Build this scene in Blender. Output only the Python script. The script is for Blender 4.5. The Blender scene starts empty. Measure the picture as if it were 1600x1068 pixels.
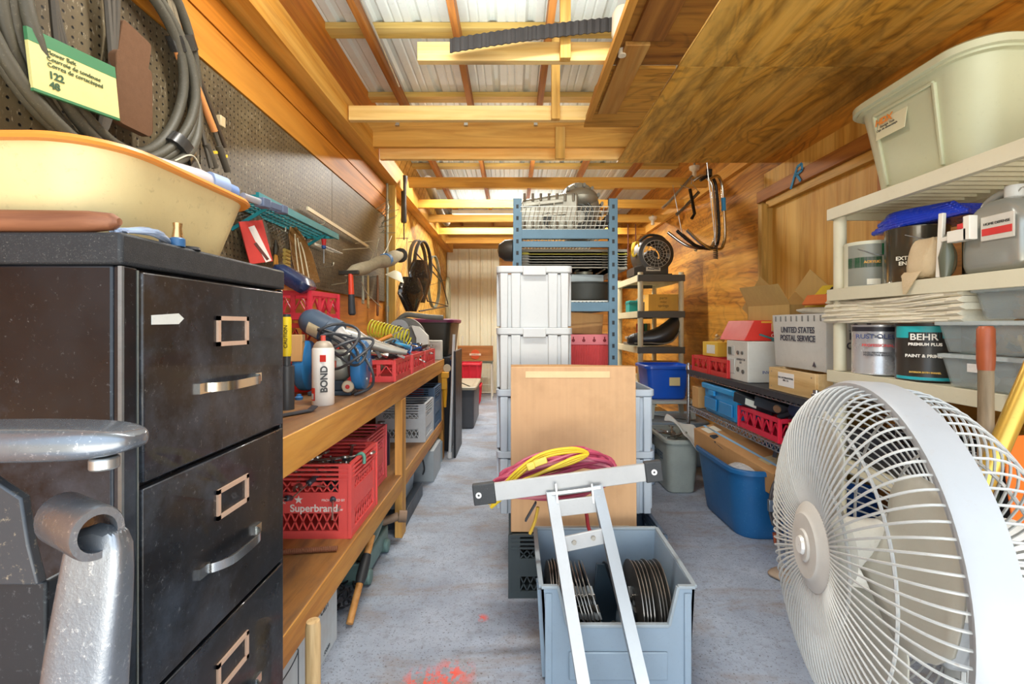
import bpy, math, random
from mathutils import Vector, Matrix, Euler
R = random.Random(7)
PI = math.pi
V = Vector
def rad(a): return a * PI / 180

# ---------------------------------------------------------------- camera, sky, lights, exposure
F, ZC, HY = 720.0, 1.18, 508.0          # focal length in pixels, eye height, horizon row
sc = bpy.context.scene
COL = sc.collection
cam_d = bpy.data.cameras.new('camera'); cam = bpy.data.objects.new('camera', cam_d); COL.objects.link(cam)
cam.location = (0, 0, ZC); cam.rotation_euler = (rad(90), 0, 0)
cam_d.sensor_width = 36; cam_d.lens = 36 * F / 1600; cam_d.shift_y = -26 / 1600; cam_d.clip_start = .02
sc.camera = cam
sc.view_settings.view_transform = 'Standard'; sc.view_settings.look = 'None'
sc.view_settings.gamma = 1; sc.view_settings.use_curve_mapping = False
sc.view_settings.exposure = 0.28
sc.cycles.max_bounces = 8; sc.cycles.diffuse_bounces = 5; sc.cycles.transmission_bounces = 6
sc.cycles.use_denoising = True
sc.cycles.sample_clamp_indirect = 6

w = bpy.data.worlds.new('daylight'); sc.world = w; w.use_nodes = True
nt = w.node_tree; nt.nodes.clear()
wo = nt.nodes.new('ShaderNodeOutputWorld'); bg = nt.nodes.new('ShaderNodeBackground')
tc = nt.nodes.new('ShaderNodeTexCoord'); sx = nt.nodes.new('ShaderNodeSeparateXYZ'); rp = nt.nodes.new('ShaderNodeValToRGB')
mr = nt.nodes.new('ShaderNodeMapRange'); mr.inputs[1].default_value = -1; mr.inputs[2].default_value = 1
nt.links.new(tc.outputs['Generated'], sx.inputs[0]); nt.links.new(sx.outputs['Z'], mr.inputs[0])
nt.links.new(mr.outputs[0], rp.inputs[0]); nt.links.new(rp.outputs[0], bg.inputs[0]); nt.links.new(bg.outputs[0], wo.inputs[0])
rp.color_ramp.elements[0].position = .46; rp.color_ramp.elements[0].color = (1.0, .88, .66, 1)     # sunlit yard
rp.color_ramp.elements[1].position = .54; rp.color_ramp.elements[1].color = (.72, .86, 1.0, 1)     # open sky
bg.inputs[1].default_value = 1.9

def area(name, loc, rot, sx_, sy_, power, col):
    l = bpy.data.lights.new(name, 'AREA'); l.shape = 'RECTANGLE'; l.size = sx_; l.size_y = sy_; l.energy = power; l.color = col
    o = bpy.data.objects.new(name, l); COL.objects.link(o); o.location = loc; o.rotation_euler = rot
    return o
# daylight coming in through the open garage front
area('daylight_from_the_yard', (.4, -1.3, 1.7), (rad(78), 0, 0), 3.2, 2.6, 24, (.74, .87, 1.0))
area('low_loft_fill', (.4, -1.1, .15), (rad(122), 0, 0), 3.2, 1.6, 66, (1, .95, .85))  # added upward fill that lifts the loft, like bounce off the ground
area('tube_and_fill_light', (.25, 6.15, 2.62), (0, 0, 0), 2.2, .12, 75, (1, .97, .9))
area('tube_and_fill_light', (-.1, 4.6, 2.8), (0, 0, 0), 1.2, .12, 55, (1, .97, .9))  # added fill under the roof, no fixture hangs here
area('tube_and_fill_light', (-.1, 1.35, 2.8), (0, 0, 0), 1.2, .12, 36, (1, .97, .9))  # added fill above the view, lifts the near interior
for y_, e_ in ((.9, 8), (2.5, 5), (4.6, 6), (6.6, 7)): area('roof_fill_light', (-.1, y_, 2.62 if y_ > 1 else 2.8), (rad(180), 0, 0), 1.4, .12, e_, (.93, .98, 1.0))  # added upward fill lights that brighten the roof sheets

# ---------------------------------------------------------------- materials
def lin(h):
    if isinstance(h, str):
        h = h.lstrip('#'); c = [int(h[i:i+2], 16) / 255 for i in (0, 2, 4)]
        return tuple(x / 12.92 if x <= .04045 else ((x + .055) / 1.055) ** 2.4 for x in c) + (1,)
    return tuple(h) + (1,)
_m = {}
def new_mat(name):
    m = bpy.data.materials.new(name); m.use_nodes = True
    return m, m.node_tree, m.node_tree.nodes['Principled BSDF']
def N(t, kind, **kw):
    n = t.nodes.new(kind)
    for k, v in kw.items():
        if k[0] == 'i' and k[1:].isdigit(): n.inputs[int(k[1:])].default_value = v
        elif k in n.inputs.keys(): n.inputs[k].default_value = v
        else: setattr(n, k, v)
    return n
def mixc(t, fac, a, b, mode='MIX'):
    n = t.nodes.new('ShaderNodeMix'); n.data_type = 'RGBA'; n.blend_type = mode
    for sock, v in ((0, fac), (6, a), (7, b)):
        if hasattr(v, 'links'): t.links.new(v, n.inputs[sock])
        else: n.inputs[sock].default_value = v
    return n.outputs[2]
def ramp(t, src, stops):
    r = t.nodes.new('ShaderNodeValToRGB'); e = r.color_ramp.elements
    while len(e) < len(stops): e.new(.5)
    for i, (p, c) in enumerate(stops): e[i].position = p; e[i].color = c if len(c) == 4 else lin(c)
    t.links.new(src, r.inputs[0]); return r.outputs[0]
def coords(t, scale=(1, 1, 1), rot=(0, 0, 0), loc=(0, 0, 0)):
    a = t.nodes.new('ShaderNodeTexCoord'); b = t.nodes.new('ShaderNodeMapping')
    b.inputs['Scale'].default_value = scale; b.inputs['Rotation'].default_value = rot; b.inputs['Location'].default_value = loc
    t.links.new(a.outputs['Object'], b.inputs[0]); return b.outputs[0]
def noise(t, vec, scale, detail=3, rough=.5, dist=0):
    n = N(t, 'ShaderNodeTexNoise', Scale=scale, Detail=detail, Roughness=rough, Distortion=dist)
    t.links.new(vec, n.inputs['Vector']); return n.outputs['Fac']
def bump(t, p, h, s, d=.01):
    b = N(t, 'ShaderNodeBump', Strength=s, Distance=d); t.links.new(h, b.inputs['Height']); t.links.new(b.outputs[0], p.inputs['Normal'])
BK, WH = (0, 0, 0, 1), (1, 1, 1, 1)
def M(col, rough=.5, metal=0, wear=.25, scale=9, trans=0, bmp=0, alpha=1, spec=None, dirt='6b5a44', coat=0):
    """paint, plastic, metal: one colour with uneven wear and specks of dirt of their own"""
    key = (str(col), rough, metal, wear, scale, trans, bmp, alpha, dirt, coat)
    if key in _m: return _m[key]
    m, t, p = new_mat('finish_%d' % len(_m)); _m[key] = m
    c = lin(col)
    v = coords(t)
    n1 = noise(t, v, scale, 5, .65); n2 = noise(t, v, scale * 13, 5, .75)
    if wear:
        f1 = ramp(t, n1, [(.35, BK), (.75, (wear,) * 3 + (1,))])
        lo = tuple(x * .72 for x in c[:3]) + (1,)
        a = mixc(t, f1, c, lo)
        f2 = ramp(t, n2, [(.58, BK), (.76, (wear * .8,) * 3 + (1,))])
        a = mixc(t, f2, a, lin(dirt))
        t.links.new(a, p.inputs['Base Color'])
        r = N(t, 'ShaderNodeMapRange'); r.inputs[3].default_value = max(.02, rough - .1); r.inputs[4].default_value = min(1, rough + .15)
        t.links.new(n1, r.inputs[0]); t.links.new(r.outputs[0], p.inputs['Roughness'])
    else:
        p.inputs['Base Color'].default_value = c; p.inputs['Roughness'].default_value = rough
    p.inputs['Metallic'].default_value = metal
    if trans: p.inputs['Transmission Weight'].default_value = trans; p.inputs['IOR'].default_value = 1.2
    if alpha < 1: p.inputs['Alpha'].default_value = alpha
    if coat: p.inputs['Coat Weight'].default_value = coat
    if bmp: bump(t, p, n2, bmp, .004)
    return m
def black_metal(seed=0):
    m, t, p = new_mat('scuffed_black_enamel_%d' % seed); v = coords(t, loc=(seed, 0, 0))
    a = ramp(t, noise(t, v, 2.2, 4, .6), [(.38, lin('0c1118')), (.55, lin('1d1e22')), (.72, lin('33291f'))])
    a = mixc(t, ramp(t, noise(t, coords(t, loc=(seed + 4, 2, 0)), 3.4, 7, .72), [(.50, BK), (.72, (.55,) * 3 + (1,))]), a, lin('5c6878'))
    a = mixc(t, ramp(t, noise(t, v, 95, 6, .8), [(.60, BK), (.74, (.55,) * 3 + (1,))]), a, lin('9aa0a4'))
    a = mixc(t, ramp(t, noise(t, coords(t, (14, 60, 9), rot=(.5, .3, .2)), 3, 5, .8), [(.66, BK), (.72, (.6,) * 3 + (1,))]), a, lin('b0b4b4'))
    t.links.new(a, p.inputs['Base Color'])
    r_ = ramp(t, noise(t, v, 9, 5, .7), [(.3, (.22,) * 3 + (1,)), (.7, (.5,) * 3 + (1,))]); t.links.new(r_, p.inputs['Roughness'])
    p.inputs['Metallic'].default_value = .3; p.inputs['Coat Weight'].default_value = .25
    return m
def wood(c1, c2, c3=None, axis='y', grain=1.0, rough=.6, knots=True, swirl=0, seed=0, dark=None):
    key = ('wood', c1, c2, c3, axis, grain, swirl, seed, dark)
    if key in _m: return _m[key]
    m, t, p = new_mat('timber_%d' % len(_m)); _m[key] = m
    lo, hi = .9 * grain, 14 * grain
    s = {'x': (lo, hi, hi), 'y': (hi, lo, hi), 'z': (hi, hi, lo)}[axis]
    v = coords(t, s, loc=(seed * 3.1, seed * 1.7, seed))
    v2 = coords(t, tuple(x * .35 for x in s), loc=(seed, seed * 2.2, 0))
    g = noise(t, v, 2.4, 6, .62, 1.2 + swirl)
    big = noise(t, v2, 1.6, 4, .6, 1.5 + swirl)
    wv = N(t, 'ShaderNodeTexWave', wave_type='RINGS' if swirl else 'BANDS', Scale=.9 if swirl else 1.6, Distortion=7 + 5 * swirl, Detail=3)
    wv.inputs['Detail Scale'].default_value = 1.3
    t.links.new(v2, wv.inputs['Vector'])
    a = ramp(t, g, [(.3, lin(c2)), (.62, lin(c1))])
    b = ramp(t, wv.outputs['Fac'], [(.0, (.62,) * 3 + (1,)), (.45, WH)])
    a = mixc(t, .55 if swirl else .35, a, b, 'MULTIPLY')
    if swirl:
        f_ = noise(t, coords(t, tuple(x * (1.0 if x == lo else .25) / grain * .62 for x in s), loc=(seed, seed * .7, seed * 1.3)), 1.5, 3.5, .5, .9)
        m1 = N(t, 'ShaderNodeMath', operation='MULTIPLY', i1=13.0); t.links.new(f_, m1.inputs[0])
        m2 = N(t, 'ShaderNodeMath', operation='FRACT'); t.links.new(m1.outputs[0], m2.inputs[0])
        ln_ = ramp(t, m2.outputs[0], [(.0, (.42,) * 3 + (1,)), (.22, (.95,) * 3 + (1,)), (.7, WH), (1.0, (.40,) * 3 + (1,))])
        a = mixc(t, .78, a, ln_, 'MULTIPLY')
    if c3: a = mixc(t, ramp(t, big, [(.42, BK), (.66, (.8,) * 3 + (1,))]), a, lin(c3))
    if dark: a = mixc(t, ramp(t, noise(t, coords(t, (1.5, .55, 1.5), loc=(2, 1, 0)), 1.5, 6, .75, .6), [(.50, BK), (.68, (.75,) * 3 + (1,))]), a, lin(dark))
    if knots:
        k = N(t, 'ShaderNodeTexVoronoi', Scale=.55); k.inputs['Randomness'].default_value = 1
        t.links.new(coords(t, tuple(x * .30 + .6 for x in s), loc=(seed, 0, 0)), k.inputs['Vector'])
        a = mixc(t, ramp(t, k.outputs['Distance'], [(.03, (.75,) * 3 + (1,)), (.09, BK)]), a, lin('5a3210'))
    t.links.new(a, p.inputs['Base Color']); p.inputs['Roughness'].default_value = rough
    bump(t, p, g, .25, .004)
    return m
def board_card(col='c79a62', seed=0):
    key = ('card', col, seed)
    if key in _m: return _m[key]
    m, t, p = new_mat('cardboard_%d' % len(_m)); _m[key] = m
    v = coords(t, (40, 40, 1.2), loc=(seed, 0, 0)); a = noise(t, v, 1.5, 2, .5)
    c = lin(col); b = ramp(t, a, [(.35, tuple(x * .95 for x in c[:3]) + (1,)), (.65, c)])
    s = ramp(t, noise(t, coords(t), 5, 5, .6), [(.5, BK), (.8, (.35,) * 3 + (1,))])
    t.links.new(mixc(t, s, b, lin('8d6a42')), p.inputs['Base Color']); p.inputs['Roughness'].default_value = .85
    bump(t, p, a, .1, .002); return m
def emit(col, s):
    m, t, p = new_mat('lit_%d' % len(_m)); _m[(col, s)] = m
    p.inputs['Base Color'].default_value = lin(col); p.inputs['Emission Color'].default_value = lin(col); p.inputs['Emission Strength'].default_value = s
    return m
def clear(col='dfe6e4', a=.35):
    return M(col, .15, 0, .1, 8, alpha=a)

# ---------------------------------------------------------------- mesh builder
def rrect(hx, hy, r, z, cx=0, cy=0, n=5):
    r = min(r, hx * .999, hy * .999); out = []
    for i, (sx_, sy_) in enumerate(((1, 1), (-1, 1), (-1, -1), (1, -1))):
        for k in range(n + 1):
            a = PI / 2 * (i + k / n)
            out.append(V((cx + sx_ * (hx - r) + r * math.cos(a), cy + sy_ * (hy - r) + r * math.sin(a), z)))
    return out
def spline(pts, n=8, closed=False):
    P_ = [V(p) for p in pts]; out = []; L = len(P_)
    for i in range(L if closed else L - 1):
        g = (lambda k: P_[k % L]) if closed else (lambda k: P_[max(0, min(L - 1, k))])
        a, b, c, d = g(i - 1), g(i), g(i + 1), g(i + 2)
        for k in range(n):
            u = k / n
            out.append(.5 * ((2 * b) + (c - a) * u + (2 * a - 5 * b + 4 * c - d) * u * u + (3 * b - a - 3 * c + d) * u ** 3))
    if not closed: out.append(P_[-1])
    return out
class MB:
    def __init__(s): s.v = []; s.f = []; s.mi = []; s.k = 0; s.T = None
    def put(s, vs, fs):
        o = len(s.v)
        for p in vs:
            p = V(p); s.v.append(s.T @ p if s.T else p)
        for f in fs: s.f.append([o + i for i in f]); s.mi.append(s.k)
        return s
    def box(s, c, d, rot=None):
        x, y, z = (q / 2 for q in d); c = V(c)
        vs = [V((i * x, j * y, k * z)) for i in (-1, 1) for j in (-1, 1) for k in (-1, 1)]
        if rot is not None:
            m = Euler([rad(q) for q in rot]).to_matrix(); vs = [m @ q for q in vs]
        return s.put([q + c for q in vs], [(0, 1, 3, 2), (4, 6, 7, 5), (0, 4, 5, 1), (2, 3, 7, 6), (0, 2, 6, 4), (1, 5, 7, 3)])
    def bx(s, x0, x1, y0, y1, z0, z1): return s.box(((x0 + x1) / 2, (y0 + y1) / 2, (z0 + z1) / 2), (abs(x1 - x0), abs(y1 - y0), abs(z1 - z0)))
    def bar(s, p, q, w_, h, up=(0, 0, 1)):
        p, q = V(p), V(q); d = (q - p).normalized(); u = V(up)
        if abs(d.dot(u)) > .98: u = V((0, 1, 0)) if abs(d.y) < .9 else V((1, 0, 0))
        a = d.cross(u).normalized() * w_ / 2; b = a.cross(d).normalized() * h / 2
        vs = [e + i * a + j * b for e in (p, q) for i, j in ((-1, -1), (1, -1), (1, 1), (-1, 1))]
        return s.put(vs, [(3, 2, 1, 0), (4, 5, 6, 7), (0, 1, 5, 4), (1, 2, 6, 5), (2, 3, 7, 6), (3, 0, 4, 7)])
    def loft(s, rings, cap0=True, cap1=True, closed=False):
        n = len(rings[0]); vs = [p for r in rings for p in r]; fs = []; L = len(rings)
        for i in range(L if closed else L - 1):
            a, b = i * n, ((i + 1) % L) * n
            for k in range(n): fs.append((a + k, a + (k + 1) % n, b + (k + 1) % n, b + k))
        if not closed:
            if cap0: fs.append(tuple(reversed(range(n))))
            if cap1: fs.append(tuple((L - 1) * n + k for k in range(n)))
        return s.put(vs, fs)
    def tube(s, pts, r, n=8, closed=False, cap=True, rs=None):
        pts = [V(p) for p in pts]; L = len(pts); rings = []
        up = None
        for i in range(L):
            if closed: d = pts[(i + 1) % L] - pts[i - 1]
            else: d = pts[min(i + 1, L - 1)] - pts[max(i - 1, 0)]
            d = d.normalized() if d.length > 1e-9 else V((0, 0, 1))
            if up is None: up = d.orthogonal().normalized()
            else:
                up = up - d * up.dot(d); up = up.normalized() if up.length > 1e-6 else d.orthogonal().normalized()
            w_ = d.cross(up); rr = rs[i] if rs else r
            rings.append([pts[i] + rr * (math.cos(2 * PI * k / n) * up + math.sin(2 * PI * k / n) * w_) for k in range(n)])
        return s.loft(rings, cap, cap, closed)
    def cyl(s, p, q, r, r2=None, n=20, cap=True): return s.tube([p, q], r, n, rs=[r, r if r2 is None else r2], cap=cap)
    def lathe(s, prof, c=(0, 0, 0), axis='z', n=28, a0=0, a1=2 * PI, sgn=1):
        c = V(c); full = abs(a1 - a0 - 2 * PI) < 1e-6; rings = []
        for k in range(n if full else n + 1):
            a = a0 + (a1 - a0) * k / n; ring = []
            for r, h in prof:
                u, v_ = r * math.cos(a), r * math.sin(a); h *= sgn
                ring.append(c + (V((u, v_, h)) if axis == 'z' else V((h, u, v_)) if axis == 'x' else V((v_, h, u))))
            rings.append(ring)
        m_ = len(prof); fs = []; K = len(rings)
        for k in range(K if full else K - 1):
            a, b = k * m_, ((k + 1) % K) * m_
            for i in range(m_ - 1): fs.append((a + i, b + i, b + i + 1, a + i + 1) if sgn > 0 else (a + i, a + i + 1, b + i + 1, b + i))
        return s.put([p for r in rings for p in r], fs)
    def prism(s, poly, a, d, plane='xz'):
        """outline in a plane, extruded from coordinate a by d along the third axis"""
        f = {'xz': lambda u, v_, t: (u, t, v_), 'yz': lambda u, v_, t: (t, u, v_), 'xy': lambda u, v_, t: (u, v_, t)}[plane]
        return s.loft([[V(f(u, v_, a)) for u, v_ in poly], [V(f(u, v_, a + d)) for u, v_ in poly]])
    def ball(s, c, r, n=16, sq=(1, 1, 1)):
        c = V(c); L = n // 2; rings = []
        for i in range(L + 1):
            t = PI * i / L; rr = max(math.sin(t), .001)
            rings.append([c + V((sq[0] * r * rr * math.cos(2 * PI * k / n), sq[1] * r * rr * math.sin(2 * PI * k / n), -sq[2] * r * math.cos(t))) for k in range(n)])
        return s.loft(rings)
    def build(s, name, mats, parent=None, bevel=0, smooth=True, subsurf=0, solid=0, loc=None, rot=None, flat=False):
        me = bpy.data.meshes.new(name); me.from_pydata([tuple(p) for p in s.v], [], s.f); me.validate(); 
        o = bpy.data.objects.new(name, me); COL.objects.link(o)
        if not isinstance(mats, (list, tuple)): mats = [mats]
        for m in mats: me.materials.append(m)
        if len(mats) > 1 and len(me.polygons) == len(s.mi):
            for p, k in zip(me.polygons, s.mi): p.material_index = k
        if not flat:
            for p in me.polygons: p.use_smooth = True
            me.set_sharp_from_angle(angle=rad(38))
        import bmesh
        bm = bmesh.new(); bm.from_mesh(me); bmesh.ops.recalc_face_normals(bm, faces=bm.faces); bm.to_mesh(me); bm.free()
        if solid: q = o.modifiers.new('thickness', 'SOLIDIFY'); q.thickness = solid; q.offset = 0
        if bevel: q = o.modifiers.new('bevel', 'BEVEL'); q.width = bevel; q.segments = 2; q.limit_method = 'ANGLE'; q.angle_limit = rad(50)
        if subsurf: q = o.modifiers.new('smooth', 'SUBSURF'); q.levels = subsurf; q.render_levels = subsurf
        if parent: o.parent = parent
        if loc: o.location = loc
        if rot: o.rotation_euler = [rad(q) for q in rot]
        return o
def B(*a): return MB().box(*a)
def tag(o, label=None, cat=None, group=None, kind=None):
    if label: o['label'] = label
    if cat: o['category'] = cat
    if group: o['group'] = group
    if kind: o['kind'] = kind
    return o
def thing(name, label, cat, loc=(0, 0, 0), rot=(0, 0, 0), group=None):
    o = bpy.data.objects.new(name, None); o.empty_display_size = .05; COL.objects.link(o)
    o.location = loc; o.rotation_euler = [rad(q) for q in rot]
    return tag(o, label, cat, group)
def struct(name, mb, mat, **k): return tag(mb.build(name, mat, **k), kind='structure')
def kids(o): return [c for c in bpy.data.objects if c.parent == o]
def dup(o, loc=None, rot=None, label=None, group=None, parent=None):
    c = o.copy(); COL.objects.link(c)
    if parent: c.parent = parent
    for ch in kids(o): dup(ch, parent=c)
    if loc is not None: c.location = loc
    if rot is not None: c.rotation_euler = [rad(q) for q in rot]
    if label: c['label'] = label
    if group: c['group'] = group
    return c
FACE = {'-y': (90, 0, 0), '-x': (90, 0, -90), '+x': (90, 0, 90), '+z': (0, 0, 0)}
def text(s, size, loc, face, mat, parent, name='lettering', align='CENTER', extra=(0, 0, 0), sx_=1, bold=0):
    cu = bpy.data.curves.new(name, 'FONT'); cu.body = s; cu.size = size; cu.align_x = align; cu.extrude = .0006; cu.align_y = 'CENTER'; cu.offset = bold
    o = bpy.data.objects.new(name, cu); COL.objects.link(o); cu.materials.append(mat)
    o.parent = parent; o.location = loc; r = FACE[face]; o.rotation_euler = [rad(a + b) for a, b in zip(r, extra)]; o.scale = (sx_, 1, 1)
    return o
def at(px, py, Y):
    """the point of the place that stands at depth Y in the direction of a pixel"""
    return V(((px - 800) * Y / F, Y, ZC - (py - HY) * Y / F))
# ================================================================ THE ROOM
XL, XR, YB = -1.14, 1.90, 8.0
ORANGE = dict(rough=.55)
ply_l = wood('c8761a', '98540a', 'd88e2a', 'y', .6, swirl=0, knots=False, seed=2)
plank_l = wood('c87c1c', '9c5a0c', 'd8963a', 'y', .5, knots=False, seed=5)
joistm = wood('f6d282', 'e4b258', 'fbe0a0', 'x', .7, knots=True, seed=1)
joistm2 = wood('dfa63e', 'b9781e', 'e8bc60', 'x', .6, knots=True, seed=3)
lumber_y = wood('dfa03a', 'b87820', 'eab95e', 'y', .6, seed=4)
rafterm = wood('9c5c1c', '6e3c0c', 'b87a30', 'y', .8, knots=False, seed=6)
purlinm = wood('cfae58', 'b3924a', 'dcc47c', 'x', .6, seed=8)
loftm = wood('e0aa42', 'b07a24', 'ecc062', 'y', .34, swirl=2.0, knots=True, seed=9, dark='63532c')
ply_r = wood('cc8a28', '935410', 'dca344', 'y', .30, swirl=2.4, knots=False, seed=12, dark='7a4a14')
palewood = wood('d9a94a', 'b88430', 'e8c670', 'z', .5, seed=13)

def concrete():
    m, t, p = new_mat('concrete'); v = coords(t)
    a = noise(t, v, 2.2, 8, .65); b = noise(t, v, 28, 6, .7); c = noise(t, v, 120, 3, .6)
    col = ramp(t, a, [(.3, lin('858e9e')), (.55, lin('9ea8b8')), (.75, lin('b4bcca'))])
    col = mixc(t, ramp(t, b, [(.52, BK), (.66, (.5,) * 3 + (1,))]), col, lin('76787c'))
    col = mixc(t, ramp(t, c, [(.59, BK), (.66, (.8,) * 3 + (1,))]), col, lin('4e4a46'))
    # rusty brown stains by the back wall and far aisle, dirt patches of their own shape
    far = N(t, 'ShaderNodeTexGradient', gradient_type='LINEAR')
    t.links.new(coords(t, (1 / 4.0, 1, 1), rot=(0, 0, rad(-90)), loc=(0, 0, 0)), far.inputs[0])
    st = ramp(t, noise(t, coords(t, (1.2, 3.5, 1)), 1.3, 6, .7, .5), [(.50, BK), (.64, (.55,) * 3 + (1,))])
    col = mixc(t, st, col, lin('8b7a68'))
    # orange-red marking paint sprayed on the slab
    def spot(cx, cy, rr):
        q = N(t, 'ShaderNodeVectorMath', operation='DISTANCE'); t.links.new(v, q.inputs[0]); q.inputs[1].default_value = (cx, cy, 0)
        return ramp(t, q.outputs['Value'], [(0, WH), (rr, BK)])
    n = ramp(t, noise(t, coords(t, (1, .6, 1)), 22, 6, .75), [(.47, BK), (.53, WH)])
    for cx, cy, rr in ((-.30, 1.52, .09), (-.2, 1.56, .09), (-.25, 1.46, .12), (-.12, 1.86, .03)):
        col = mixc(t, mixc(t, 1.0, n, spot(cx, cy, rr), 'MULTIPLY'), col, lin('f0553c'))
    t.links.new(col, p.inputs['Base Color']); p.inputs['Roughness'].default_value = .75
    bump(t, p, b, .35, .006); return m
struct('floor', MB().bx(-2.2, 3.0, -1.6, 8.1, -.12, 0), concrete())

# left wall: sheathing below and behind the pegboard, boards above, slanted boarding beyond the conduit
struct('wall_left', MB().bx(XL - .06, XL, -.3, 4.12, 0, 3.03), ply_l)
def slant():
    m, t, p = new_mat('slanted_boarding')
    wv = N(t, 'ShaderNodeTexWave', wave_type='BANDS', bands_direction='Y', Scale=3.0, Distortion=.0); wv.wave_profile = 'SAW'
    t.links.new(coords(t, (1, 1, 1), rot=(rad(48), 0, 0)), wv.inputs['Vector'])
    g = noise(t, coords(t, (8, 2, 8), rot=(rad(-42), 0, 0)), 2.5, 5, .6)
    a = ramp(t, g, [(.3, lin('b9852e')), (.7, lin('e0b054'))])
    ln = ramp(t, wv.outputs['Fac'], [(0, BK), (.14, WH)])
    t.links.new(mixc(t, ln, lin('7a4f16'), a), p.inputs['Base Color']); p.inputs['Roughness'].default_value = .6
    bump(t, p, ln, .8, .01); return m
struct('wall_left', MB().bx(XL - .06, XL, 4.12, YB, 0, 3.03), slant())
struct('trim_1', MB().bx(XL, XL + .02, .0, 4.1, 2.145, 2.30), plank_l)
struct('trim_2', MB().bx(XL, XL + .024, .0, 4.1, 2.305, 2.42), plank_l)
struct('trim_3', MB().bx(XL, -1.02, -.3, YB, 2.44, 2.60), lumber_y)          # ledger under the joists
struct('trim_4', MB().bx(XL, XL + .09, 4.14, 4.18, 0, 2.44).bx(XL, XL + .05, 4.2, 4.3, 0, 2.44), palewood)
# back wall: horizontal boards and a pale ribbed metal sheet
struct('wall_back', MB().bx(XL - .06, XR + .06, YB, YB + .06, 0, 3.03), wood('c48a3a', '93601c', 'd8a656', 'x', .6, seed=14))
bw = MB()
for i in range(11): bw.bx(-.18, XR, YB - .025, YB - .002, .02 + i * .235, .245 + i * .235)
struct('trim_5', bw, wood('c08236', '8c581a', 'd29c4a', 'x', .6, seed=15), bevel=.004)
ribs = []
x = XL + .01
sheet = MB(); prof = []
while x < -.19:
    for dx, h in ((0, 0), (.02, .018), (.045, .018), (.065, 0), (.13, 0), (.14, .005), (.15, 0)):
        prof.append((x + dx, YB - .03 - h))
    x += .19
sheet.loft([[V((a, b, 0.01)) for a, b in prof] + [V((prof[-1][0], YB - .028, .01)), V((prof[0][0], YB - .028, .01))],
            [V((a, b, 2.5)) for a, b in prof] + [V((prof[-1][0], YB - .028, 2.5)), V((prof[0][0], YB - .028, 2.5))]])
struct('trim_6', sheet, M('dcd7bd', .45, 0, .3, 4), flat=True)
# right wall with its boarded-up doorway
struct('wall_right', MB().bx(XR, XR + .06, -.3, YB, 0, 3.03), ply_r)
struct('door_1', MB().bx(XR - .012, XR, 2.30, 3.42, 0, 2.10), palewood)
struct('trim_7', MB().bx(XR - .055, XR, 3.40, 3.46, 0, 2.13).bx(XR - .09, XR, 3.34, 3.385, 0, 2.06), wood('caa050', '8f7430', 'dcb868', 'z', .6, seed=17), bevel=.003)
struct('trim_8', MB().bx(XR - .05, XR, 2.26, 3.36, 2.03, 2.085), wood('d0a048', '9c7426', 'e0bc66', 'y', .6, seed=18), bevel=.003)
struct('trim_9', MB().bx(XR - .075, XR, 2.28, 3.44, 2.085, 2.17), wood('9a5c1c', '6c3a0e', 'b57832', 'y', .8, seed=19), bevel=.004)
struct('trim_10', MB().bx(XR - .03, XR, 2.34, 3.42, 2.17, 2.30), wood('d2a24a', 'a87422', 'e0bc6a', 'z', .6, seed=20))
struct('trim_11', MB().bx(XR - .045, XR, 2.28, 2.34, 0, 2.17), wood('b87a2c', '8a5218', 'c99040', 'z', .6, seed=21))
struct('trim_12', MB().bx(XR - .04, XR, 3.6, YB, 2.46, 2.56), lumber_y)

# roof: ribbed metal sheeting on purlins and rafters
def roofsheet(x0, x1, y0, y1, z, step=.23, h=.02):
    m_ = MB(); x = x0; prof = []
    while x < x1:
        for dx, hh in ((0, 0), (.018, h), (.045, h), (.063, 0), (.11, 0), (.12, .006), (.13, 0), (.165, 0), (.175, .006), (.185, 0)): prof.append((x + dx, z + hh))
        x += step
    rings = [[V((a, y, b)) for a, b in prof] + [V((prof[-1][0], y, z + .03)), V((prof[0][0], y, z + .03))] for y in (y0, y1)]
    return m_.loft(rings)
struct('ceiling', roofsheet(-1.3, 2.1, -.5, 8.1, 3.03), M('dfe8e2', .4, .05, .35, 3), flat=True)
for i, px_ in enumerate((-.86, -.33, .22, .80, 1.38)):
    struct('trim_%d' % (20 + i), MB().bx(px_ - .02, px_ + .02, -.3, YB, 2.90, 2.99), rafterm)
for i, yy in enumerate((.3, 1.2, 2.03, 2.86, 3.70, 4.5, 5.3, 6.1, 6.9, 7.7)):
    struct('trim_%d' % (30 + i), MB().bx(XL, XR, yy - .05, yy + .05, 2.99, 3.028), purlinm)
# deep header across the room, carrying steel hangers
hd = thing('header_beam', 'deep rough timber header beam across the ceiling with four metal hangers', 'beam', (0, 3.40, 2.49))
MB().bx(XL, XR, -.02, .02, 0, .24).build('beam', wood('e8b458', 'b87c28', 'd49c40', 'x', .55, seed=23), hd, bevel=.002)
for px_ in (621, 728, 837, 947):
    q = at(px_, 198, 3.375)
    MB().box((q.x, -.024, .235 - .06), (.026, .008, .055)).box((q.x, -.035, .15), (.026, .02, .005)).build('hanger_bracket', M('c9ccc8', .3, .8, .2), hd)
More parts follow.
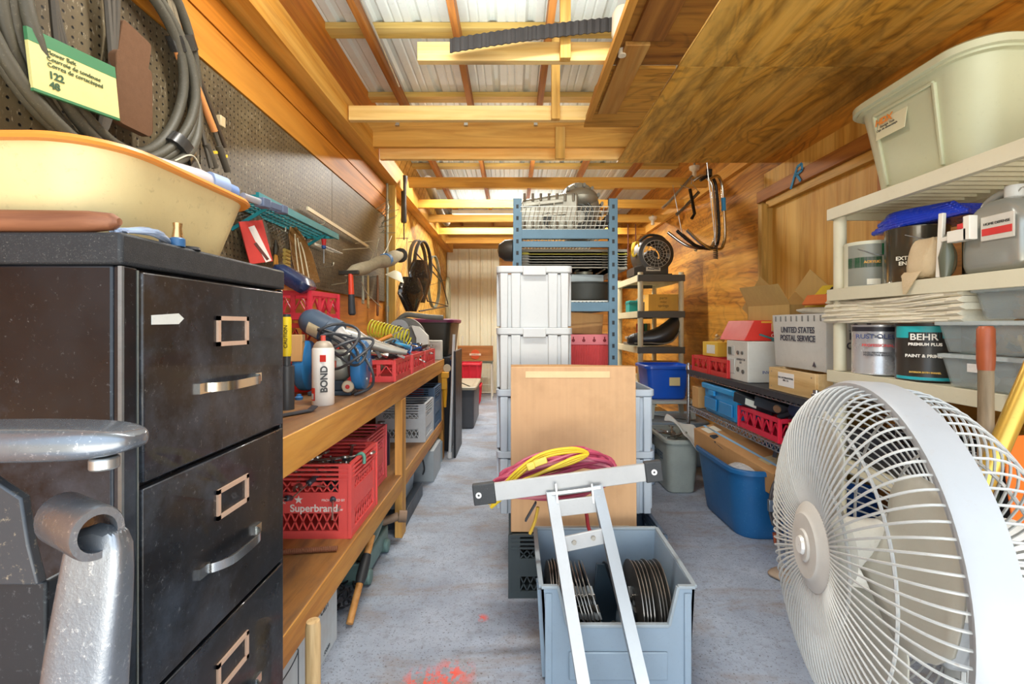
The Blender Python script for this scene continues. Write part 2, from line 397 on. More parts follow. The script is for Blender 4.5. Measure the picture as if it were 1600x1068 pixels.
# joists
def joist(i, x0, x1, y, lab, m_=joistm, z0=2.45, z1=2.54, name='ceiling_joist'):
    o = MB().bx(x0, x1, y - .019, y + .019, z0, z1).build(name, m_, bevel=.002)
    return tag(o, lab, 'beam', 'joists across the ceiling')
joist(0, -.455, XR, 2.23, 'short pale joist nearest the doorway, under the black corrugated strip')
joist(1, -1.012, XR, 2.87, 'long pale joist just in front of the deep header beam')
joist(2, -1.012, XR, 3.54, 'pale joist just behind the deep header beam')
joist(3, -.95, 1.80, 4.25, 'joist passing just over the gearbox case on the tall rack', joistm2)
joist(4, -1.05, XR, 5.0, 'joist in front of the fluorescent tube, second behind the header', joistm2)
joist(5, -1.06, XR, 5.68, 'joist right behind the tube lamp, third behind the header', joistm2)
joist(6, -1.07, XR, 6.44, 'second joist from the pale metal back wall', joistm2)
joist(7, -1.08, XR, 7.15, 'last joist, directly over the pale metal back wall', joistm2)
def hanger(px_, y, z0, z1, lab, w_=.055):
    x = (px_ - 800) * y / F
    tag(MB().bx(x - w_ / 2, x + w_ / 2, y - .02, y + .018, z0, z1).build('timber_hanger', wood('e2b45c', 'bf8a34', 'f0cc80', 'z', .6, seed=24), bevel=.002), lab, 'timber', 'short timbers hanging the joists')
hanger(883, 2.19, 2.44, 2.99, 'upright timber fixed to the nearest short joist', .05)
hanger(868, 2.83, 2.44, 2.99, 'upright timber fixed to the long joist before the header', .052)
hanger(875, 3.36, 2.39, 2.62, 'short nailed timber block on the front of the deep header beam', .07)
# plywood storage loft
lf = MB().bx(.81, 1.9, -.2, 2.235, 2.434, 2.448).build('loft_panel', loftm); tag(lf, 'large water-stained plywood sheet overhead, the nearer of the two', 'plywood sheet')
lf = MB().bx(.81, 1.9, 2.24, 3.56, 2.434, 2.448).build('loft_panel', wood('e0aa42', 'b07a24', 'ecc062', 'y', .32, swirl=2.2, knots=True, seed=31, dark='5c4a24')); tag(lf, 'stained plywood sheet overhead whose far edge is behind the header', 'plywood sheet')
lf = MB().put([], []).loft([[V(p) for p in ((.455, 2.92, 2.434), (.80, 2.92, 2.434), (.80, 2.25, 2.434), (.47, 2.25, 2.434), (.44, 2.45, 2.434))],
                            [V(p) for p in ((.455, 2.92, 2.448), (.80, 2.92, 2.448), (.80, 2.25, 2.448), (.47, 2.25, 2.448), (.44, 2.45, 2.448))]]).build('loft_panel', wood('cc9438', '9a6620', 'd8a64c', 'x', .34, swirl=2, knots=False, seed=33))
tag(lf, 'small ragged plywood piece under the long joist, left of the large sheets', 'plywood sheet')
lf = MB().bx(.46, .80, -.2, 2.22, 2.434, 2.448).build('loft_panel', wood('9c6420', '6a3e10', 'b07c30', 'x', .34, swirl=1.5, knots=False, seed=34))
tag(lf, 'dark plywood strip overhead between the open roof and the large sheets', 'plywood sheet')
tag(MB().bx(.44, .475, .2, 2.75, 2.40, 2.432).build('edge_board', wood('c98a34', '96601c', 'dca850', 'y', .7, seed=36), bevel=.002), 'long narrow timber edging the open side of the plywood loft', 'timber')
tag(MB().bx(.50, .61, 2.03, 2.69, 2.412, 2.432).build('scrap_board', wood('c09a58', '8d6a34', 'a86a20', 'y', .6, seed=37), bevel=.002), 'weathered board nailed flat below the small ragged plywood piece', 'board')
tag(MB().bx(.52, .66, .3, 2.0, 2.412, 2.432).build('scrap_board', wood('8e5c24', '6a4014', 'a27032', 'y', .7, seed=38), bevel=.002), 'dark wide board nailed below the plywood strip, beyond the weathered board', 'board')
# black corrugated strip hanging in front of the short joist
st = MB(); a, b = at(703, 73, 2.14), at(975, 38, 2.14); n = 90; rings = []
for i in range(n + 1):
    u = i / n; c = a.lerp(b, u); c.z -= .035 * 4 * u * (1 - u) * -.25
    dy = .004 * math.sin(i * 1.7)
    rings.append([V((c.x, 2.13 + dy, c.z - .032)), V((c.x, 2.136 + dy, c.z - .032)), V((c.x, 2.136 + dy, c.z + .032)), V((c.x, 2.13 + dy, c.z + .032))])
s_ = st.loft(rings).build('corrugated_strip', M('2c2b2c', .5, 0, .35, 30, bmp=.6, dirt='77736c'))
tag(s_, 'curved black corrugated strip lying across the nearest short joist', 'strip')
# white jug peeking from the loft edge
jg = MB().lathe([(.001, 0), (.03, .004), (.045, .03), (.048, .12), (.03, .17), (.018, .2), (.018, .22), (.001, .22)], at(972, 12, 2.1), sgn=-1)
tag(jg.build('plastic_jug', M('ece4cc', .4, 0, .1, trans=.2)), 'white plastic jug hanging at the loft edge near the ceiling', 'jug')
# fluorescent tube
fx = thing('tube_lamp', 'long lit fluorescent tube under the joists at the back', 'lamp', (.25, 6.15, 2.66))
for x in (-.58, .55): MB().cyl((x, 0, .05), (x, 0, .25), .006).build('hanging_rod', M('a8a89c', .4, .5), fx)
MB().bx(-1.05, .95, -.04, .04, .0, .05).build('housing', M('d8d6c8', .5), fx, bevel=.004)
MB().cyl((-1.02, 0, -.025), (.92, 0, -.025), .019).build('tube', emit('fff4dc', 9), fx)
# conduit at the end of the pegboard
cp = thing('conduit_pipe', 'thin galvanized conduit rising at the far end of the pegboard', 'pipe', (XL + .03, 4.10, 0))
MB().cyl((0, 0, 0), (0, 0, 2.55), .012).build('pipe', M('b9bda8', .4, .6, .4), cp)
for z in (1.3, 1.75, 2.2): MB().cyl((0, 0, z), (0, 0, z + .05), .016).build('coupling', M('a9ad9c', .4, .6), cp)
# soil pipe in the eaves at the left
pp = MB().tube([(-.86, 4.7, 2.66), (-.9, 5.9, 2.58), (-.88, 6.2, 2.56)], .05, 16)
tag(pp.build('vent_pipe', M('6e675c', .5, .2, .5)), 'dark round vent pipe in the left eaves among the joists', 'pipe')
# electric cable along the rafter
cb = MB().tube(spline([(-.79, .2, 2.89), (-.80, 1.4, 2.885), (-.79, 2.4, 2.88), (-.81, 3.3, 2.89)]), .008, 6)
tag(cb.build('armored_cable', M('a8a79a', .4, .6, .3)), 'grey armored cable stapled along the leftmost rafter', 'cable')
# blue painted letter over the doorway
rl = thing('painted_letter', 'blue hand-painted letter R above the boarded doorway', 'letter', (XR - .08, 2.94, 2.09))
mr_ = MB(); w_ = .018
for p, q in (((0, .07, -.02), (0, .0, .10)), ((0, .0, .10), (0, -.045, .105)), ((0, -.045, .105), (0, -.05, .065)), ((0, -.05, .065), (0, .02, .05)), ((0, .005, .05), (0, -.035, .0))):
    mr_.bar(p, q, .004, w_)
mr_.build('stroke', M('2a86b8', .7, 0, .2), rl)

# ================================================================ PEGBOARD
def pegmat():
    m, t, p = new_mat('pegboard'); v = coords(t)
    mp = N(t, 'ShaderNodeMapping'); mp.inputs['Scale'].default_value = (0, 1 / .0254, 1 / .0254); t.links.new(v, mp.inputs[0])
    fr = N(t, 'ShaderNodeVectorMath', operation='FRACTION'); t.links.new(mp.outputs[0], fr.inputs[0])
    ds = N(t, 'ShaderNodeVectorMath', operation='DISTANCE'); t.links.new(fr.outputs[0], ds.inputs[0]); ds.inputs[1].default_value = (0, .5, .5)
    n1 = noise(t, v, 3, 6, .7); n2 = noise(t, coords(t, (1, 3, 1)), 40, 4, .7)
    c = ramp(t, n1, [(.3, lin('43382a')), (.6, lin('64573f')), (.8, lin('84765a'))])
    c = mixc(t, ramp(t, n2, [(.58, BK), (.68, (.7,) * 3 + (1,))]), c, lin('b8ad94'))
    hole = ramp(t, ds.outputs['Value'], [(.13, BK), (.16, WH)])
    t.links.new(mixc(t, hole, lin('0c0906'), c), p.inputs['Base Color']); p.inputs['Roughness'].default_value = .5
    bump(t, p, hole, .6, .003); return m
pegm = pegmat()
px0 = XL + .014
for i, (a, b, lab) in enumerate(((.3, 1.66, 'brown pegboard panel behind the hose coil, nearest the doorway'), (1.665, 2.88, 'brown pegboard panel behind the teal rack, middle one'), (2.885, 4.07, 'brown pegboard panel with wire hooks next to the conduit'))):
    tag(MB().bx(px0 - .006, px0, a, b, 1.39, 2.14).build('pegboard_panel', pegm), lab, 'pegboard')
PW = px0       # pegboard face
def pw(px, py, off=.02):
    """a point on the left wall, standing off the pegboard"""
    Y = -(PW + off) * F / (800 - px); q = at(px, py, Y); return V((PW + off, Y, q.z))
# ================================================================ FILING CABINET
black = black_metal(0)
blacktop = M('2a2d31', .5, .2, .9, 40, dirt='a9a49a', bmp=.3)
chrome = M('d4d6d4', .16, 1, .2, 12)
steel = M('b9bcbc', .32, .85, .35, 12)
bronze = M('d9b8a0', .4, .3, .3, 40)
fc = thing('filing_cabinet', 'scuffed black steel filing cabinet with silver drawer handles beside the workbench', 'cabinet', (-.54, .637, 0))
W_, D_, H_ = .452, .60, 1.309
mb = MB().bx(-D_, -.012, 0, W_, 0, H_ - .045); mb.build('body', black, fc, bevel=.004)
MB().bx(-D_ - .002, .002, -.003, W_ + .003, H_ - .045, H_).build('top', blacktop, fc, bevel=.005)
MB().bx(-.012, .0, 0, .028, 0, H_ - .046).bx(-.012, 0, W_ - .012, W_, 0, H_ - .046).build('front_frame', black, fc, bevel=.003)
MB().bx(-.004, .0015, -.0012, .003, 0, H_ - .047).build('edge_wear_highlight', M('8c9498', .3, .6, .8, 30), fc)  # pale corner strip: wear plus the bevel's bright reflection put into the colour
MB().bx(.0, .0012, .026, .0285, 0, H_ - .05).build('edge_wear_highlight', M('a4aaa4', .3, .6, .8, 30), fc)  # same along the drawer side: wear and a painted edge highlight
for i in range(4):
    z1 = H_ - .052 - i * .315; z0 = z1 - .306
    d = MB().bx(-.011, .006, .030, W_ - .014, z0, z1).build('drawer', black_metal(1 + i), fc, bevel=.003)
    zc = z1 - .185; y0, y1 = .165, .315
    hb = MB()
    pts = [(.006, y0, zc), (.018, y0 + .004, zc), (.034, y0 + .03, zc), (.037, (y0 + y1) / 2, zc), (.034, y1 - .03, zc), (.018, y1 - .004, zc), (.006, y1, zc)]
    pts = spline(pts, 6)
    rings = [[p + V((0, 0, a)) + V((b, 0, 0)) for a, b in ((-.008, -.002), (.008, -.002), (.008, .002), (-.008, .002))] for p in pts]
    hb.loft(rings).bx(.006, .012, y0 - .022, y0 + .006, zc - .009, zc + .009).bx(.006, .012, y1 - .004, y1 + .02, zc - .009, zc + .009)
    hb.build('handle', chrome, d)
    lh = MB(); a0, a1, b0, b1, t_ = .195, .292, z1 - .115, z1 - .06, .008
    lh.bx(.006, .010, a0, a1, b1 - t_, b1).bx(.006, .010, a0, a1, b0, b0 + t_).bx(.006, .010, a0, a0 + t_, b0, b1).bx(.006, .010, a1 - t_, a1, b0, b1)
    lh.build('label_holder', bronze, d)
    if i == 0:
        MB().prism([(.045, z1 - .062), (.100, z1 - .058), (.112, z1 - .066), (.1, z1 - .075), (.045, z1 - .076)], .0062, .0008, 'yz').build('paper_label', M('d8dbd6', .6, 0, .3, 20), d)
# wooden handle and small bits on the cabinet top
ct = H_
o = thing('wooden_handle', 'worn brown wooden tool handle lying across the near edge of the cabinet top', 'handle', (-.68, .652, ct + .0175))
MB().tube([(-.25, 0, 0), (-.1, 0, .001), (.08, 0, 0), (.115, 0, 0), (.125, 0, 0)], .014, 16, rs=[.015, .0165, .0155, .012, .005]).build('grip', wood('946042', '6a3c26', 'b48a68', 'x', 1, seed=40, knots=False), o)
o = thing('brass_plug', 'small blue-collared brass nozzle standing on the cabinet top', 'nozzle', (-.548, .755, ct))
MB().lathe([(.001, 0), (.011, 0), (.011, .012), (.009, .014)], (0, 0, 0)).build('collar', M('2f5f8c', .4), o)
MB().lathe([(.0085, .013), (.006, .03), (.007, .038), (.001, .038)]).build('tip', M('c9a978', .25, .9, .2), o)
o = thing('small_washer', 'little black rubber cap next to the nozzle on the cabinet', 'cap', (-.55, .79, ct))
MB().lathe([(.001, .005), (.012, .005), (.014, 0), (.001, 0)]).build('cap', M('1c1f24', .5), o)
o = thing('plastic_wrapper', 'crumpled clear plastic wrapper beside the wooden handle', 'wrapper', (-.545, .675, ct + .004))
wr = MB()
for k in range(7): wr.tube(spline([(-.03 + R.random() * .03, -.02, R.random() * .006), (R.random() * .02 - .01, .01 + k * .004, .004 + R.random() * .01), (-.01, .05 + R.random() * .04, 0)], 4), .0025, 5)
wr.build('film', M('b9cbe6', .15, .2, .1, 20, alpha=.8), o)

# ---------------------------------------------------------------- yellowed tub
tub = thing('plastic_tub', 'large yellowed cream plastic tub with orange rim on top of the filing cabinet', 'tub', (-.845, .88, ct))
tm = M('e3cf98', .45, 0, .55, 5, dirt='77603c', bmp=.1)
def tubshell(hx0, hy0, hx1, hy1, h, r, t_=.004, n=7):
    rings = [rrect(hx0 - .03, hy0 - .03, r * .7, .001, n=n), rrect(hx0 - .008, hy0 - .008, r * .9, .004, n=n), rrect(hx0, hy0, r, .02, n=n)]
    for k in range(1, 5): u = k / 4; rings.append(rrect(hx0 + (hx1 - hx0) * u, hy0 + (hy1 - hy0) * u, r, .02 + (h - .02) * u, n=n))
    for k in range(3, -1, -1): u = k / 4; rings.append(rrect(hx0 + (hx1 - hx0) * u - t_, hy0 + (hy1 - hy0) * u - t_, r, .022 + (h - .02) * u, n=n))
    return rings
MB().loft(tubshell(.215, .175, .245, .21, .148, .09)).build('body', tm, tub)
rings = []
for dz, e in ((.140, .0), (.140, .012), (.144, .015), (.150, .012), (.150, -.004)): rings.append(rrect(.245 + e, .21 + e, .1, dz, n=7))
MB().loft(rings, False, False, closed=True).build('rim', M('e8923c', .4, 0, .3, 10, dirt='a86a2a'), tub)
# things lying in the tub
o = thing('spray_nozzle', 'clear plastic tube with blue-grey screw cap sticking out of the tub', 'bottle', (-.665, .93, ct + .165), (0, 0, 66))
MB().tube([(-.12, 0, .005), (.03, 0, .005), (.05, 0, .005)], .02, 20, rs=[.024, .026, .022]).build('body', M('d8d6dc', .2, 0, .2, 10, alpha=.75), o)
MB().cyl((.05, 0, .005), (.085, 0, .003), .027, .026).build('cap', M('8fa4c8', .4, 0, .2), o)
MB().cyl((.085, 0, .003), (.11, 0, .0), .018, .017).build('nozzle', M('6f8cc0', .4, 0, .2), o)
o = thing('plastic_buckle', 'grey plastic buckle fitting poking over the far end of the tub', 'buckle', (-.60, 1.08, ct + .163), (0, 0, 78))
MB().cyl((-.04, 0, 0), (.01, 0, 0), .008).build('stem', M('c7cbd4', .2, .5), o)
MB().box((.022, 0, 0), (.025, .026, .022)).box((.055, .008, 0), (.05, .006, .016)).box((.055, -.008, 0), (.05, .006, .016)).box((.085, 0, 0), (.02, .026, .02)).build('clip', M('5f6a80', .4, .1, .2), o, bevel=.002)
o = thing('foam_block', 'block of orange foam wedge behind the tub rim', 'foam', (-.70, .90, ct + .145))
MB().box((0, 0, .02), (.05, .06, .03), (0, 20, 10)).build('foam', M('d4863a', .9), o, bevel=.006)

# ================================================================ ON THE PEGBOARD
rubber = M('4c4944', .55, 0, .5, 12, dirt='8f8a7c', bmp=.1)
rubber2 = M('4e4a3e', .55, 0, .5, 12, dirt='a39c88', bmp=.1)
hc = thing('hose_coil', 'thick coil of grey black rubber hose hanging on the pegboard above the tub', 'hose', (PW + .03, 1.26, 1.93))
mb = MB()
for k in range(6):
    rr = .255 + .016 * k + R.uniform(-.004, .004); pts = []
    for i in range(48):
        a = 2 * PI * i / 48
        pts.append((.015 + .014 * math.sin(a * 2 + k) + .012 * (k % 2), rr * math.cos(a) + .008 * math.sin(2 * a + k), rr * 1.02 * math.sin(a) + .006 * math.cos(3 * a + k)))
    mb.tube(pts, .0145, 10, closed=True)
mb.build('hose', rubber2, hc)
for a in (35, -38): 
    c, s = math.cos(rad(a)), math.sin(rad(a))
    tp = MB(); tp.loft([[V((.02 + .034 * math.cos(q), (.297 + .055 * math.sin(q)) * c + t_ * -s, (.297 + .055 * math.sin(q)) * s + t_ * c)) for q in [2 * PI * k / 16 for k in range(16)]] for t_ in (-.022, .022)])
    tp.build('tape_band', M('2f2f2e', .25), hc)
tw = MB().tube(spline([(.05, .17, -.24), (.06, .24, -.2), (.055, .30, -.27), (.05, .29, -.33)], 6), .0025, 6); tw.build('twine', M('cfc9b2', .8), hc)
bl = thing('drive_belt', 'long dark rubber belt looped over a hook, inside the hose coil', 'belt', (PW + .02, 1.17, 1.9))
mb = MB()
for k in range(3):
    pts = spline([(.02 + .01 * k, -.10 + .01 * k, .42), (.02, -.085, .1), (.03, -.06 + .02 * k, -.16), (.03, .02, -.235), (.03, .07 - .01 * k, -.12), (.02, .07 + .012 * k, .1), (.03, .03 + .02 * k, .3), (.02, -.03, .46)], 8, True)
    rings = [[p + V((a, b * .5, 0)) for a, b in ((-.003, -.01), (.003, -.01), (.003, .01), (-.003, .01))] for p in pts]
    mb.tube(pts, .008, 6, closed=True)
mb.build('belt', M('4b453c', .6, 0, .4), bl)
# boxed belt sleeve
pk = thing('belt_package', 'green and cream cardboard mower belt sleeve hanging in front of the hose coil', 'package', (PW + .085, 1.10, 1.775), (6, 0, -6))
MB().bx(-.004, .004, -.10, .10, -.065, .034).build('sleeve', M('d8d08c', .5, 0, .3, 14), pk)
MB().bx(-.0045, .0045, -.10, .10, .034, .062).bx(-.0045, .0045, -.10, .10, -.071, -.065).build('green_band', M('3f7a52', .5, 0, .3), pk)
ink = M('4a5a3c', .6, 0, 0)
text('Mower Belt\nCourroie de tondeuse\nCorrea de cortacésped', .0135, (.0052, -.066, .012), '+x', ink, pk, align='LEFT')
text('122\n48', .022, (.0052, -.066, -.035), '+x', M('38553a', .6, 0, 0), pk, align='LEFT', bold=.0006)
# sanding belts
sm = M('6b4a30', .95, 0, .5, 60, dirt='3a281a', bmp=.5)
for k, (py, w2, h2, lab, rz) in enumerate((((205, 148), .052, .085, 'brown sandpaper sleeve hanging inside the hose coil, lower front one', 2), ((204, 85), .042, .06, 'brown sandpaper sleeve folded behind the larger one', -8))):
    c = pw(py[0], py[1], .05 - .02 * k); o = thing('sanding_sleeve', lab, 'sandpaper', c, (rz, 0, 0), 'sandpaper sleeves on the pegboard')
    rings = []
    for x_ in (-.012, .012): rings.append([V((x_ + .004 * math.sin(i), p.x, p.y)) for i, p in enumerate(rrect(w2 + .01, h2 + .015, .02, 0, n=4))])
    MB().loft(rings).build('sleeve', sm, o, bevel=.002)
# long handled loppers and pole
lp = thing('loppers', 'long-handled loppers with orange printed pole standing in front of the pegboard', 'loppers', pw(345, 262, .05))
a = V((0, 0, 0)); 
def rel(px, py, off, base): return pw(px, py, off) - base
b0 = pw(345, 262, .05)
MB().cyl(rel(330, 262, .05, b0), rel(283, 75, .05, b0), .008).cyl(rel(355, 262, .06, b0), rel(290, 75, .06, b0), .008).build('pole', M('6f6a60', .4, .5, .4), lp)
MB().cyl(rel(336, 262, .051, b0), rel(322, 225, .051, b0), .0125).cyl(rel(356, 268, .06, b0), rel(342, 228, .06, b0), .0125).build('grip', M('4b4438', .7), lp)
MB().cyl(rel(334, 240, .0515, b0), rel(333, 236, .0515, b0), .0135).cyl(rel(350, 246, .0605, b0), rel(349, 242, .0605, b0), .0135).build('yellow_ring', M('e3bf2c', .5), lp)
MB().cyl(rel(335, 205, .063, b0), rel(305, 130, .063, b0), .0115).cyl(rel(287, 105, .052, b0), rel(275, 72, .052, b0), .0125).build('orange_sleeve', M('d98f52', .5, 0, .3), lp)
MB().bar(rel(283, 78, .06, b0), rel(262, 0, .06, b0), .008, .018).bar(rel(290, 78, .06, b0), rel(268, 0, .06, b0), .006, .016).build('saw_blade', M('a59a84', .4, .7, .5), lp)
MB().lathe([(.001, -.01), (.016, -.01), (.016, .01), (.001, .01)], rel(283, 66, .06, b0), 'x').build('pivot', steel, lp)
pl = thing('extension_pole', 'dark slim pole leaning beside the loppers on the pegboard', 'pole', pw(352, 230, .03))
MB().cyl((0, 0, 0), pw(300, 90, .03) - pw(352, 230, .03), .008).build('tube', M('57493a', .5, .3, .4), pl)
MB().box(pw(345, 190, .03) - pw(352, 230, .03), (.02, .03, .04)).build('clamp', M('c8b28a', .6), pl, bevel=.003)
# teal wire shelf
tr = thing('teal_rack', 'teal slotted metal rack shelf jutting from the pegboard', 'rack', (PW, 1.75, 1.665))
mt = M('1f7f86', .45, .1, .5, 12, dirt='0d3c44')
mb = MB(); L_ = .78; wd = .17
mb.bar((0, -.02, 0), (0, L_, 0), .012, .012).bar((wd, -.02, 0), (wd, L_, 0), .012, .03).bar((0, 0, 0), (wd, 0, 0), .01, .02).bar((0, L_, 0), (wd, L_, 0), .01, .02)
for i in range(1, 24): mb.bar((0, i * L_ / 24, 0), (wd, i * L_ / 24, 0), .009, .004)
for i in range(1, 5): mb.bar((i * wd / 5, 0, 0), (i * wd / 5, L_, 0), .009, .005)
mb.build('deck', mt, tr)
for y in (.1, .66): MB().bar((0, y, -.1), (.16, y, -.005), .006, .014).build('bracket', mt, tr)
o = thing('tool_roll', 'dark folded tool lying on the teal rack', 'tool', (PW + .06, 1.95, 1.685), (0, 0, 88))
MB().tube(spline([(-.12, 0, .0), (0, .01, .012), (.16, -.01, 0)], 5), .01, 8).build('body', M('4d4232', .8, 0, .3), o)
o = thing('wire_coil', 'pale wire loop resting on the teal rack', 'wire', (PW + .1, 2.2, 1.683))
MB().tube([( .05 * math.cos(a), .13 * math.sin(a), .004 * math.sin(3 * a)) for a in [2 * PI * k / 30 for k in range(30)]], .003, 6, closed=True).build('wire', M('c2b68c', .5, .4), o)
# grey grinding wheel, red pack, brush and other bits right of the cabinet
def peg(name, lab, cat, px, py, off=.03, rot=(0, 0, 0), group=None): return thing(name, lab, cat, pw(px, py, off), rot, group)
o = peg('grinding_disc', 'grey wire wheel disc hanging on the pegboard behind the red blade pack', 'disc', 402, 372, .035)
MB().lathe([(.02, -.006), (.095, -.008), (.10, -.004), (.10, .004), (.095, .008), (.02, .006)], (0, 0, 0), 'x', 40).build('bristle_ring', M('7c7566', .6, .3, .6, 60, bmp=.5), o)
MB().lathe([(.001, .010), (.05, .010), (.052, .006), (.052, -.006), (.001, -.006)], (0, 0, 0), 'x').build('hub', M('bfa878', .5, .2, .3), o)
o = peg('blade_pack', 'red and white blister pack propped at the cabinet corner', 'package', 400, 378, .085, (14, 0, -42))
MB().bx(-.004, .004, -.045, .045, -.085, .085).build('card', M('c8352a', .5, 0, .5, 20), o, bevel=.001)
MB().box((.0048, .012, -.01), (.001, .025, .15), (12, 0, 0)).build('white_stripe', M('e8dcd0', .5, 0, .3), o)
MB().box((.0052, .01, -.04), (.001, .012, .08), (24, 0, 0)).build('printed_blade', M('5a2a20', .5, 0, .3), o)
o = peg('pliers', 'old pliers with amber grips hanging beside the red pack', 'pliers', 431, 398, .04)
MB().tube([(0, 0, .07), (0, .004, .03), (0, -.004, .0)], .01, 8, rs=[.004, .014, .009]).build('jaw', M('4d473c', .45, .7, .5), o)
MB().tube([(0, -.004, 0), (0, -.012, -.05), (0, -.004, -.1)], .006, 8).tube([(0, .004, 0), (0, .014, -.05), (0, .006, -.1)], .006, 8).build('grip', M('c88a2c', .5, 0, .4), o)
o = peg('scrub_brush', 'tan bristle brush hanging in the middle of the tools right of the cabinet', 'brush', 448, 408, .05)
for k in range(7): MB().cyl((0, -.022, .05 - k * .018), (.0, .022, .048 - k * .018), .0095, n=8).build('bristle_row', M('b09448', .9, 0, .6, 30, dirt='5a4018'), o)
o = peg('plane_iron', 'glossy brown and cream curved blade sheath hanging on the pegboard', 'blade', 471, 397, .07, (10, 0, -38))
rings = []
for x_ in (-.005, .005): rings.append([V((x_, y, z)) for y, z in ((-.05, -.15), (-.055, .0), (-.05, .1), (-.035, .14), (-.01, .145), (.03, .08), (.055, 0), (.075, -.15))])
MB().loft(rings).build('sheath', M('8a6438', .22, .3, .7, 8, dirt='e8d8b0', coat=.5), o, bevel=.003)
for k in range(3): MB().tube(spline([(.007, -.035 + k * .025, -.14), (.007, -.03 + k * .02, .0), (.007, -.02 + k * .01, .1 - k * .02)], 6), .0035, 6).build('cream_stripe', M('ded0ac', .3), o)
o = peg('screwdriver', 'red-handled screwdriver with blue collar in the wire tool holder', 'screwdriver', 506, 378, .06)
MB().lathe([(.001, .05), (.012, .05), (.015, .03), (.012, -.005), (.010, -.02)]).build('handle', M('b8282a', .3, 0, .2), o)
MB().lathe([(.0125, -.02), (.012, -.035), (.006, -.04)]).build('collar', M('28508c', .4), o)
MB().cyl((0, 0, -.04), (0, 0, -.12), .0035).build('shaft', steel, o)
wirem = M('cfcbb4', .35, .7, .3)
def hook(name, lab, cat, pts, r=.003, group=None):
    b = V(pts[0]); o = thing(name, lab, cat, b, group=group)
    MB().tube(spline([V(p) - b for p in pts], 5), r, 6).build('wire', wirem, o)
    return o
o = peg('tool_holder', 'row of white wire loops holding the red screwdriver', 'tool holder', 495, 385, .02)
mb = MB().bar((0, -.03, .01), (.0, .24, .01), .004, .014)
for k in range(6): mb.tube(spline([(0, .0 + k * .045, .01), (.05, .0 + k * .045, .0), (.055, .012 + k * .045, 0), (.05, .024 + k * .045, .0), (0, .024 + k * .045, .01)], 4), .003, 5)
mb.build('loops', M('d6d4c6', .4, .2), o)
hks = [((455, 355), (505, 350), 'long white wire hook above the tool holder'), ((480, 375), (502, 372), 'short wire hook left of the red screwdriver'), ((555, 380), (590, 375), 'wire hook high near the pegboard middle'),
       ((500, 420), (520, 415), 'short wire hook low on the pegboard'), ((518, 445), (540, 441), 'lowest wire hook on the pegboard'), ((535, 390), (575, 387), 'wire hook right of the tool holder'), ((425, 350), (445, 362), 'bent wire hook beside the grinding disc')]
for a, b, lab in hks:
    p, q = pw(*a, .0), pw(*b, .10)
    hook('peg_hook', lab, 'hook', (p, p.lerp(q, .5), q, q + V((.004, 0, .02))), group='wire hooks on the pegboard')
# long flat rod
a, b = pw(480, 325, .03), pw(575, 385, .04)
o = thing('flat_rod', 'long pale flat rod leaning down across the pegboard', 'rod', a)
MB().bar((0, 0, 0), b - a, .01, .02).build('rod', M('d8ceb0', .4, .3, .3), o)
o = thing('wire_hanger', 'bent pale wire dangling from the hooks above the wrapped tool', 'wire', pw(575, 385, .05))
q = pw(575, 385, .05)
MB().tube(spline([(0, 0, 0), pw(583, 395, .06) - q, pw(578, 408, .06) - q], 6), .003, 6).tube(spline([pw(592, 372, .06) - q, pw(588, 395, .06) - q, pw(598, 405, .06) - q], 6), .003, 6).tube(spline([pw(612, 368, .06) - q, pw(602, 392, .06) - q, pw(594, 400, .06) - q], 6), .003, 6).build('wire', wirem, o)
# antenna-like bundle of thin rods
o = peg('wire_brush_bundle', 'bristly bundle of thin grey metal rods at the far end of the pegboard', 'rods', 592, 350, .05)
mb = MB()
for k in range(16):
    a = R.uniform(-1, 1); b_ = R.uniform(-.6, .9)
    mb.cyl((0, R.uniform(-.1, .1), b_ * .12), (.05 + .12 * R.random(), .1 * a, b_ * .18 + .03), .0022, n=5)
mb.build('rods', M('a8a48e', .4, .6), o)
# newspaper-wrapped tool with blue tape
a, b = pw(540, 428, .12), pw(632, 410, .12); b = V((a.x + .07, b.y - .45, b.z))
o = thing('wrapped_tool', 'newspaper-wrapped bundle bound with blue tape hanging at the pegboard end', 'bundle', a)
d = b - a; prof = [.012, .035, .045, .038, .042, .05, .055, .05, .03]
pts = [d * (i / 8) + V((0, 0, .006 * math.sin(i * 2))) for i in range(9)]
mb = MB().tube(pts, .04, 18, rs=prof); o1 = mb.build('paper', M('b5ab8e', .85, 0, .9, 30, dirt='4d4a3c', bmp=.6), o)
q = d * .66; MB().cyl(d * .64, d * .69, .0525).build('blue_tape', M('2f7fc0', .4), o)
MB().lathe([(.03, -.006), (.06, -.004), (.062, .004), (.03, .006)], d * 1.0, 'y').build('end_ring', M('3c362c', .5, .4), o)
# hatchet
q = pw(548, 433, .17)
o = thing('claw_hammer', 'hammer with orange-red shaft and black grip hanging below the wrapped bundle', 'hammer', q)
MB().tube([(0, 0, .02), (0, .005, -.05), (0, .01, -.10)], .012, 10, rs=[.014, .016, .017]).build('shaft', M('e0492c', .35, 0, .3), o)
MB().tube([(0, .01, -.10), (.0, .014, -.16), (.002, .018, -.215), (.002, .018, -.225)], .015, 12, rs=[.018, .020, .022, .014]).build('grip', M('33363a', .55), o)
MB().bar((-.07, -.0, .025), (.05, .0, .03), .022, .026).build('head', M('4a453e', .4, .7, .4), o, bevel=.004)
o = peg('lamp_shade', 'cream cone lamp shade hanging behind the wrapped bundle', 'lamp shade', 618, 432, .14, (0, 25, 0))  # cone lamp shade on the pegboard
MB().lathe([(.012, .05), (.03, .045), (.085, -.02), (.083, -.022), (.028, .04)]).build('shade', M('d8cfae', .5, 0, .2), o)
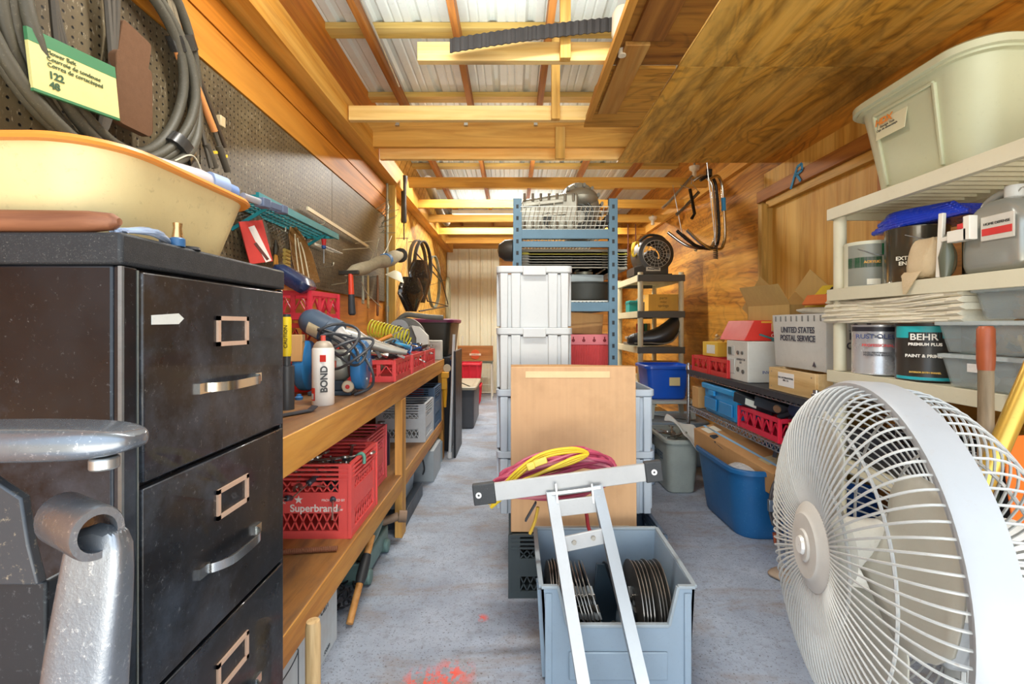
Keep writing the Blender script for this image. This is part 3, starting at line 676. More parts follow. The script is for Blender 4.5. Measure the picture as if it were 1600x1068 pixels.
for i, (px_, h, c, lab) in enumerate(((575, .22, 'c9a86a', 'slim wooden file handle hanging below the pegboard end'), (590, .30, '8a5a34', 'copper-coloured rod hanging near the conduit'), (567, .18, 'b8b49c', 'grey wrench hanging behind the hammer'))):
    o = peg('hanging_tool', lab, 'tool', px_, 430, .05)
    MB().tube([(0, 0, .0), (0, .002, -h)], .009, 8, rs=[.008, .011]).lathe([(.006, -.006), (.016, -.006), (.016, .006), (.006, .006)], (0, .002, -h - .01), 'x', 14).build('rod', M(c, .5, .3, .4), o); MB().cyl((-.052, 0, -.01), (.01, 0, -.01), .004).build('nail', M('8c8a80', .4, .6), o)
o = thing('hanger_wire', 'pale wire loop dangling under the pegboard towards the conduit', 'wire', pw(565, 440, .1))
q = pw(565, 440, .1); MB().tube(spline([(0, 0, 0), pw(575, 460, .1) - q, pw(596, 480, .08) - q], 6), .003, 6).build('wire', wirem, o)
def nail(o, off, z=0, y=0):
    MB().cyl((-off - .002, y, z), (.015, y, z), .004, n=8).build('nail', M('8c8a80', .4, .6), o)
# beyond the conduit
def lw(px, py, off=.04):
    Y = (1.14 - off) * F / (800 - px); q = at(px, py, Y); return V((-1.14 + off, Y, q.z))
q = lw(631, 275, .12)
o = thing('sledge_handle', 'dark iron bar with flared top hanging from a joist by the conduit', 'bar', q)
MB().tube([(0, 0, 0), (0, 0, -.04), (0, .0, -.09), (.0, .0, -.25), (0, 0, -.42), (0, 0, -.44)], .02, 12, rs=[.035, .034, .026, .024, .028, .024]).build('bar', M('39352e', .5, .3, .4), o)
MB().cyl((0, 0, -.44), (0, .01, -.60), .006).build('cord', M('4b4030', .7), o)
# bicycle wheel / belts
q = lw(653, 415, .14)
o = thing('rubber_belt', 'wide black rubber drive belt loop hanging on the slanted boards', 'belt', q, (0, 0, -22))
mb = MB()
for k in range(2):
    pts = [(.03 * k, .155 * math.sin(a) + .05 * k, .27 * math.cos(a)) for a in [2 * PI * i / 36 for i in range(36)]]
    rings = []
    for i, p in enumerate(pts):
        p = V(p); nrm = V((0, p.y - .05 * k, p.z)).normalized()
        rings.append([p + V((a_, 0, 0)) + nrm * b_ for a_, b_ in ((-.02, -.006), (.02, -.006), (.02, .006), (-.02, .006))])
    mb.loft(rings, closed=True)
mb.build('belt', M('37332d', .5, 0, .5, dirt='8c9a8c'), o); nail(o, .12, .262)
q = lw(678, 440, .14)
o = thing('grey_belt', 'worn grey-green belt hanging behind the wide black one', 'belt', q, (0, 0, -20))
rings = []
for i in range(32):
    a_ = 2 * PI * i / 32; p = V((0, .14 * math.sin(a_), .33 * math.cos(a_))); nrm = V((0, p.y, p.z)).normalized()
    rings.append([p + V((s_[0], 0, 0)) + nrm * s_[1] for s_ in ((-.02, -.005), (.02, -.005), (.02, .005), (-.02, .005))])
MB().loft(rings, closed=True).build('belt', M('6e7468', .5, 0, .6, dirt='3a3a34'), o); nail(o, .14, .322)
o = thing('folding_stand', 'bent black wire stand hanging in front of the grey belt', 'stand', lw(665, 455, .2)); q = lw(665, 455, .2)
pts = [(650, 395), (690, 440), (662, 448), (668, 470), (700, 478), (655, 486)]
MB().tube([lw(a_, b_, .22) - q for a_, b_ in pts], .008, 8).tube([lw(674, 410, .22) - q, lw(688, 430, .22) - q, lw(700, 475, .22) - q], .008, 8).build('frame', M('2e2822', .4, .4), o); nail(o, .2, 0)
for px_, py_, h, lab in ((641, 460, .14, 'shiny black curved guard hanging on the slanted boards, lower one'), (655, 440, .19, 'shiny black tapered guard hanging on the slanted boards, upper one')):
    q = lw(px_, py_, .22); o = thing('metal_guard', lab, 'guard', q, (0, 0, -38), 'black guards on the slanted boards')
    rings = []
    for z, w2 in ((h * 1.1, .09), (h * .5, .14), (0, .15), (-h * .5, .11), (-h * 1.1, .06)):
        rings.append([V((.05 * math.cos(t_), w2 * math.sin(t_), z)) for t_ in [rad(-80 + 160 * k / 8) for k in range(9)]] + [V((.042 * math.cos(t_), w2 * .93 * math.sin(t_), z)) for t_ in [rad(80 - 160 * k / 8) for k in range(9)]])
    MB().loft(rings).build('guard', M('241d17', .15, .3, .5, 8, dirt='c9c2a8', coat=.6), o)
q = lw(700, 470, .12); o = thing('wheel_arch', 'small weathered grey frame hanging in the back left corner', 'frame', q)
MB().tube([(0, .13 * math.sin(a_), .36 * math.cos(a_)) for a_ in [2 * PI * i / 24 for i in range(24)]], .03, 8, closed=True).build('frame', M('8d8668', .6, .1, .6), o); nail(o, .12, .33)
q = lw(650, 400, .1); o = thing('pull_rope', 'pale cord hanging by the guards on the slanted boards', 'cord', lw(636, 395, .14))
MB().tube([(0, 0, .15), (0, .002, 0), (.002, 0, -.28)], .005, 6).build('cord', M('bcae86', .8), o); nail(o, .14, .14)

# ================================================================ FOREGROUND HOIST AND BRACKET
hs = thing('engine_stand', 'black steel upright with rounded worn grey arm in front of the filing cabinet', 'stand', (-.50, .46, 0))
paint = M('4a5058', .35, .4, .9, 14, dirt='d5d8da', bmp=.15, coat=.3)
MB().bx(-.075, .035, .0, .006, 0, .925).bx(-.075, -.069, 0, .06, 0, .925).bx(.029, .035, 0, .06, 0, .925).build('upright', M('2b3036', .35, .35, .6, 10, dirt='9aa0a6'), hs, bevel=.003)
MB().loft([[V((x_, y_, z_)) for x_, z_ in ((-.075, .925), (.035, .925), (.025, .965), (.018, 1.01), (-.02, 1.035), (-.075, 1.04))] for y_ in (-.008, .002)]).build('gusset', M('40444a', .35, .3, .7, 10, dirt='d8c8a8'), hs, bevel=.002)
rings = []
for x_, w2, h2 in ((-.14, .03, .010), (-.10, .034, .014), (-.03, .036, .017), (.06, .034, .017), (.10, .03, .015), (.122, .022, .010), (.130, .010, .005)):
    rings.append([V((x_, p.x, p.y)) for p in rrect(w2, h2, min(w2, h2) * .8, 0, 0, 1.066, 4)])
MB().loft(rings).build('arm', M('7c838c', .22, .55, .9, 16, dirt='e4e6e8', coat=.4), hs, subsurf=1)
MB().cyl((.102, -.01, 1.04), (.102, -.01, 1.052), .012).build('bolt', steel, hs, bevel=.002)
MB().bx(-.16, .16, -.06, .10, 0, .03).build('base', paint, hs, bevel=.004)
cb = thing('chrome_bracket', 'scratched silver forked bracket with open round tube end, before the cabinet', 'bracket', (-.40, .43, 0)); cb.scale = (.88, .88, 1.028)
rings = []
for z_, w2, t2, cx_ in ((.0, .036, .02, .0), (.55, .034, .02, .0), (.68, .036, .022, -.002), (.78, .040, .022, -.004), (.86, .038, .018, .006), (.93, .033, .014, .016), (.97, .03, .012, .018)):
    rings.append([V((cx_ + p.x, p.y, z_)) for p in rrect(w2, t2, t2 * .7, 0, n=4)])
MB().loft(rings).build('shank', M('8e949c', .28, .7, .9, 10, dirt='f4f6f8', coat=.3, bmp=.15), cb, subsurf=1)
tb = MB(); c = V((.0, 0, .965)); ax_ = V((.88, -.47, 0)).normalized()
r1, r0 = .024, .0165
pv = ax_.cross(V((0, 0, 1))).normalized()
def ring_(o_, r_): return [c + ax_ * o_ + r_ * (math.cos(2 * PI * k / 24) * pv + math.sin(2 * PI * k / 24) * V((0, 0, 1))) for k in range(24)]
tb.loft([ring_(-.055, r1 * .95), ring_(-.05, r1), ring_(.03, r1), ring_(.034, r1 * .95), ring_(.034, r0), ring_(-.05, r0), ring_(-.055, r0)], closed=True)
tb.build('tube_end', M('8a9098', .26, .75, .9, 12, dirt='f4f6f8', coat=.3, bmp=.15), cb)
o = thing('white_stack', 'stack of pale plastic rings at the foot of the black upright', 'rings', (-.47, .40, .73))
for k in range(3): MB().lathe([(.02, 0), (.045, .0), (.05, .008), (.045, .016), (.02, .016)], (-.01, 0, k * .019)).build('ring', M('d8dcd8', .4, 0, .3), o)
MB().cyl((-.01, 0, -.73), (-.01, 0, 0), .019).build('post', M('8a8f94', .4, .5), o)
# ================================================================ CONTAINERS
def milk_crate(name, lab, col, loc, L=.33, W=.33, H=.28, rot=0, group=None, cat='crate', writing=None, wcol='f2e8e0', m_=None, band=(.34, .62)):
    o = thing(name, lab, cat, loc, (0, 0, rot), group); m_ = m_ or M(col, .45, 0, .35, 9)
    mb = MB(); t_ = .008
    mb.bx(-L/2, L/2, -W/2, W/2, 0, .006)
    for s in range(4):
        a = s * PI / 2; ln, dp = (L, W) if s % 2 == 0 else (W, L); Rm = Matrix.Rotation(a, 4, 'Z')
        mb.T = Rm
        y = -dp / 2
        def bb(x0, x1, z0, z1, t=t_, e=.001): mb.bx(x0, x1, y - e, y + t, z0, z1)
        bb(-ln/2 + .001, -ln/2 + .045, 0.001, H - .001, t_ + .001, .0022); bb(ln/2 - .045, ln/2 - .001, 0.001, H - .001, t_ + .001, .0022)
        bb(-ln/2 + .002, ln/2 - .002, 0, .03, t_ + .002, .0030); bb(-ln/2 + .003, ln/2 - .003, band[0] * H, band[1] * H)
        for k in range(4): bb(-ln/2 + .002, ln/2 - .002, H - .008 - k * .018, H - k * .018, t_ + .003, .0048)
        bb(-.06, .06, H - .085, H - .072)
        for z0, z1 in ((.03, band[0] * H), (band[1] * H, H - .07)):
            n = max(4, int((ln - .09) / .03)); dx = (ln - .09) / n; h = z1 - z0
            for k in range(n):
                x0 = -ln/2 + .045 + k * dx
                mb.bar((x0, y + .004, z0), (x0 + dx, y + .004, z1), .005, .004, (0, 1, 0)); mb.bar((x0 + dx, y + .004, z0), (x0, y + .004, z1), .005, .004, (0, 1, 0))
    mb.T = None
    for x in (-L/2, L/2):
        for y in (-W/2, W/2): mb.bx(x - .0065, x + .0065, y - .0065, y + .0065, .002, H - .0015)
    mb.build('basket', m_, o)
    if writing:
        for (s, size, dx, dz, face) in writing:
            p = (dx, -W/2 - .0032, dz) if face == '-y' else (L/2 + .0015, dx, dz) if face == '+x' else (-L/2 - .0015, dx, dz)
            text(s, size, p, face, M(wcol, .5, 0, 0), o, bold=.0008 if size > .02 else 0)
    return o
def soda_crate(name, lab, loc, L=.40, W=.28, H=.115, rot=0, col='c8282c', group=None, emblem=None):
    o = thing(name, lab, 'crate', loc, (0, 0, rot), group); mb = MB(); t_ = .006
    mb.bx(-L/2, L/2, -W/2, W/2, 0, .006)
    for s in range(4):
        ln, dp = (L, W) if s % 2 == 0 else (W, L); mb.T = Matrix.Rotation(s * PI / 2, 4, 'Z'); y = -dp / 2
        def bb(x0, x1, z0, z1, t=t_, e=.001): mb.bx(x0, x1, y - e, y + t, z0, z1)
        bb(-ln/2 + .001, ln/2 - .001, H - .022, H, .011, .003); bb(-ln/2 + .001, ln/2 - .001, 0, .03, .007, .002)
        n = max(3, int(ln / .07))
        for k in range(n + 1):
            x = -ln/2 + k * ln / n; bb(x - .010, x + .010, .001, H - .001)
            if k < n and not (emblem and s == 0 and abs(x + ln / n / 2) < .06):
                mb.bar((x, y + .003, .03), (x + ln / n / 2, y + .003, H - .03), .004, .008, (0, 1, 0)); mb.bar((x + ln / n, y + .003, .03), (x + ln / n / 2, y + .003, H - .03), .004, .008, (0, 1, 0))
        if emblem and s == 0: bb(-.05, .05, 0, H)
    mb.T = None; mb.build('basket', M(col, .45, 0, .3, 9, dirt='5a1414'), o)
    if emblem:
        q = MB().lathe([(.001, .002), (.04, .002), (.042, 0)], (0, -W/2 - .001, H * .48), 'y', 6, sgn=-1); q.build('emblem_plate', M('2c3a3c', .5, 0, .3), o)
        text(emblem, .032, (0, -W/2 - .0045, H * .48), '-y', M('b8c8c0', .5, 0, 0), o, bold=.001)
    return o
def tote(name, lab, cat, loc, hx, hy, h, col, rot=0, r=.06, taper=.9, lid=None, ribs=0, group=None, rough=.4, m_=None, rimw=.014, rx=None):
    """tapered plastic storage tote: shell, rolled rim, handle recess ribs, perhaps a lid"""
    o = thing(name, lab, cat, loc, rx or (0, 0, rot), group); m_ = m_ or M(col, rough, 0, .3, 6)
    f = lambda u: taper + (1 - taper) * u
    rings = [rrect(hx * taper - .012, hy * taper - .012, r * .8, 0), rrect(hx * taper, hy * taper, r, .012)]
    for u in (.25, .5, .75, .95, 1): rings.append(rrect(hx * f(u), hy * f(u), r, h * u))
    for u in (.95, .5, .05): rings.append(rrect(hx * f(u) - .004, hy * f(u) - .004, r, h * u + .002))
    MB().loft(rings).build('body', m_, o)
    rr = [rrect(hx + e, hy + e, r + e, h + dz) for e, dz in ((0, -.022), (rimw, -.020), (rimw, 0), (rimw * .6, .006), (-.004, .006), (-.004, -.003))]
    MB().loft(rr, False, False, closed=True).build('rim', m_, o)
    if ribs:
        mb = MB()
        for s in (-1, 1):
            for k in range(ribs):
                x = hx * (-.72 + 1.44 * k / max(1, ribs - 1))
                mb.bar((x * taper, s * hy * taper, .015), (x, s * (hy + .004), h - .02), .016, .016)
                y = hy * (-.72 + 1.44 * k / max(1, ribs - 1))
                mb.bar((s * hx * taper, y * taper, .015), (s * (hx + .004), y, h - .02), .016, .016)
        mb.build('ribs', m_, o, bevel=.003)
    if lid:
        lm = M(lid, .4, 0, .3, 6); rr = [rrect(hx + e, hy + e, r + e, h + dz) for e, dz in ((rimw + .006, -.014), (rimw + .008, .012), (rimw, .020), (-.02, .022), (-.035, .014), (-.05, .014))]
        MB().loft(rr).build('lid', lm, o)
    return o
def carton(name, lab, loc, L, W, H, rot=0, col='c79a62', open_=None, seed=0, rx=None, tape=True, group=None, cat='box', label=None):
    o = thing(name, lab, cat, loc, rx or (0, 0, rot), group); m_ = board_card(col, seed)
    if open_:
        mb = MB(); t_ = .004
        mb.bx(-L/2, L/2, -W/2, W/2, 0, t_)
        mb.bx(-L/2, L/2, -W/2, -W/2 + t_, 0, H).bx(-L/2, L/2, W/2 - t_, W/2, 0, H).bx(-L/2, -L/2 + t_, -W/2, W/2, 0, H).bx(L/2 - t_, L/2, -W/2, W/2, 0, H)
        mb.build('body', m_, o)
        fl = W * .48
        for s, an in ((-1, open_), (1, open_ * .8)):
            c, sn = math.cos(rad(an)) * fl, math.sin(rad(an)) * fl
            MB().bar((0, s * W/2, H), (0, s * (W/2 + c), H + sn), L * .98, t_, (1, 0, 0)).build('flap', m_, o)
            MB().loft([[V((s * L/2, -W/2, H)), V((s * L/2, W/2, H)), V((s * (L/2 + .7 * c), W/2 - .01, H + sn)), V((s * (L/2 + .7 * c), -W/2 + .01, H + sn))],
                       [V((s * L/2 + .004, -W/2, H)), V((s * L/2 + .004, W/2, H)), V((s * (L/2 + .7 * c) + .004, W/2 - .01, H + sn)), V((s * (L/2 + .7 * c) + .004, -W/2 + .01, H + sn))]]).build('flap', m_, o)
    else:
        MB().bx(-L/2, L/2, -W/2, W/2, 0, H).build('body', m_, o, bevel=.003)
        if tape: MB().bx(-L/2 - .001, L/2 + .001, -.024, .024, H - .001, H + .0012).bx(-L/2 - .0012, -L/2, -.024, .024, H * .75, H).bx(L/2, L/2 + .0012, -.024, .024, H * .75, H).build('tape', M('c9aa78', .25, 0, .1), o)
    return o

# ---------------------------------------------------------------- small tools to scatter (made once, then copied)
def wrench(L=.18, label='steel wrench', col='b4b2aa'):
    o = thing('wrench', label, 'wrench')
    mb = MB().bar((-L/2 + .02, 0, 0), (L/2 - .02, 0, 0), .012, .005)
    mb.lathe([(.009, -.004), (.018, -.004), (.018, .004), (.009, .004), (.009, -.004)], (L/2 - .01, 0, 0), n=12)
    mb.lathe([(.008, -.004), (.019, -.004), (.019, .004), (.008, .004), (.008, -.004)], (-L/2 + .01, 0, 0), n=12, a0=rad(-140), a1=rad(140))
    mb.build('wrench_body', M(col, .3, .85, .4), o); return o
def driver(h='b83228', label='screwdriver', L=.2):
    o = thing('screwdriver', label, 'screwdriver')
    MB().lathe([(.001, -.0), (.011, .002), (.014, .03), (.011, .08), (.012, .095), (.006, .1)], axis='x', n=12).build('handle', M(h, .35), o)
    MB().cyl((.095, 0, 0), (L, 0, 0), .0032, n=8).build('shaft', M('b4b2aa', .3, .85, .3), o); return o
def socket(label='socket'):
    o = thing('socket', label, 'socket')
    MB().lathe([(.008, 0), (.013, 0), (.013, .035), (.008, .035), (.008, 0)], n=12).build('sleeve', M('a8a8a2', .3, .85, .4), o); return o
def plier(label='pliers', h='2a62a8'):
    o = thing('pliers', label, 'pliers')
    MB().tube([(.10, 0, 0), (.08, .004, 0), (.05, 0, 0), (.04, 0, 0)], .01, 8, rs=[.004, .011, .014, .008]).build('jaw', M('6a6862', .35, .8), o)
    for s in (-1, 1): MB().tube(spline([(.05, s * .004, 0), (.0, s * .02, 0), (-.08, s * .026, 0)], 4), .007, 8).build('grip', M(h, .45), o)
    return o
def scatter(proto, n, box_, group, lab, tilt=30, names=None, zang=None):
    x0, x1, y0, y1, z0, z1 = box_
    for k in range(n):
        loc = (R.uniform(x0, x1), R.uniform(y0, y1), R.uniform(z0, z1)); rot = (R.uniform(-tilt, tilt), R.uniform(-tilt, tilt), R.uniform(0, 360) if zang is None else zang + R.uniform(-25, 25))
        c = proto if (k == 0 and not proto.get('used')) else dup(proto)
        proto['used'] = 1
        c.location = loc; c.rotation_euler = [rad(a) for a in rot]; c['label'] = lab; c['group'] = group
        if 'used' in c: del c['used']
        proto['used'] = 1
def done(p):
    if 'used' in p: del p['used']

# ================================================================ WORKBENCH
BZ = .88; bx0, bx1 = XL + .02, -.61
bwood = wood('c2812e', '8c5218', 'd8a04a', 'y', .8, rough=.5, seed=50)
btop = wood('8a5c38', '57381f', 'b08a5c', 'y', .5, rough=.45, seed=51, knots=False, dark='4a4038')
wb = thing('workbench', 'long rough timber workbench with a lower shelf along the left wall', 'workbench', (0, 0, 0))
MB().bx(bx0, bx1 - .002, 1.10, 4.15, BZ - .02, BZ).build('benchtop', btop, wb, bevel=.003)
MB().bx(bx1 - .04, bx1, 1.10, 4.15, BZ - .11, BZ - .001).build('apron', bwood, wb, bevel=.003)
MB().bx(bx0, bx1 - .002, 1.10, 4.15, .33, .35).build('lower_shelf', wood('a4713a', '6f4820', 'c09058', 'y', .5, seed=52, knots=False, dark='5a4a3c'), wb, bevel=.003)
MB().bx(bx1 - .04, bx1, 1.10, 4.15, .26, .349).build('shelf_rail', bwood, wb, bevel=.003)
for y in (1.13, 2.60, 4.10):
    for x in (bx1 - .001, bx0 + .045): MB().bx(x - .04, x + .002, y - .045, y + .045, 0, BZ - (.115 if x < -.7 else .112)).build('leg', wood('d09444', '9a6422', 'e2b064', 'z', .8, seed=53), wb, bevel=.003)
# ---- on the bench
def can_(o, r, h, col, lid, rough=.35, wrap=None, n=32):
    MB().lathe([(.001, 0), (r * .97, 0), (r, .004), (r, h - .006)], n=n).build('body', M(col, rough, 0, .2, 10), o)
    MB().lathe([(r, h - .006), (r * 1.02, h - .004), (r * 1.02, h), (r * .9, h), (r * .86, h - .006), (.001, h - .006)], n=n).build('lid', lid, o)
sc_ = thing('foam_can', 'white spray foam can with grey nozzle standing on the bench front edge', 'spray can', (-.715, 1.745, BZ))
MB().lathe([(.001, 0), (.038, 0), (.040, .005), (.040, .21), (.037, .216)], n=32).build('body', M('e4e0da', .35, 0, .35, 8, dirt='9a8f80'), sc_)
MB().lathe([(.037, .216), (.034, .225), (.024, .238), (.010, .242), (.001, .242)]).build('dome', M('a89c8c', .5, .3, .4), sc_)
MB().cyl((0, 0, .24), (0, 0, .262), .009).build('nozzle', M('d8564a', .5), sc_)
red = M('cc3328', .5, 0, 0)
MB().lathe([(.0405, .02), (.0405, .066), (.0403, .067)], a0=rad(-158), a1=rad(-112), n=10).build('red_panel', red, sc_)
MB().lathe([(.0406, .024), (.0406, .045), (.0405, .046)], a0=rad(-155), a1=rad(-122), n=8).build('barcode_panel', M('c8d4dc', .5, 0, .3, 90, dirt='333333'), sc_)
text('BOND', .034, (.020, -.0385, .10), '-y', M('2a2a2c', .5, 0, 0), sc_, extra=(0, -90, 28), bold=.001)
MB().bx(.004, .026, -.0405, -.0385, .165, .19).build('red_frame', red, sc_)
# bench grinder
bg_ = thing('bench_grinder', 'blue bench grinder with two wheel guards and a grey motor', 'grinder', (-.785, 2.03, BZ), (0, 0, 6))
blue = M('2f78b4', .35, 0, .4, 9, dirt='1c3a58')
for s, dx in ((-1, 0), (1, .235)):
    MB().lathe([(.001, -.022), (.10, -.022), (.108, -.014), (.110, 0), (.108, .02), (.10, .026), (.001, .026)], (-.16 + dx + .04, 0, .125), 'x', 40).build('wheel_guard', blue, bg_)
MB().lathe([(.001, -.07), (.05, -.07), (.068, -.05), (.072, 0), (.068, .05), (.05, .07), (.001, .07)], (.0, 0, .125), 'x', 32).build('motor', M('9a9a90', .4, .4, .5, 12), bg_)
for k in range(4): a_ = rad(45 + 90 * k); MB().lathe([(.001, .004), (.006, .004), (.007, 0)], (.152, .08 * math.cos(a_), .125 + .08 * math.sin(a_)), 'x', 8).build('guard_screw', steel, bg_)
MB().lathe([(.001, .0), (.03, .0), (.03, .006), (.001, .006)], (.153, 0, .125), 'x', 24).build('end_cover', M('1f5a90', .35), bg_)
MB().bx(-.09, .09, -.07, .07, 0, .018).bx(-.05, .05, -.04, .04, .018, .06).build('base', M('3a4a58', .4, .2, .4), bg_, bevel=.004)
MB().lathe([(.001, 0), (.024, 0), (.026, -.006), (.022, -.012), (.001, -.012)], (.08, -.078, .04), 'y').build('switch_plate', M('c4b8a0', .5, .2, .3), bg_)
MB().lathe([(.001, -.014), (.009, -.014), (.010, -.008)], (.08, -.078, .04), 'y').build('switch_button', M('b82c2c', .5), bg_)
MB().box((.085, -.05, .13), (.03, .05, .004)).box((-.17, -.09, .12), (.04, .04, .004)).build('tool_rest', steel, bg_)
MB().box((0, -.0725, .135), (.06, .003, .03)).build('rating_plate', M('b05848', .5, 0, .4), bg_)
# tangle of black cord over the grinder
o = thing('power_cord', 'loops of grey-black power cord draped over the bench grinder', 'cord', (-.72, 2.02, 1.12))
mb = MB()
for k in range(4):
    ph = k * 1.3; pts = [(.075 * math.cos(t_ + ph) * (1 + .1 * k) + .01 * k, -.06 + .05 * math.sin(t_ * 2 + ph) - .03, .065 * math.sin(t_) - .02 * k) for t_ in [2 * PI * i / 30 for i in range(30)]]
    mb.tube(pts, .006, 7, closed=True)
mb.tube(spline([(.08, -.06, -.06), (.13, -.08, -.13), (.12, -.05, -.2), (.05, -.06, -.235)], 6), .006, 7)
mb.build('cord', M('3c3f44', .45, 0, .3), o)
# grey tank / dryer
a = V((-.935, 2.05, 1.22)); o = thing('hose_canister', 'slate grey plastic canister with printed label lying above the bench grinder', 'canister', a)
d = V((.17, -.02, -.085)).normalized()
mb = MB(); L = [(0, .012), (.012, .038), (.03, .052), (.05, .058), (.14, .058), (.145, .064), (.185, .064), (.19, .05)]
mb.tube([d * l for l, r_ in L], .05, 28, rs=[r_ for l, r_ in L]); mb.build('body', M('46586c', .4, 0, .3), o)
lb = MB(); pv = d.cross(V((0, 1, 0))).normalized(); qv = V((0, -1, 0))
lb.loft([[d * l + (.0588) * (math.cos(t_) * (-qv) * -1 + math.sin(t_) * pv * -1) for t_ in [rad(-5 + 60 * k / 8) for k in range(9)]] for l in (.065, .12)], False, False)
lb.build('label_sticker', M('d0c4a0', .5, 0, .8, 60, dirt='b86a3a'), o)
MB().tube([d * .19, d * .21, d * .24], .04, 20, rs=[.045, .035, .03]).build('neck', M('b8b4b0', .4, .1, .4), o)
o = thing('air_tool', 'dull silver air tool lying on the pile beyond the grinder', 'air tool', (-.70, 2.28, 1.08), (8, 12, 18))
MB().tube([(-.14, 0, .04), (-.08, 0, .03), (-.02, 0, .01), (.1, 0, .0), (.18, 0, .0)], .03, 16, rs=[.028, .036, .03, .022, .012]).build('barrel', M('aaa69c', .35, .6, .5), o)
MB().bar((.0, 0, .02), (.06, .0, -.05), .02, .018).build('trigger', M('5c5a58', .5), o, bevel=.003)
# crates behind the cabinet
soda_crate('soda_crate', 'red soda crate at the bottom of the stack behind the cabinet', (-.99, 2.22, BZ), L=.24, W=.30, H=.15, group='red crates stacked behind the cabinet')
text('Coca-Cola', .05, (-.92, 2.066, BZ + .085), '-y', M('f0e8e0', .5, 0, 0), [c for c in bpy.data.objects if c.name == 'soda_crate'][0], extra=(0, 0, 0))
soda_crate('soda_crate', 'red crate tipped on edge above the lowest one behind the cabinet', (-1.0, 2.22, BZ + .16), L=.24, W=.28, H=.15, rot=8, col='d03a26', group='red crates stacked behind the cabinet')
soda_crate('soda_crate', 'topmost red crate of the stack behind the cabinet, under the blue seat', (-1.0, 2.18, BZ + .325), L=.24, W=.26, H=.13, rot=-6, col='cc3444', group='red crates stacked behind the cabinet')
o = thing('vinyl_pad', 'shiny dark blue vinyl pad leaning on top of the red crates', 'pad', (-.97, 2.05, BZ + .50), (0, 32, 10))
MB().loft([rrect(.07, .08, .03, -.03), rrect(.085, .095, .04, -.01), rrect(.085, .095, .04, .02), rrect(.06, .07, .03, .04)]).build('pad', M('1d2c50', .25, 0, .3, coat=.4), o)
o = thing('caulk_tube', 'black tube with bright yellow label standing at the cabinet edge on the bench', 'tube', (-.805, 1.645, BZ), (0, 0, 0))
MB().cyl((0, 0, 0), (0, 0, .155), .026).cyl((0, 0, .155), (0, 0, .34), .014).build('body', M('33363a', .4, 0, .3), o)
MB().lathe([(.0145, .19), (.0165, .20), (.0165, .32), (.0145, .33)]).build('yellow_label', M('dcc21e', .45, 0, .2), o)
text('CAUTION', .018, (.006, -.018, .26), '-y', M('3a3020', .5, 0, 0), o, extra=(0, -90, 0))
carton('small_box', 'small brown paper bag box between the red crates and the cabinet', (-.90, 1.93, BZ + .15), .05, .05, .11, 12)
o = thing('blue_knob', 'small blue knob lying on the bench left of the grinder foot', 'knob', (-.86, 1.86, BZ))  # small blue knob
MB().lathe([(.001, 0), (.014, 0), (.016, .01), (.009, .016), (.009, .022), (.001, .024)]).build('knob', M('2f6fa8', .4), o)
o = thing('flat_strap', 'flat grey steel strap lying on the bench by the cabinet', 'strap', (-.745, 1.52, BZ), (0, 0, 60))
MB().bar((-.09, 0, .006), (.09, 0, .006), .03, .004).bar((.09, 0, .006), (.11, 0, .018), .03, .004).build('strap', M('5b6068', .35, .6, .5), o)
# red tray crates in a row along the bench
for i, (y, lab) in enumerate(((2.64, 'red tray crate with dark emblem plate at the near end of the bench row'), (3.07, 'red tray crate, middle one of the bench row'), (3.48, 'red tray crate at the far end of the bench row'))):
    soda_crate('tray_crate', lab, (-.79, y, BZ), L=.33, W=.40, H=.115, col='d84a4a', emblem='S3' if i == 0 else None, group='red tray crates along the bench')
p = wrench(.2); scatter(p, 16, (-.92, -.66, 2.55, 3.6, BZ + .09, BZ + .15), 'loose wrenches on the tray crates', 'loose wrench among the clutter in the red tray crates'); done(p)
p = plier(); scatter(p, 7, (-.92, -.66, 2.55, 3.6, BZ + .12, BZ + .16), 'pliers on the tray crates', 'blue-handled pliers among the clutter in the red tray crates'); done(p)
p = driver('2a6aa8', L=.22); scatter(p, 7, (-.92, -.68, 2.5, 3.6, BZ + .12, BZ + .17), 'blue screwdrivers on the tray crates', 'blue-handled screwdriver in the red tray crates'); done(p)
p = socket(); scatter(p, 14, (-.92, -.66, 2.5, 3.6, BZ + .06, BZ + .12), 'sockets in the tray crates', 'small steel socket in the red tray crates', 60); done(p)
def power_tool(name, lab, loc, rot, c1, c2, s=1):
    o = thing(name, lab, 'power tool', loc, rot)
    MB().tube([V(q) * s for q in ((-.09, 0, 0), (-.08, 0, 0), (0, 0, 0), (.05, 0, 0), (.09, 0, 0), (.10, 0, 0))], .04, 20, rs=[q * s for q in (.02, .038, .040, .036, .022, .012)]).build('motor_housing', M(c1, .4, .1, .4), o)
    MB().loft([[V((x_ + q.x, q.y, z_)) * s for q in rrect(w2, .016, .012, 0, n=3)] for x_, z_, w2 in ((-.03, -.02, .022), (-.04, -.08, .019), (-.045, -.12, .022))]).build('grip', M(c2, .55), o)
    mb = MB()
    for k in range(5): mb.lathe([(.030 * s, 0), (.0415 * s, .002 * s), (.0415 * s, .007 * s), (.03 * s, .008 * s)], ((-.05 + k * .016) * s, 0, 0), 'x', 20)
    mb.build('cooling_ribs', M('3a4648', .4, .3, .3), o)
    MB().cyl((.10 * s, 0, 0), (.14 * s, 0, 0), .007 * s).build('spindle', steel, o); return o
power_tool('impact_wrench', 'dark green-grey ribbed motor tool lying at the near end of the tray crates', (-.745, 2.55, BZ + .17), (10, 20, 30), '4c5a58', '3a4040', 1.15)
power_tool('drill', 'blue and grey power drill lying on the middle of the tray crates', (-.72, 2.95, BZ + .17), (70, 10, 70), '2c86c4', '34506a')
power_tool('drill', 'black power tool lying at the far end of the tray crates', (-.80, 3.4, BZ + .17), (80, 0, 120), '33363c', '2a2c30')
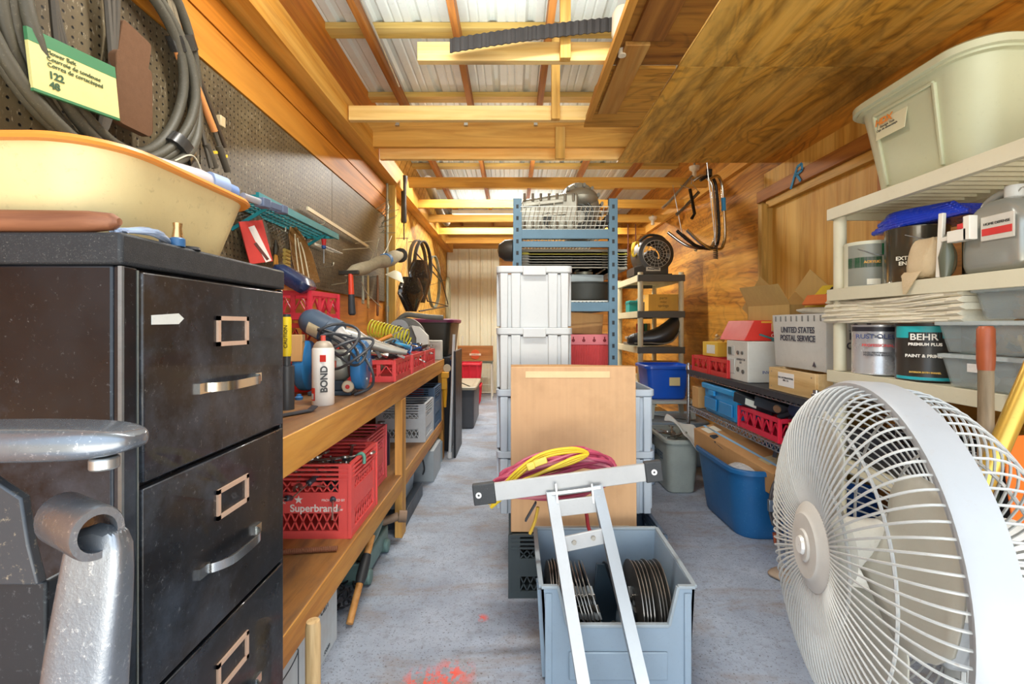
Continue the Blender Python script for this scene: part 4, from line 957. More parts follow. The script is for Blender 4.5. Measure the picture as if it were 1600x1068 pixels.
o = thing('gripper_clamp', 'light blue plastic clamp lying on top of the tray crate tools', 'clamp', (-.69, 2.78, BZ + .18), (0, 10, 60))
MB().tube(spline([(-.1, 0, 0), (-.04, .03, .01), (.04, .03, .01), (.1, 0, 0)], 6), .014, 8).tube(spline([(-.1, 0, -.01), (0, -.03, 0), (.1, 0, 0)], 6), .012, 8).build('jaws', M('3aa8dc', .35, 0, .2), o)
o = thing('power_cord', 'coiled pale cord among the tools on the tray crates', 'cord', (-.8, 2.7, BZ + .20))
mb = MB()
for k in range(3): mb.tube([((.09 + .012 * k) * math.cos(t_), .10 * math.sin(t_), .02 * math.sin(2 * t_ + k)) for t_ in [2 * PI * i / 28 for i in range(28)]], .006, 6, closed=True)
mb.build('cord', M('8f948c', .5, 0, .3), o)
for k, (x_, y_, z_, c, nm, lab, cat) in enumerate(((-.86, 2.42, .17, '8c8c84', 'orbital_sander', 'grey round sander lying behind the silver air tool', 'sander'), (-.90, 2.75, .19, '4a6a80', 'orbital_sander', 'blue-grey round sander near the cardboard scrap', 'sander'))):
    o = thing(nm, lab, cat, (x_, y_, BZ + z_), (10, 12, 30 * k)); MB().lathe([(.001, -.045), (.06, -.045), (.062, -.03), (.045, -.02), (.05, .02), (.03, .05), (.001, .055)]).build('body', M(c, .4, .1, .5), o); MB().lathe([(.03, 0), (.052, .0), (.052, .008), (.03, .008)], (0, 0, .005)).build('collar', M('2c2e30', .5), o)
o = thing('tape_roll', 'roll of silver duct tape lying on the pile behind the tray crates', 'tape', (-.93, 2.95, BZ + .17), (20, 25, 0)); MB().lathe([(.035, 0), (.055, 0), (.055, .045), (.035, .045), (.035, 0)]).build('roll', M('b4b8b8', .35, .4, .2), o)
o = thing('orange_file', 'orange-handled file sticking out of the pile near the yellow air hose', 'file', (-.80, 2.72, BZ + .20), (0, -24, 35)); MB().cyl((0, 0, 0), (.10, 0, 0), .012).build('handle', M('e08a2c', .4), o); MB().bar((.1, 0, 0), (.24, 0, 0), .016, .004).build('blade', steel, o)
for k, (x_, y_, r_) in enumerate(((-.74, 2.45, 40), (-.82, 3.15, -30), (-.70, 3.3, 70))):
    o = thing('ratchet_wrench', ('nearest', 'middle', 'farthest')[k] + ' of three small chrome ratchets on the red tray crates', 'ratchet', (x_, y_, BZ + .15), (0, 8, r_)); MB().tube([(-.09, 0, 0), (0, 0, 0), (.05, 0, 0), (.08, 0, 0)], .01, 10, rs=[.012, .009, .008, .018]).build('ratchet', chrome, o); MB().cyl((.08, 0, 0), (.08, 0, .03), .013).build('drive', chrome, o)
mb = MB(); o = thing('cable_coil', 'loop of black cable hanging over the near tray crate', 'cable', (-.66, 2.60, BZ + .15))
for k in range(3): mb.tube([(.03 * math.sin(2 * t_ + k), .09 * math.cos(t_) * (1 - .1 * k), .03 * math.sin(t_) + .01 * k) for t_ in [2 * PI * q / 26 for q in range(26)]], .005, 6, closed=True)
mb.build('cable', M('2c2e34', .45, 0, .2), o)
# cardboard scraps and yellow coil
tag(MB().box((-.95, 2.55, 1.11), (.22, .30, .005), (18, 28, 30)).build('cardboard_scrap', board_card('d0a478', 4)), 'torn cardboard sheet leaning on the wall behind the bench tools', 'cardboard')
o = thing('air_hose', 'yellow coiled air hose lying in front of the chop saw', 'hose', (-.80, 2.98, BZ + .255), (0, 14, -8))
pts = [V((-.13 + .27 * i / 260, .048 * math.cos(2 * PI * i / 20) , .050 * math.sin(2 * PI * i / 20))) for i in range(261)]
MB().tube(pts, .0055, 7).build('hose', M('d8cc3c', .35, 0, .15), o)
# chop saw
cs = thing('chop_saw', 'grey metal-cutting chop saw with white belt guard on the far bench', 'saw', (-.84, 3.72, BZ))
gry = M('77756e', .4, .1, .4); wht = M('dcdad0', .4, 0, .3)
MB().bx(-.14, .16, -.2, .2, 0, .05).bx(-.06, .06, -.16, -.12, .05, .12).build('base', M('3c3c3a', .4, .4, .4), cs, bevel=.006)
MB().lathe([(.001, -.02), (.15, -.02), (.16, -.012), (.16, .03), (.15, .04), (.001, .04)], (.0, -.10, .20), 'y', 40, rad(-50), rad(190)).build('blade_guard', gry, cs)
MB().lathe([(.02, -.003), (.15, -.003), (.15, .003), (.02, .003)], (.0, -.09, .20), 'y', 40).build('blade', M('5a544c', .9, 0, .5, 40), cs)
MB().lathe([(.001, -.05), (.06, -.05), (.066, -.03), (.066, .14), (.05, .16), (.001, .16)], (.0, .04, .24), 'y', 28).build('motor', M('4a4a48', .45, .2, .4), cs)
MB().tube(spline([(-.08, -.10, .31), (.0, -.10, .38), (.10, -.10, .375), (.2, -.10, .365), (.30, -.10, .36)], 6), .02, 10).build('handle', M('65645c', .5), cs)
MB().loft([[V((x_, y_, z_)) for x_, z_ in ((.09, .05), (.165, .05), (.20, .12), (.19, .22), (.12, .29), (.06, .30), (.10, .2))] for y_ in (-.16, -.12)]).build('white_guard', wht, cs, bevel=.004)
MB().lathe([(.03, 0), (.075, 0), (.075, .012), (.03, .012)], (-.03, -.175, .27), 'y', 30).build('cooling_vent', M('a8b0b4', .4, .2), cs)
# beyond the bench: dark tote with purple lid on a black cabinet
o = thing('black_cabinet', 'low black metal cabinet at the far end of the workbench', 'cabinet', (-.82, 4.75, 0))
MB().bx(-.30, .235, -.42, .42, 0, .88).build('body', M('24262c', .4, .2, .4), o, bevel=.004)
MB().bx(.235, .248, -.40, -.005, .04, .85).bx(.235, .248, .005, .40, .04, .85).build('door', M('1e2a52', .35, .2, .4), o, bevel=.003)
tote('storage_tote', 'black tote with purple lid standing on the low black cabinet', 'tote', (-.83, 4.75, .882), .25, .38, .34, '34342e', lid='6a1f48', r=.06, taper=.86)
o = thing('white_case', 'small white plastic case standing on the bench end by the pole', 'case', (-.66, 4.02, BZ), (0, 0, -6))
MB().bx(-.075, .05, -.03, .03, 0, .17).build('body', M('d8d4ca', .45, 0, .3), o, bevel=.006)
MB().bx(-.055, .03, -.033, -.029, .15, .16).build('latch', M('b8b4aa', .4), o)
o = thing('white_pole', 'thin white pole standing on the floor against the bench end', 'pole', (-.555, 4.10, 0))
MB().cyl((0, 0, 0), (.035, .03, 1.10), .013).build('tube', M('d4d8dc', .35, 0, .2), o)
MB().cyl((0, 0, 0), (0, 0, .05), .02).build('foot', M('e8e8e8', .5), o)
MB().lathe([(.001, -.008), (.034, -.008), (.036, 0), (.034, .008), (.001, .008)], (-.02, -.02, .80), 'y', 20).build('pulley', M('bcb49c', .5, .2, .4), o)
o = thing('black_board', 'tall narrow black panel leaning beside the white pole', 'panel', (-.51, 4.25, 0))
MB().bx(-.01, .01, -.15, .35, 0, .95).build('panel', M('23252a', .4, .1, .4), o, bevel=.003)
o = tote('tool_chest', 'dark grey wheeled chest on the floor beyond the black panel', 'chest', (-.62, 5.66, 0), .19, .42, .46, '4a4c52', lid='a49c88', r=.03, taper=.97)
for z, lab in ((0, 'bottom red tote of the two by the back wall'), (.325, 'top red tote of the two by the back wall')):
    tote('red_tote', lab, 'tote', (-.62, 6.95, z), .15, .2, .29, 'cc2438', ribs=3, r=.03, taper=.88, group='red totes at the back wall')
# side chair with round emblem
ch = thing('garage_chair', 'white metal chair with wooden back and round orange emblem by the back wall', 'chair', (-.58, 7.5, 0))
wm = M('d8d8cc', .4, 0, .3)
for x in (-.26, .26):
    for y in (-.2, .2): MB().cyl((x, y, 0), (x * .96, y, .60 if y < 0 else 1.0), .012).build('leg', wm, ch)
MB().bx(-.27, .27, -.22, .22, .58, .60).build('seat', M('5c6a60', .5), ch, bevel=.004)
MB().bx(-.28, .28, -.235, -.21, .62, .86).build('backrest', wood('a9703c', '7c4c22', 'c08a50', 'x', .7, seed=60), ch, bevel=.004)
mb = MB()
for k in range(4): mb.bar((-.26, -.2, .12 + .12 * k), (.26, -.2, .12 + .12 * k), .006, .006)
mb.build('rungs', wm, ch)
MB().prism([(-.10, .71), (-.07, .74), (-.05, .78), (0, .80), (.05, .78), (.07, .74), (.10, .71), (.07, .70), (.05, .66), (0, .645), (-.05, .66), (-.07, .70)], -.240, .005).build('emblem', M('d0562c', .5, 0, .2), ch)
MB().bx(-.09, .09, -.243, -.240, .705, .738).build('emblem_bar', M('e8dcc8', .5), ch)
text('HARLEY', .03, (0, -.2445, .721), '-y', M('a0401c', .5, 0, 0), ch, sx_=1.1)

# ---------------------------------------------------------------- under the bench
milk_crate('milk_crate', 'red milk crate with white lettering full of tools on the lower shelf', 'ee5a56', (-.80, 1.965, .35), .34, .34, .29, writing=[('Superbrand', .040, .03, .118, '-y'), ('ANY OTHER', .014, -.10, .155, '-y'), ('THAN', .014, -.10, .140, '-y'), ('PROHIBITED BY', .013, .105, .150, '-y'), ('LAW', .013, .128, .112, '-y')])
o = [c for c in bpy.data.objects if c.name == 'milk_crate'][0]
s5 = [((.018 if k % 2 == 0 else .007) * math.sin(k * PI / 5) - .03, (.018 if k % 2 == 0 else .007) * math.cos(k * PI / 5) + .152) for k in range(10)]
MB().prism(s5, -.1738, .0015).build('white_star', M('f2e8e0', .5, 0, 0), o)
p = wrench(.22); scatter(p, 12, (-.92, -.68, 1.84, 2.09, .56, .63), 'wrenches in the red milk crate', 'steel wrench lying in the red milk crate', 20); done(p)
p = driver('38404c'); scatter(p, 12, (-.92, -.68, 1.84, 2.08, .44, .62), 'dark screwdrivers in the red milk crate', 'dark-handled screwdriver in the red milk crate', 30); done(p)
o = thing('green_clip', 'small green clip hooked on the rim of the red milk crate', 'clip', (-.628, 1.92, .635))
MB().tube(spline([(-.02, 0, 0), (0, 0, .012), (.012, 0, .0), (.012, .0, -.03)], 5), .007, 8).build('clip', M('5c9a86', .4, 0, .3), o)
milk_crate('milk_crate', 'paler red milk crate half hidden behind the lettered one', 'e4646a', (-.86, 2.345, .352), .34, .34, .29)
milk_crate('milk_crate', 'pale grey milk crate on the lower shelf behind the bench leg', 'c4c8cc', (-.79, 3.44, .35), .34, .34, .27)
milk_crate('milk_crate', 'dark blue-grey milk crate with red part inside, behind the pale one', '4a6482', (-.79, 3.83, .35), .34, .34, .33)
o = thing('red_part', 'small red part inside the dark blue crate', 'part', (-.80, 3.80, .60)); MB().cyl((0, 0, 0), (0, 0, .06), .07).build('part', M('b83a2c', .5, 0, .3), o)
o = thing('yellow_tool', 'yellow plastic clamp hanging on the far bench leg', 'clamp', (-.59, 4.05, .62))
MB().bx(-.025, .02, -.03, .02, 0, .1).bx(-.03, .035, -.035, .025, .1, .15).tube([(0, 0, 0), (0, 0, -.16)], .02, 8, rs=[.022, .012]).build('clamp', M('e0a020', .4, 0, .3), o, bevel=.004)
o = thing('dark_bottle', 'dark purple bottle with steel cap on the shelf behind the red crate', 'bottle', (-.78, 2.75, .35))
MB().lathe([(.001, 0), (.05, 0), (.05, .18), (.02, .22), (.02, .25), (.001, .25)]).build('body', M('3a2c4c', .3, 0, .3), o)
MB().lathe([(.021, .235), (.023, .255), (.001, .258)]).build('cap', steel, o)
# rusty bar on the lower shelf near the cabinet
o = thing('threaded_bar', 'rusty threaded rod lying on the lower shelf below the red crate', 'rod', (-.80, 1.67, .362), (0, 0, 8))
mb = MB(); mb.tube([(-.16 + i * .0033, 0, 0) for i in range(98)], .009, 8, rs=[.0085 if i % 2 else .010 for i in range(98)]); mb.build('rod', M('8c5a40', .8, .2, .6, 30), o)
# floor under bench
bxo = thing('paint_box', 'pale grey cardboard box with printed paint can outline on the floor under the bench', 'box', (-.76, 1.36, 0), (0, 0, 0))
MB().bx(-.22, .10, -.26, .38, 0, .245).build('body', board_card('c2cacd', 9), bxo, bevel=.003)
ol = M('4c545a', .6, 0, 0)
mb = MB()
for a_, b_ in (((-.10, .04), (-.10, .18)), ((.06, .04), (.06, .18))): mb.bar((.1012, a_[0], a_[1]), (.1012, b_[0], b_[1]), .001, .004, (1, 0, 0))
mb.tube([(.1012, -.02 + .08 * math.cos(t_), .04 + .02 * math.sin(t_)) for t_ in [2 * PI * k / 24 for k in range(24)]], .0018, 4, closed=True)
mb.tube([(.1012, -.02 + .08 * math.cos(t_), .18 + .02 * math.sin(t_)) for t_ in [2 * PI * k / 24 for k in range(24)]], .0018, 4, closed=True)
mb.build('printed_can', ol, bxo)
text('can', .05, (.1012, .26, .19), '+x', ol, bxo); text('.com', .028, (.1012, .28, .03), '+x', ol, bxo)
o = thing('wooden_stake', 'pale wooden broom handle end standing on the floor in front of the paint box', 'stake', (-.475, 1.10, 0))
MB().tube([(0, 0, 0), (0, .0, .46), (0, 0, .475)], .017, 16, rs=[.017, .0175, .015]).build('pole', wood('cfae7c', 'a68554', 'ddc498', 'z', 1, seed=61), o)
ho = thing('taped_pole', 'wooden handle bound with black tape leaning on the paint box corner', 'tool handle', (-.635, 1.80, .015), (0, 0, 0))
a, b = V((0, 0, 0)), V((.005, .27, .22))
MB().tube([a, b], .016, 12, rs=[.014, .016]).build('handle', wood('c08038', '8c5820', 'd8a060', 'y', 1, seed=62), ho)
MB().tube([a.lerp(b, .42), a.lerp(b, .5), a.lerp(b, .66), a.lerp(b, .76)], .022, 12, rs=[.018, .023, .022, .019]).build('black_binding', M('2c2e30', .5, 0, .3), ho)
o = thing('floor_jack', 'small green-grey hydraulic jack lying under the lower shelf', 'jack', (-.76, 2.10, 0))
MB().bx(-.12, .10, -.05, .36, .03, .12).cyl((-.1, .0, .035), (.12, .0, .035), .033).cyl((-.1, .30, .035), (.12, .30, .035), .033).build('frame', M('6f8c88', .45, .2, .6, 12, dirt='3a3a38'), o, bevel=.008)
MB().cyl((.06, .1, .10), (.06, .34, .17), .03).build('cylinder', M('8fa49c', .35, .4, .5), o)
MB().cyl((.08, .32, .15), (.16, .34, .17), .022).cyl((.16, .34, .17), (.2, .35, .165), .03).build('saddle', M('8c7460', .6, .4, .6), o)
o = thing('chain_pile', 'dark oily chain heap beside the wooden handle under the bench', 'chain', (-.71, 1.92, 0))
mb = MB()
for k in range(22):
    c = V((R.uniform(-.05, .04), R.uniform(-.1, .16), .012 + R.random() * .13)); e = Euler((R.random() * 3, R.random() * 3, R.random() * 3)).to_matrix()
    mb.tube([c + e @ V((.02 * math.cos(t_), .012 * math.sin(t_), 0)) for t_ in [2 * PI * q / 10 for q in range(10)]], .0045, 5, closed=True)
mb.build('chain', M('33343a', .4, .6, .5), o)
o = thing('grey_case', 'grey steel box with carrying loop on the floor under the lower shelf', 'case', (-.73, 3.62, 0))
MB().bx(-.20, .14, -.15, .2, 0, .235).build('body', M('a9b1b6', .45, .1, .4), o, bevel=.004)
MB().tube(spline([(.06, -.152, .06), (.08, -.2, .12), (.06, -.2, .2), (.02, -.152, .2)], 6), .006, 6).build('carry_loop', M('3c3e42', .5), o)
o = thing('blue_jug', 'pale blue plastic jug on the floor at the bench end', 'jug', (-.68, 3.98, 0))
MB().loft([rrect(.07, .09, .02, 0), rrect(.07, .09, .02, .16), rrect(.03, .04, .02, .21), rrect(.02, .02, .015, .235)]).build('body', M('9fb8c4', .35, 0, .2), o)
tag(MB().bx(-.80, -.62, 2.66, 3.2, 0, .09).build('steel_channel', M('3a4450', .4, .3, .5), bevel=.004), 'dark steel channel on the floor behind the bench leg', 'channel')
o = thing('grey_bin', 'grey plastic bin on the floor behind the front bench leg', 'bin', (-.82, 2.93, .09))
MB().loft([rrect(.15, .2, .02, 0), rrect(.16, .21, .02, .13), rrect(.15, .2, .02, .13), rrect(.14, .19, .02, .01)]).build('body', M('8fa2b0', .45, 0, .3), o)

# ================================================================ MIDDLE OF THE GARAGE
# crates the stacks stand on
milk_crate('milk_crate', 'dark green milk crate under the near left corner of the cardboard', '3c464a', (.155, 2.16, 0), .33, .33, .275, writing=[('S', .03, .06, .14, '-y')])
milk_crate('milk_crate', 'dark blue wire-like milk crate under the near right of the cardboard', '46586c', (.50, 2.16, 0), .33, .33, .275)
milk_crate('milk_crate', 'milk crate hidden under the rear of the tall white bin stack', '4a5258', (.155, 2.52, 0), .33, .33, .275)
milk_crate('milk_crate', 'milk crate hidden under the rear of the short grey bin stack', '4a5258', (.50, 2.52, 0), .33, .33, .275)
def nest_bin(lab, loc, col, first=None):
    hx, hy, h = .183, .27, .300
    o = thing('stacking_bin', lab, 'bin', loc, group='pale stacking bins in the middle'); m_ = M(col, .42, 0, .3, 5, dirt='9a9c9c')
    rings = [rrect(hx * .90, hy * .93, .03, 0), rrect(hx * .95, hy * .96, .03, h - .04), rrect(hx * .95 - .004, hy * .96 - .004, .03, h - .05), rrect(hx * .9 - .004, hy * .93 - .004, .03, .006)]
    MB().loft(rings).build('body', m_, o)
    MB().loft([rrect(hx * .95, hy * .96, .03, h - .036), rrect(hx, hy, .03, h - .03), rrect(hx, hy, .03, h), rrect(hx - .012, hy - .012, .03, h), rrect(hx - .012, hy - .012, .03, h - .03)], False, False, closed=True).build('rim', m_, o, bevel=.002)
    mb = MB(); y = -hy * .95
    for x0, x1 in ((-.165, -.125), (-.112, -.065), (.065, .112), (.125, .165)): mb.loft([[V((a, y + .03 * (1 if b < .01 else 0) - (.0 if b < .01 else .0), b)) for a, b in ((x0, .0), (x1, .0), (x1, h - .035), (x0, h - .035))], [V((a, y - .012, b)) for a, b in ((x0 + .004, .004), (x1 - .004, .004), (x1 - .002, h - .035), (x0 + .002, h - .035))]])
    for s in (-1, 1):
        for k in range(5): yy = -.2 + .1 * k; mb.bx(s * hx * .9, s * (hx * .95 + .008), yy - .02, yy + .02, .01, h - .035)
    mb.bx(-.055, .055, -hy - .006, -hy + .012, h - .045, h - .002)
    mb.build('ribs', m_, o, bevel=.003); return o
zs = .276
for k in range(4):
    if k < 2: nest_bin(('lowest' if k == 0 else 'second lowest') + ' bin of the tall stack left of the cardboard', (.107, 2.47, zs + k * .296), 'bcc6d0')
    else: nest_bin(('third bin up' if k == 2 else 'top bin') + ' of the tall white stack behind the cardboard', (.107, 2.47, zs + k * .296), 'c3c5c4')
for k in range(2): nest_bin(('lower' if k == 0 else 'upper') + ' bin of the short grey stack right of the cardboard', (.502, 2.47, zs + k * .296), 'b2bdc8')
# cardboard box flat
cbx = thing('cardboard_carton', 'large flat brown carton standing upright on milk crates in the aisle', 'box', (.27, 2.045, .277), (-1.5, 0, 0))
MB().bx(-.275, .275, -.035, .035, 0, .72).build('body', board_card('cfa67c', 2), cbx, bevel=.003)
MB().bx(-.21, .16, -.0362, -.0348, .672, .70).build('tape', M('dcc08c', .35, 0, .3, 20), cbx)
MB().bx(-.10, .24, -.0362, -.0348, .0, .03).build('tape', M('c8b498', .3, 0, .3, 20), cbx)
MB().loft([[V((x_, y_, z_)) for x_, z_ in ((-.275, .72), (.275, .716), (.275, .722), (.1, .724), (-.05, .727), (-.275, .726))] for y_ in (-.03, .03)]).build('torn_top_edge', board_card('b48a5c', 3), cbx)
# grey picking bin with the discs
pb = thing('picking_bin', 'large grey-blue open-front plastic bin full of metal discs on the floor', 'bin', (.345, 1.70, 0))
gm = M('8ea0b0', .45, 0, .3, 5, dirt='5a6670')
x0, x1, y0, y1 = -.245, .245, -.20, .20
prof_f = [(-.245, .0), (-.245, .335), (-.19, .335), (-.16, .20), (.16, .20), (.19, .335), (.245, .335), (.245, 0)]
def wallp(poly, y, d, plane='xz'): return MB().prism(poly, y, d, plane)
mb = MB().bx(x0 * .95, x1 * .95, y0 * .95, y1 * .95, 0, .01)
mb.prism([(-.232, 0), (-.250, .33), (-.195, .33), (-.165, .205), (.165, .205), (.195, .33), (.250, .33), (.232, 0)], y0, .008)
mb.prism([(-.232, 0), (-.250, .34), (.250, .34), (.232, 0)], y1 - .008, .008)
for s in (-1, 1):
    mb.loft([[V((s * .232, y0, 0)), V((s * .232, y1, 0)), V((s * .250, y1, .34)), V((s * .250, y0, .33))], [V((s * .224, y0, 0)), V((s * .224, y1, 0)), V((s * .242, y1, .34)), V((s * .242, y0, .33))]])
    for k in range(3): mb.bar((s * .238, y0 + .04 + k * .03, .01), (s * .254, y0 + .04 + k * .03, .30), .012, .012)
mb.build('body', gm, pb)
rim = MB()
rp_ = [(-.195, y0, .33), (-.165, y0, .205), (.165, y0, .205), (.195, y0, .33), (.250, y0, .33), (.252, -.05, .336), (.250, y1, .345), (-.250, y1, .345), (-.252, -.05, .336), (-.250, y0, .33)]
for a, b in zip(rp_, rp_[1:] + rp_[:1]): rim.bar(V(a), V(b), .016, .010)
rim.build('rim', M('98a4ac', .45, 0, .5, 9, dirt='7a6a54'), pb, bevel=.002)
MB().bx(-.238, -.215, y0 - .006, y0, 0, .31).bx(.215, .238, y0 - .006, y0, 0, .31).bx(-.16, .16, y0 - .008, y0, .03, .12).build('front_ribs', gm, pb, bevel=.004)
# metal discs
def disc(r, name='metal_disc', col='8e8a84'):
    o = thing(name, 'steel clutch disc', 'disc'); m_ = M(col, .3, .75, .7, 18, dirt='7a4a30')
    MB().lathe([(.05, -.0015), (r, -.0015), (r, .0015), (.05, .0015), (.05, -.0015)], (0, 0, 0), 'x', 44).build('plate', m_, o)
    mb = MB()
    for k in range(6): a = k * PI / 3; mb.bar((0, .02 * math.cos(a), .02 * math.sin(a)), (0, .055 * math.cos(a), .055 * math.sin(a)), .003, .018, (1, 0, 0))
    mb.lathe([(.012, -.004), (.024, -.004), (.024, .004), (.012, .004), (.012, -.004)], (0, 0, 0), 'x', 20).build('spider', m_, o)
    return o
d0 = disc(.146)
sets = [(5, -.215, .010, -2, .0, 'thin discs on the left side of the grey bin', 'rusty-edged thin disc standing at the left side of the grey bin', .165),
        (7, -.125, .014, 17, .02, 'discs leaning in the middle of the grey bin', 'shiny steel disc leaning in the middle of the grey bin', .158),
        (8, .095, .014, 0, .0, 'discs on the right side of the grey bin', 'rust-stained steel disc standing at the right of the grey bin', .165)]
first = True
for n, xs, st_, tilt, yo, grp, lab, z in sets:
    for k in range(n):
        c = d0 if first else dup(d0); first = False
        c.location = (.345 + xs + k * st_, 1.70 + yo - .02 + R.uniform(-.006, .006), z + R.uniform(-.004, .004)); c.rotation_euler = (R.random() * 6, rad(-tilt - R.uniform(-1.5, 1.5)), rad(-6 if tilt else R.uniform(-3, 3)))
        c.rotation_euler = (0, rad(-tilt), rad(R.uniform(-2, 2))); c['label'] = ('first', 'second', 'third', 'fourth', 'fifth', 'sixth', 'seventh', 'eighth')[k] + ' from the left of the ' + grp; c['group'] = grp
o = thing('brake_flange', 'large black drilled steel flange tilted in the right of the grey bin', 'flange', (.40, 1.71, .17), (0, -18, 12))
MB().lathe([(.045, -.003), (.13, -.003), (.13, .003), (.045, .003), (.045, -.003)], (0, 0, 0), 'x', 44).build('ring', M('3c4046', .35, .6, .5), o)
mb = MB()
for k in range(6): a = k * PI / 3; mb.tube([(0, .09 * math.cos(a) + .02 * math.cos(t_), .09 * math.sin(a) + .02 * math.sin(t_)) for t_ in [2 * PI * q / 14 for q in range(14)]], .004, 5, closed=True)
mb.build('openings', M('20242a', .4, .4), o)
o = thing('black_bracket', 'black folded steel bracket standing in the middle of the grey bin', 'bracket', (.345, 1.76, .02), (0, 6, 10))
MB().bx(-.05, .05, -.003, .003, 0, .25).bx(-.05, .05, .003, .06, .0, .006).bx(.045, .05, .0, .09, 0, .24).build('plate', M('33424e', .35, .4, .5), o, bevel=.002)
p = socket('dark sockets'); scatter(p, 8, (.30, .42, 1.56, 1.7, .03, .07), 'small parts at the bottom of the grey bin', 'small dark part at the bottom of the grey bin', 80); done(p)

# ladder stabilizer head
al = M('a8abad', .34, .6, .35, 10, dirt='8d8f90'); alw = M('b9bbbc', .4, .3, .3, 10, dirt='8a8c8c')
ls = thing('ladder_section', 'aluminium ladder section with a slanted cross bar leaning over the grey bin', 'ladder', (.17, 1.40, .0))
bo = V((.17, 1.40, 0))
def LP(px, py, Y): return at(px, py, Y) - bo
a, b = LP(773, 768, 1.60), LP(1008, 737, 1.62)
dv = (b - a).normalized()
MB().bar(a, b, .014, .062).build('cross_bar', alw, ls, bevel=.002)
for s, (p, q) in enumerate(((a - dv * .075, a + dv * .002), (b - dv * .002, b + dv * .058))):
    MB().bar(p, q, .026, .072).build('rubber_end', M('3a3d40', .6, 0, .6, 20, dirt='8a8d90'), ls, bevel=.004)
    m0 = (p + q) / 2 if s else p + dv * .02
    MB().lathe([(.004, 0), (.010, 0), (.010, -.004), (.004, -.004), (.004, 0)], m0 + V((0, -.013, 0)), 'y', 16).build('rivet', M('e8e8e8', .4, .2, 0), ls)
# two rails running down to the floor, nearer the camera at their feet
def rail(t0, t1, lab=None):
    p, q = LP(*t0), LP(*t1); d = (q - p); q2 = p + d * ((bo.z + p.z) / -(d.z))            # extend to the floor
    mb = MB(); u = d.normalized(); n_ = u.cross(V((1, 0, 0))).normalized()
    w2 = .037
    mb.bar(p, q2, w2, .003, n_)
    for s in (-1, 1): mb.bar(p + V((s * (w2 / 2 - .0015), 0, 0)) + n_ * -.015 * (1 if n_.y < 0 else -1), q2 + V((s * (w2 / 2 - .0015), 0, 0)) + n_ * -.015 * (1 if n_.y < 0 else -1), .003, .030, n_)
    return mb.build('rail', alw if not lab else al, ls)
rail((862, 768, 1.585), (912, 1068, 1.33)); rail((933, 758, 1.585), (1005, 1068, 1.33), 1)
def lerpP(px, py, f): return LP(px, py, 1.585 + (1.33 - 1.585) * f)
for (xa, ya, xb, yb, h, f) in ((872, 796, 940, 788, .055, .1), (884, 852, 950, 838, .050, .28)):
    MB().bar(lerpP(xa, ya, f) + V((0, .012, 0)), lerpP(xb, yb, f) + V((0, .012, 0)), .010, h).build('rung', alw, ls, bevel=.002)
MB().cyl(lerpP(862, 772, 0) + V((0, .0, 0)), lerpP(938, 762, 0), .008).build('pivot_rod', steel, ls)
for px_ in (868, 924): MB().bar(lerpP(px_, 755, 0), lerpP(px_ + 3, 785, 0.05), .006, .02, (0, 1, 0)).build('latch_plate', steel, ls)
for (xa, ya, f) in ((897, 847, .26), (927, 840, .26)): MB().lathe([(.001, -.006), (.007, -.006), (.008, 0)], lerpP(xa, ya, f), 'y', 12).build('bolt', M('a8a49a', .4, .6), ls)
MB().bar(lerpP(838, 790, .0) + V((0, .03, 0)), lerpP(822, 822, .0) + V((0, .05, 0)), .006, .016, (0, 1, 0)).build('strut', M('4a4c50', .4, .4), ls)
# hose bundle
hb = thing('hose_bundle', 'bundle of maroon air hose looped over the ladder cross bar', 'hose', at(866, 742, 1.78)); hc0 = at(866, 742, 1.78)
mb = MB()
for k in range(20):
    e = k / 19; pts = []
    for t_ in [2 * PI * q / 40 for q in range(40)]:
        x = (.235 - .05 * e * R.uniform(.9, 1)) * math.cos(t_); z = (.022 + .062 * ((k * 7) % 20) / 19) * math.sin(t_) + .12 * x + .045 * math.cos(t_) * math.sin(t_) * .5
        y = .045 * math.sin(t_ + k * .5) + .03 * (e - .5)
        pts.append((x, y, z + .01 * math.sin(3 * t_ + k)))
    mb.tube(pts, .0085, 8, closed=True)
mb.build('hose', M('b84a66', .45, 0, .4, 20, dirt='3c3a6a'), hb)
mb = MB()
for k in range(3):
    e = k / 2; pts = []
    for t_ in [2 * PI * q / 40 for q in range(40)]:
        x = .21 * math.cos(t_) * (1 - .1 * e); pts.append((x, -.055 + .02 * math.sin(t_ + k), .05 * math.sin(t_) + .15 * x + .015 * e))
    mb.tube(pts, .0075, 8, closed=True)
mb.build('pink_hose', M('d07a86', .45, 0, .3), hb)
MB().cyl((.07, -.085, -.032), (.13, -.085, -.022), .011).cyl((-.0, -.085, -.042), (.07, -.085, -.032), .010).build('red_end', M('c02c3a', .4), hb)
MB().cyl((.13, -.085, -.022), (.155, -.085, -.018), .008).build('brass_fitting', M('d8b878', .3, .8, .2), hb)
yc = thing('extension_lead', 'yellow extension cord lying on top of the maroon hose bundle', 'cord', hc0 + V((-.02, -.06, .04)))
ycm = M('e0c02c', .4, 0, .3)
mb = MB()
for k in range(3):
    pts = spline([(-.23 + .01 * k, -.03, -.115), (-.15, -.03, -.04 + .01 * k), (-.04, -.02, .045 + .008 * k), (.08, -.01, .07 + .006 * k), (.14, 0, .06), (.08, -.02, .032 + .008 * k), (-.04, -.04, .0), (-.14, -.045, -.06 + .008 * k), (-.22, -.04, -.125)], 6)
    mb.tube(pts, .0065, 8)
mb.build('cord', ycm, yc)
MB().box((-.04, -.045, .043), (.05, .02, .022), (0, -20, 0)).box((-.075, -.045, .027), (.03, .022, .024), (0, -20, 0)).build('plug', M('e8cf5c', .45, 0, .2), yc, bevel=.004)
o = thing('hose_tail', 'dark red and yellow hose tails hanging down between the ladder rails', 'hose', at(920, 800, 1.72))
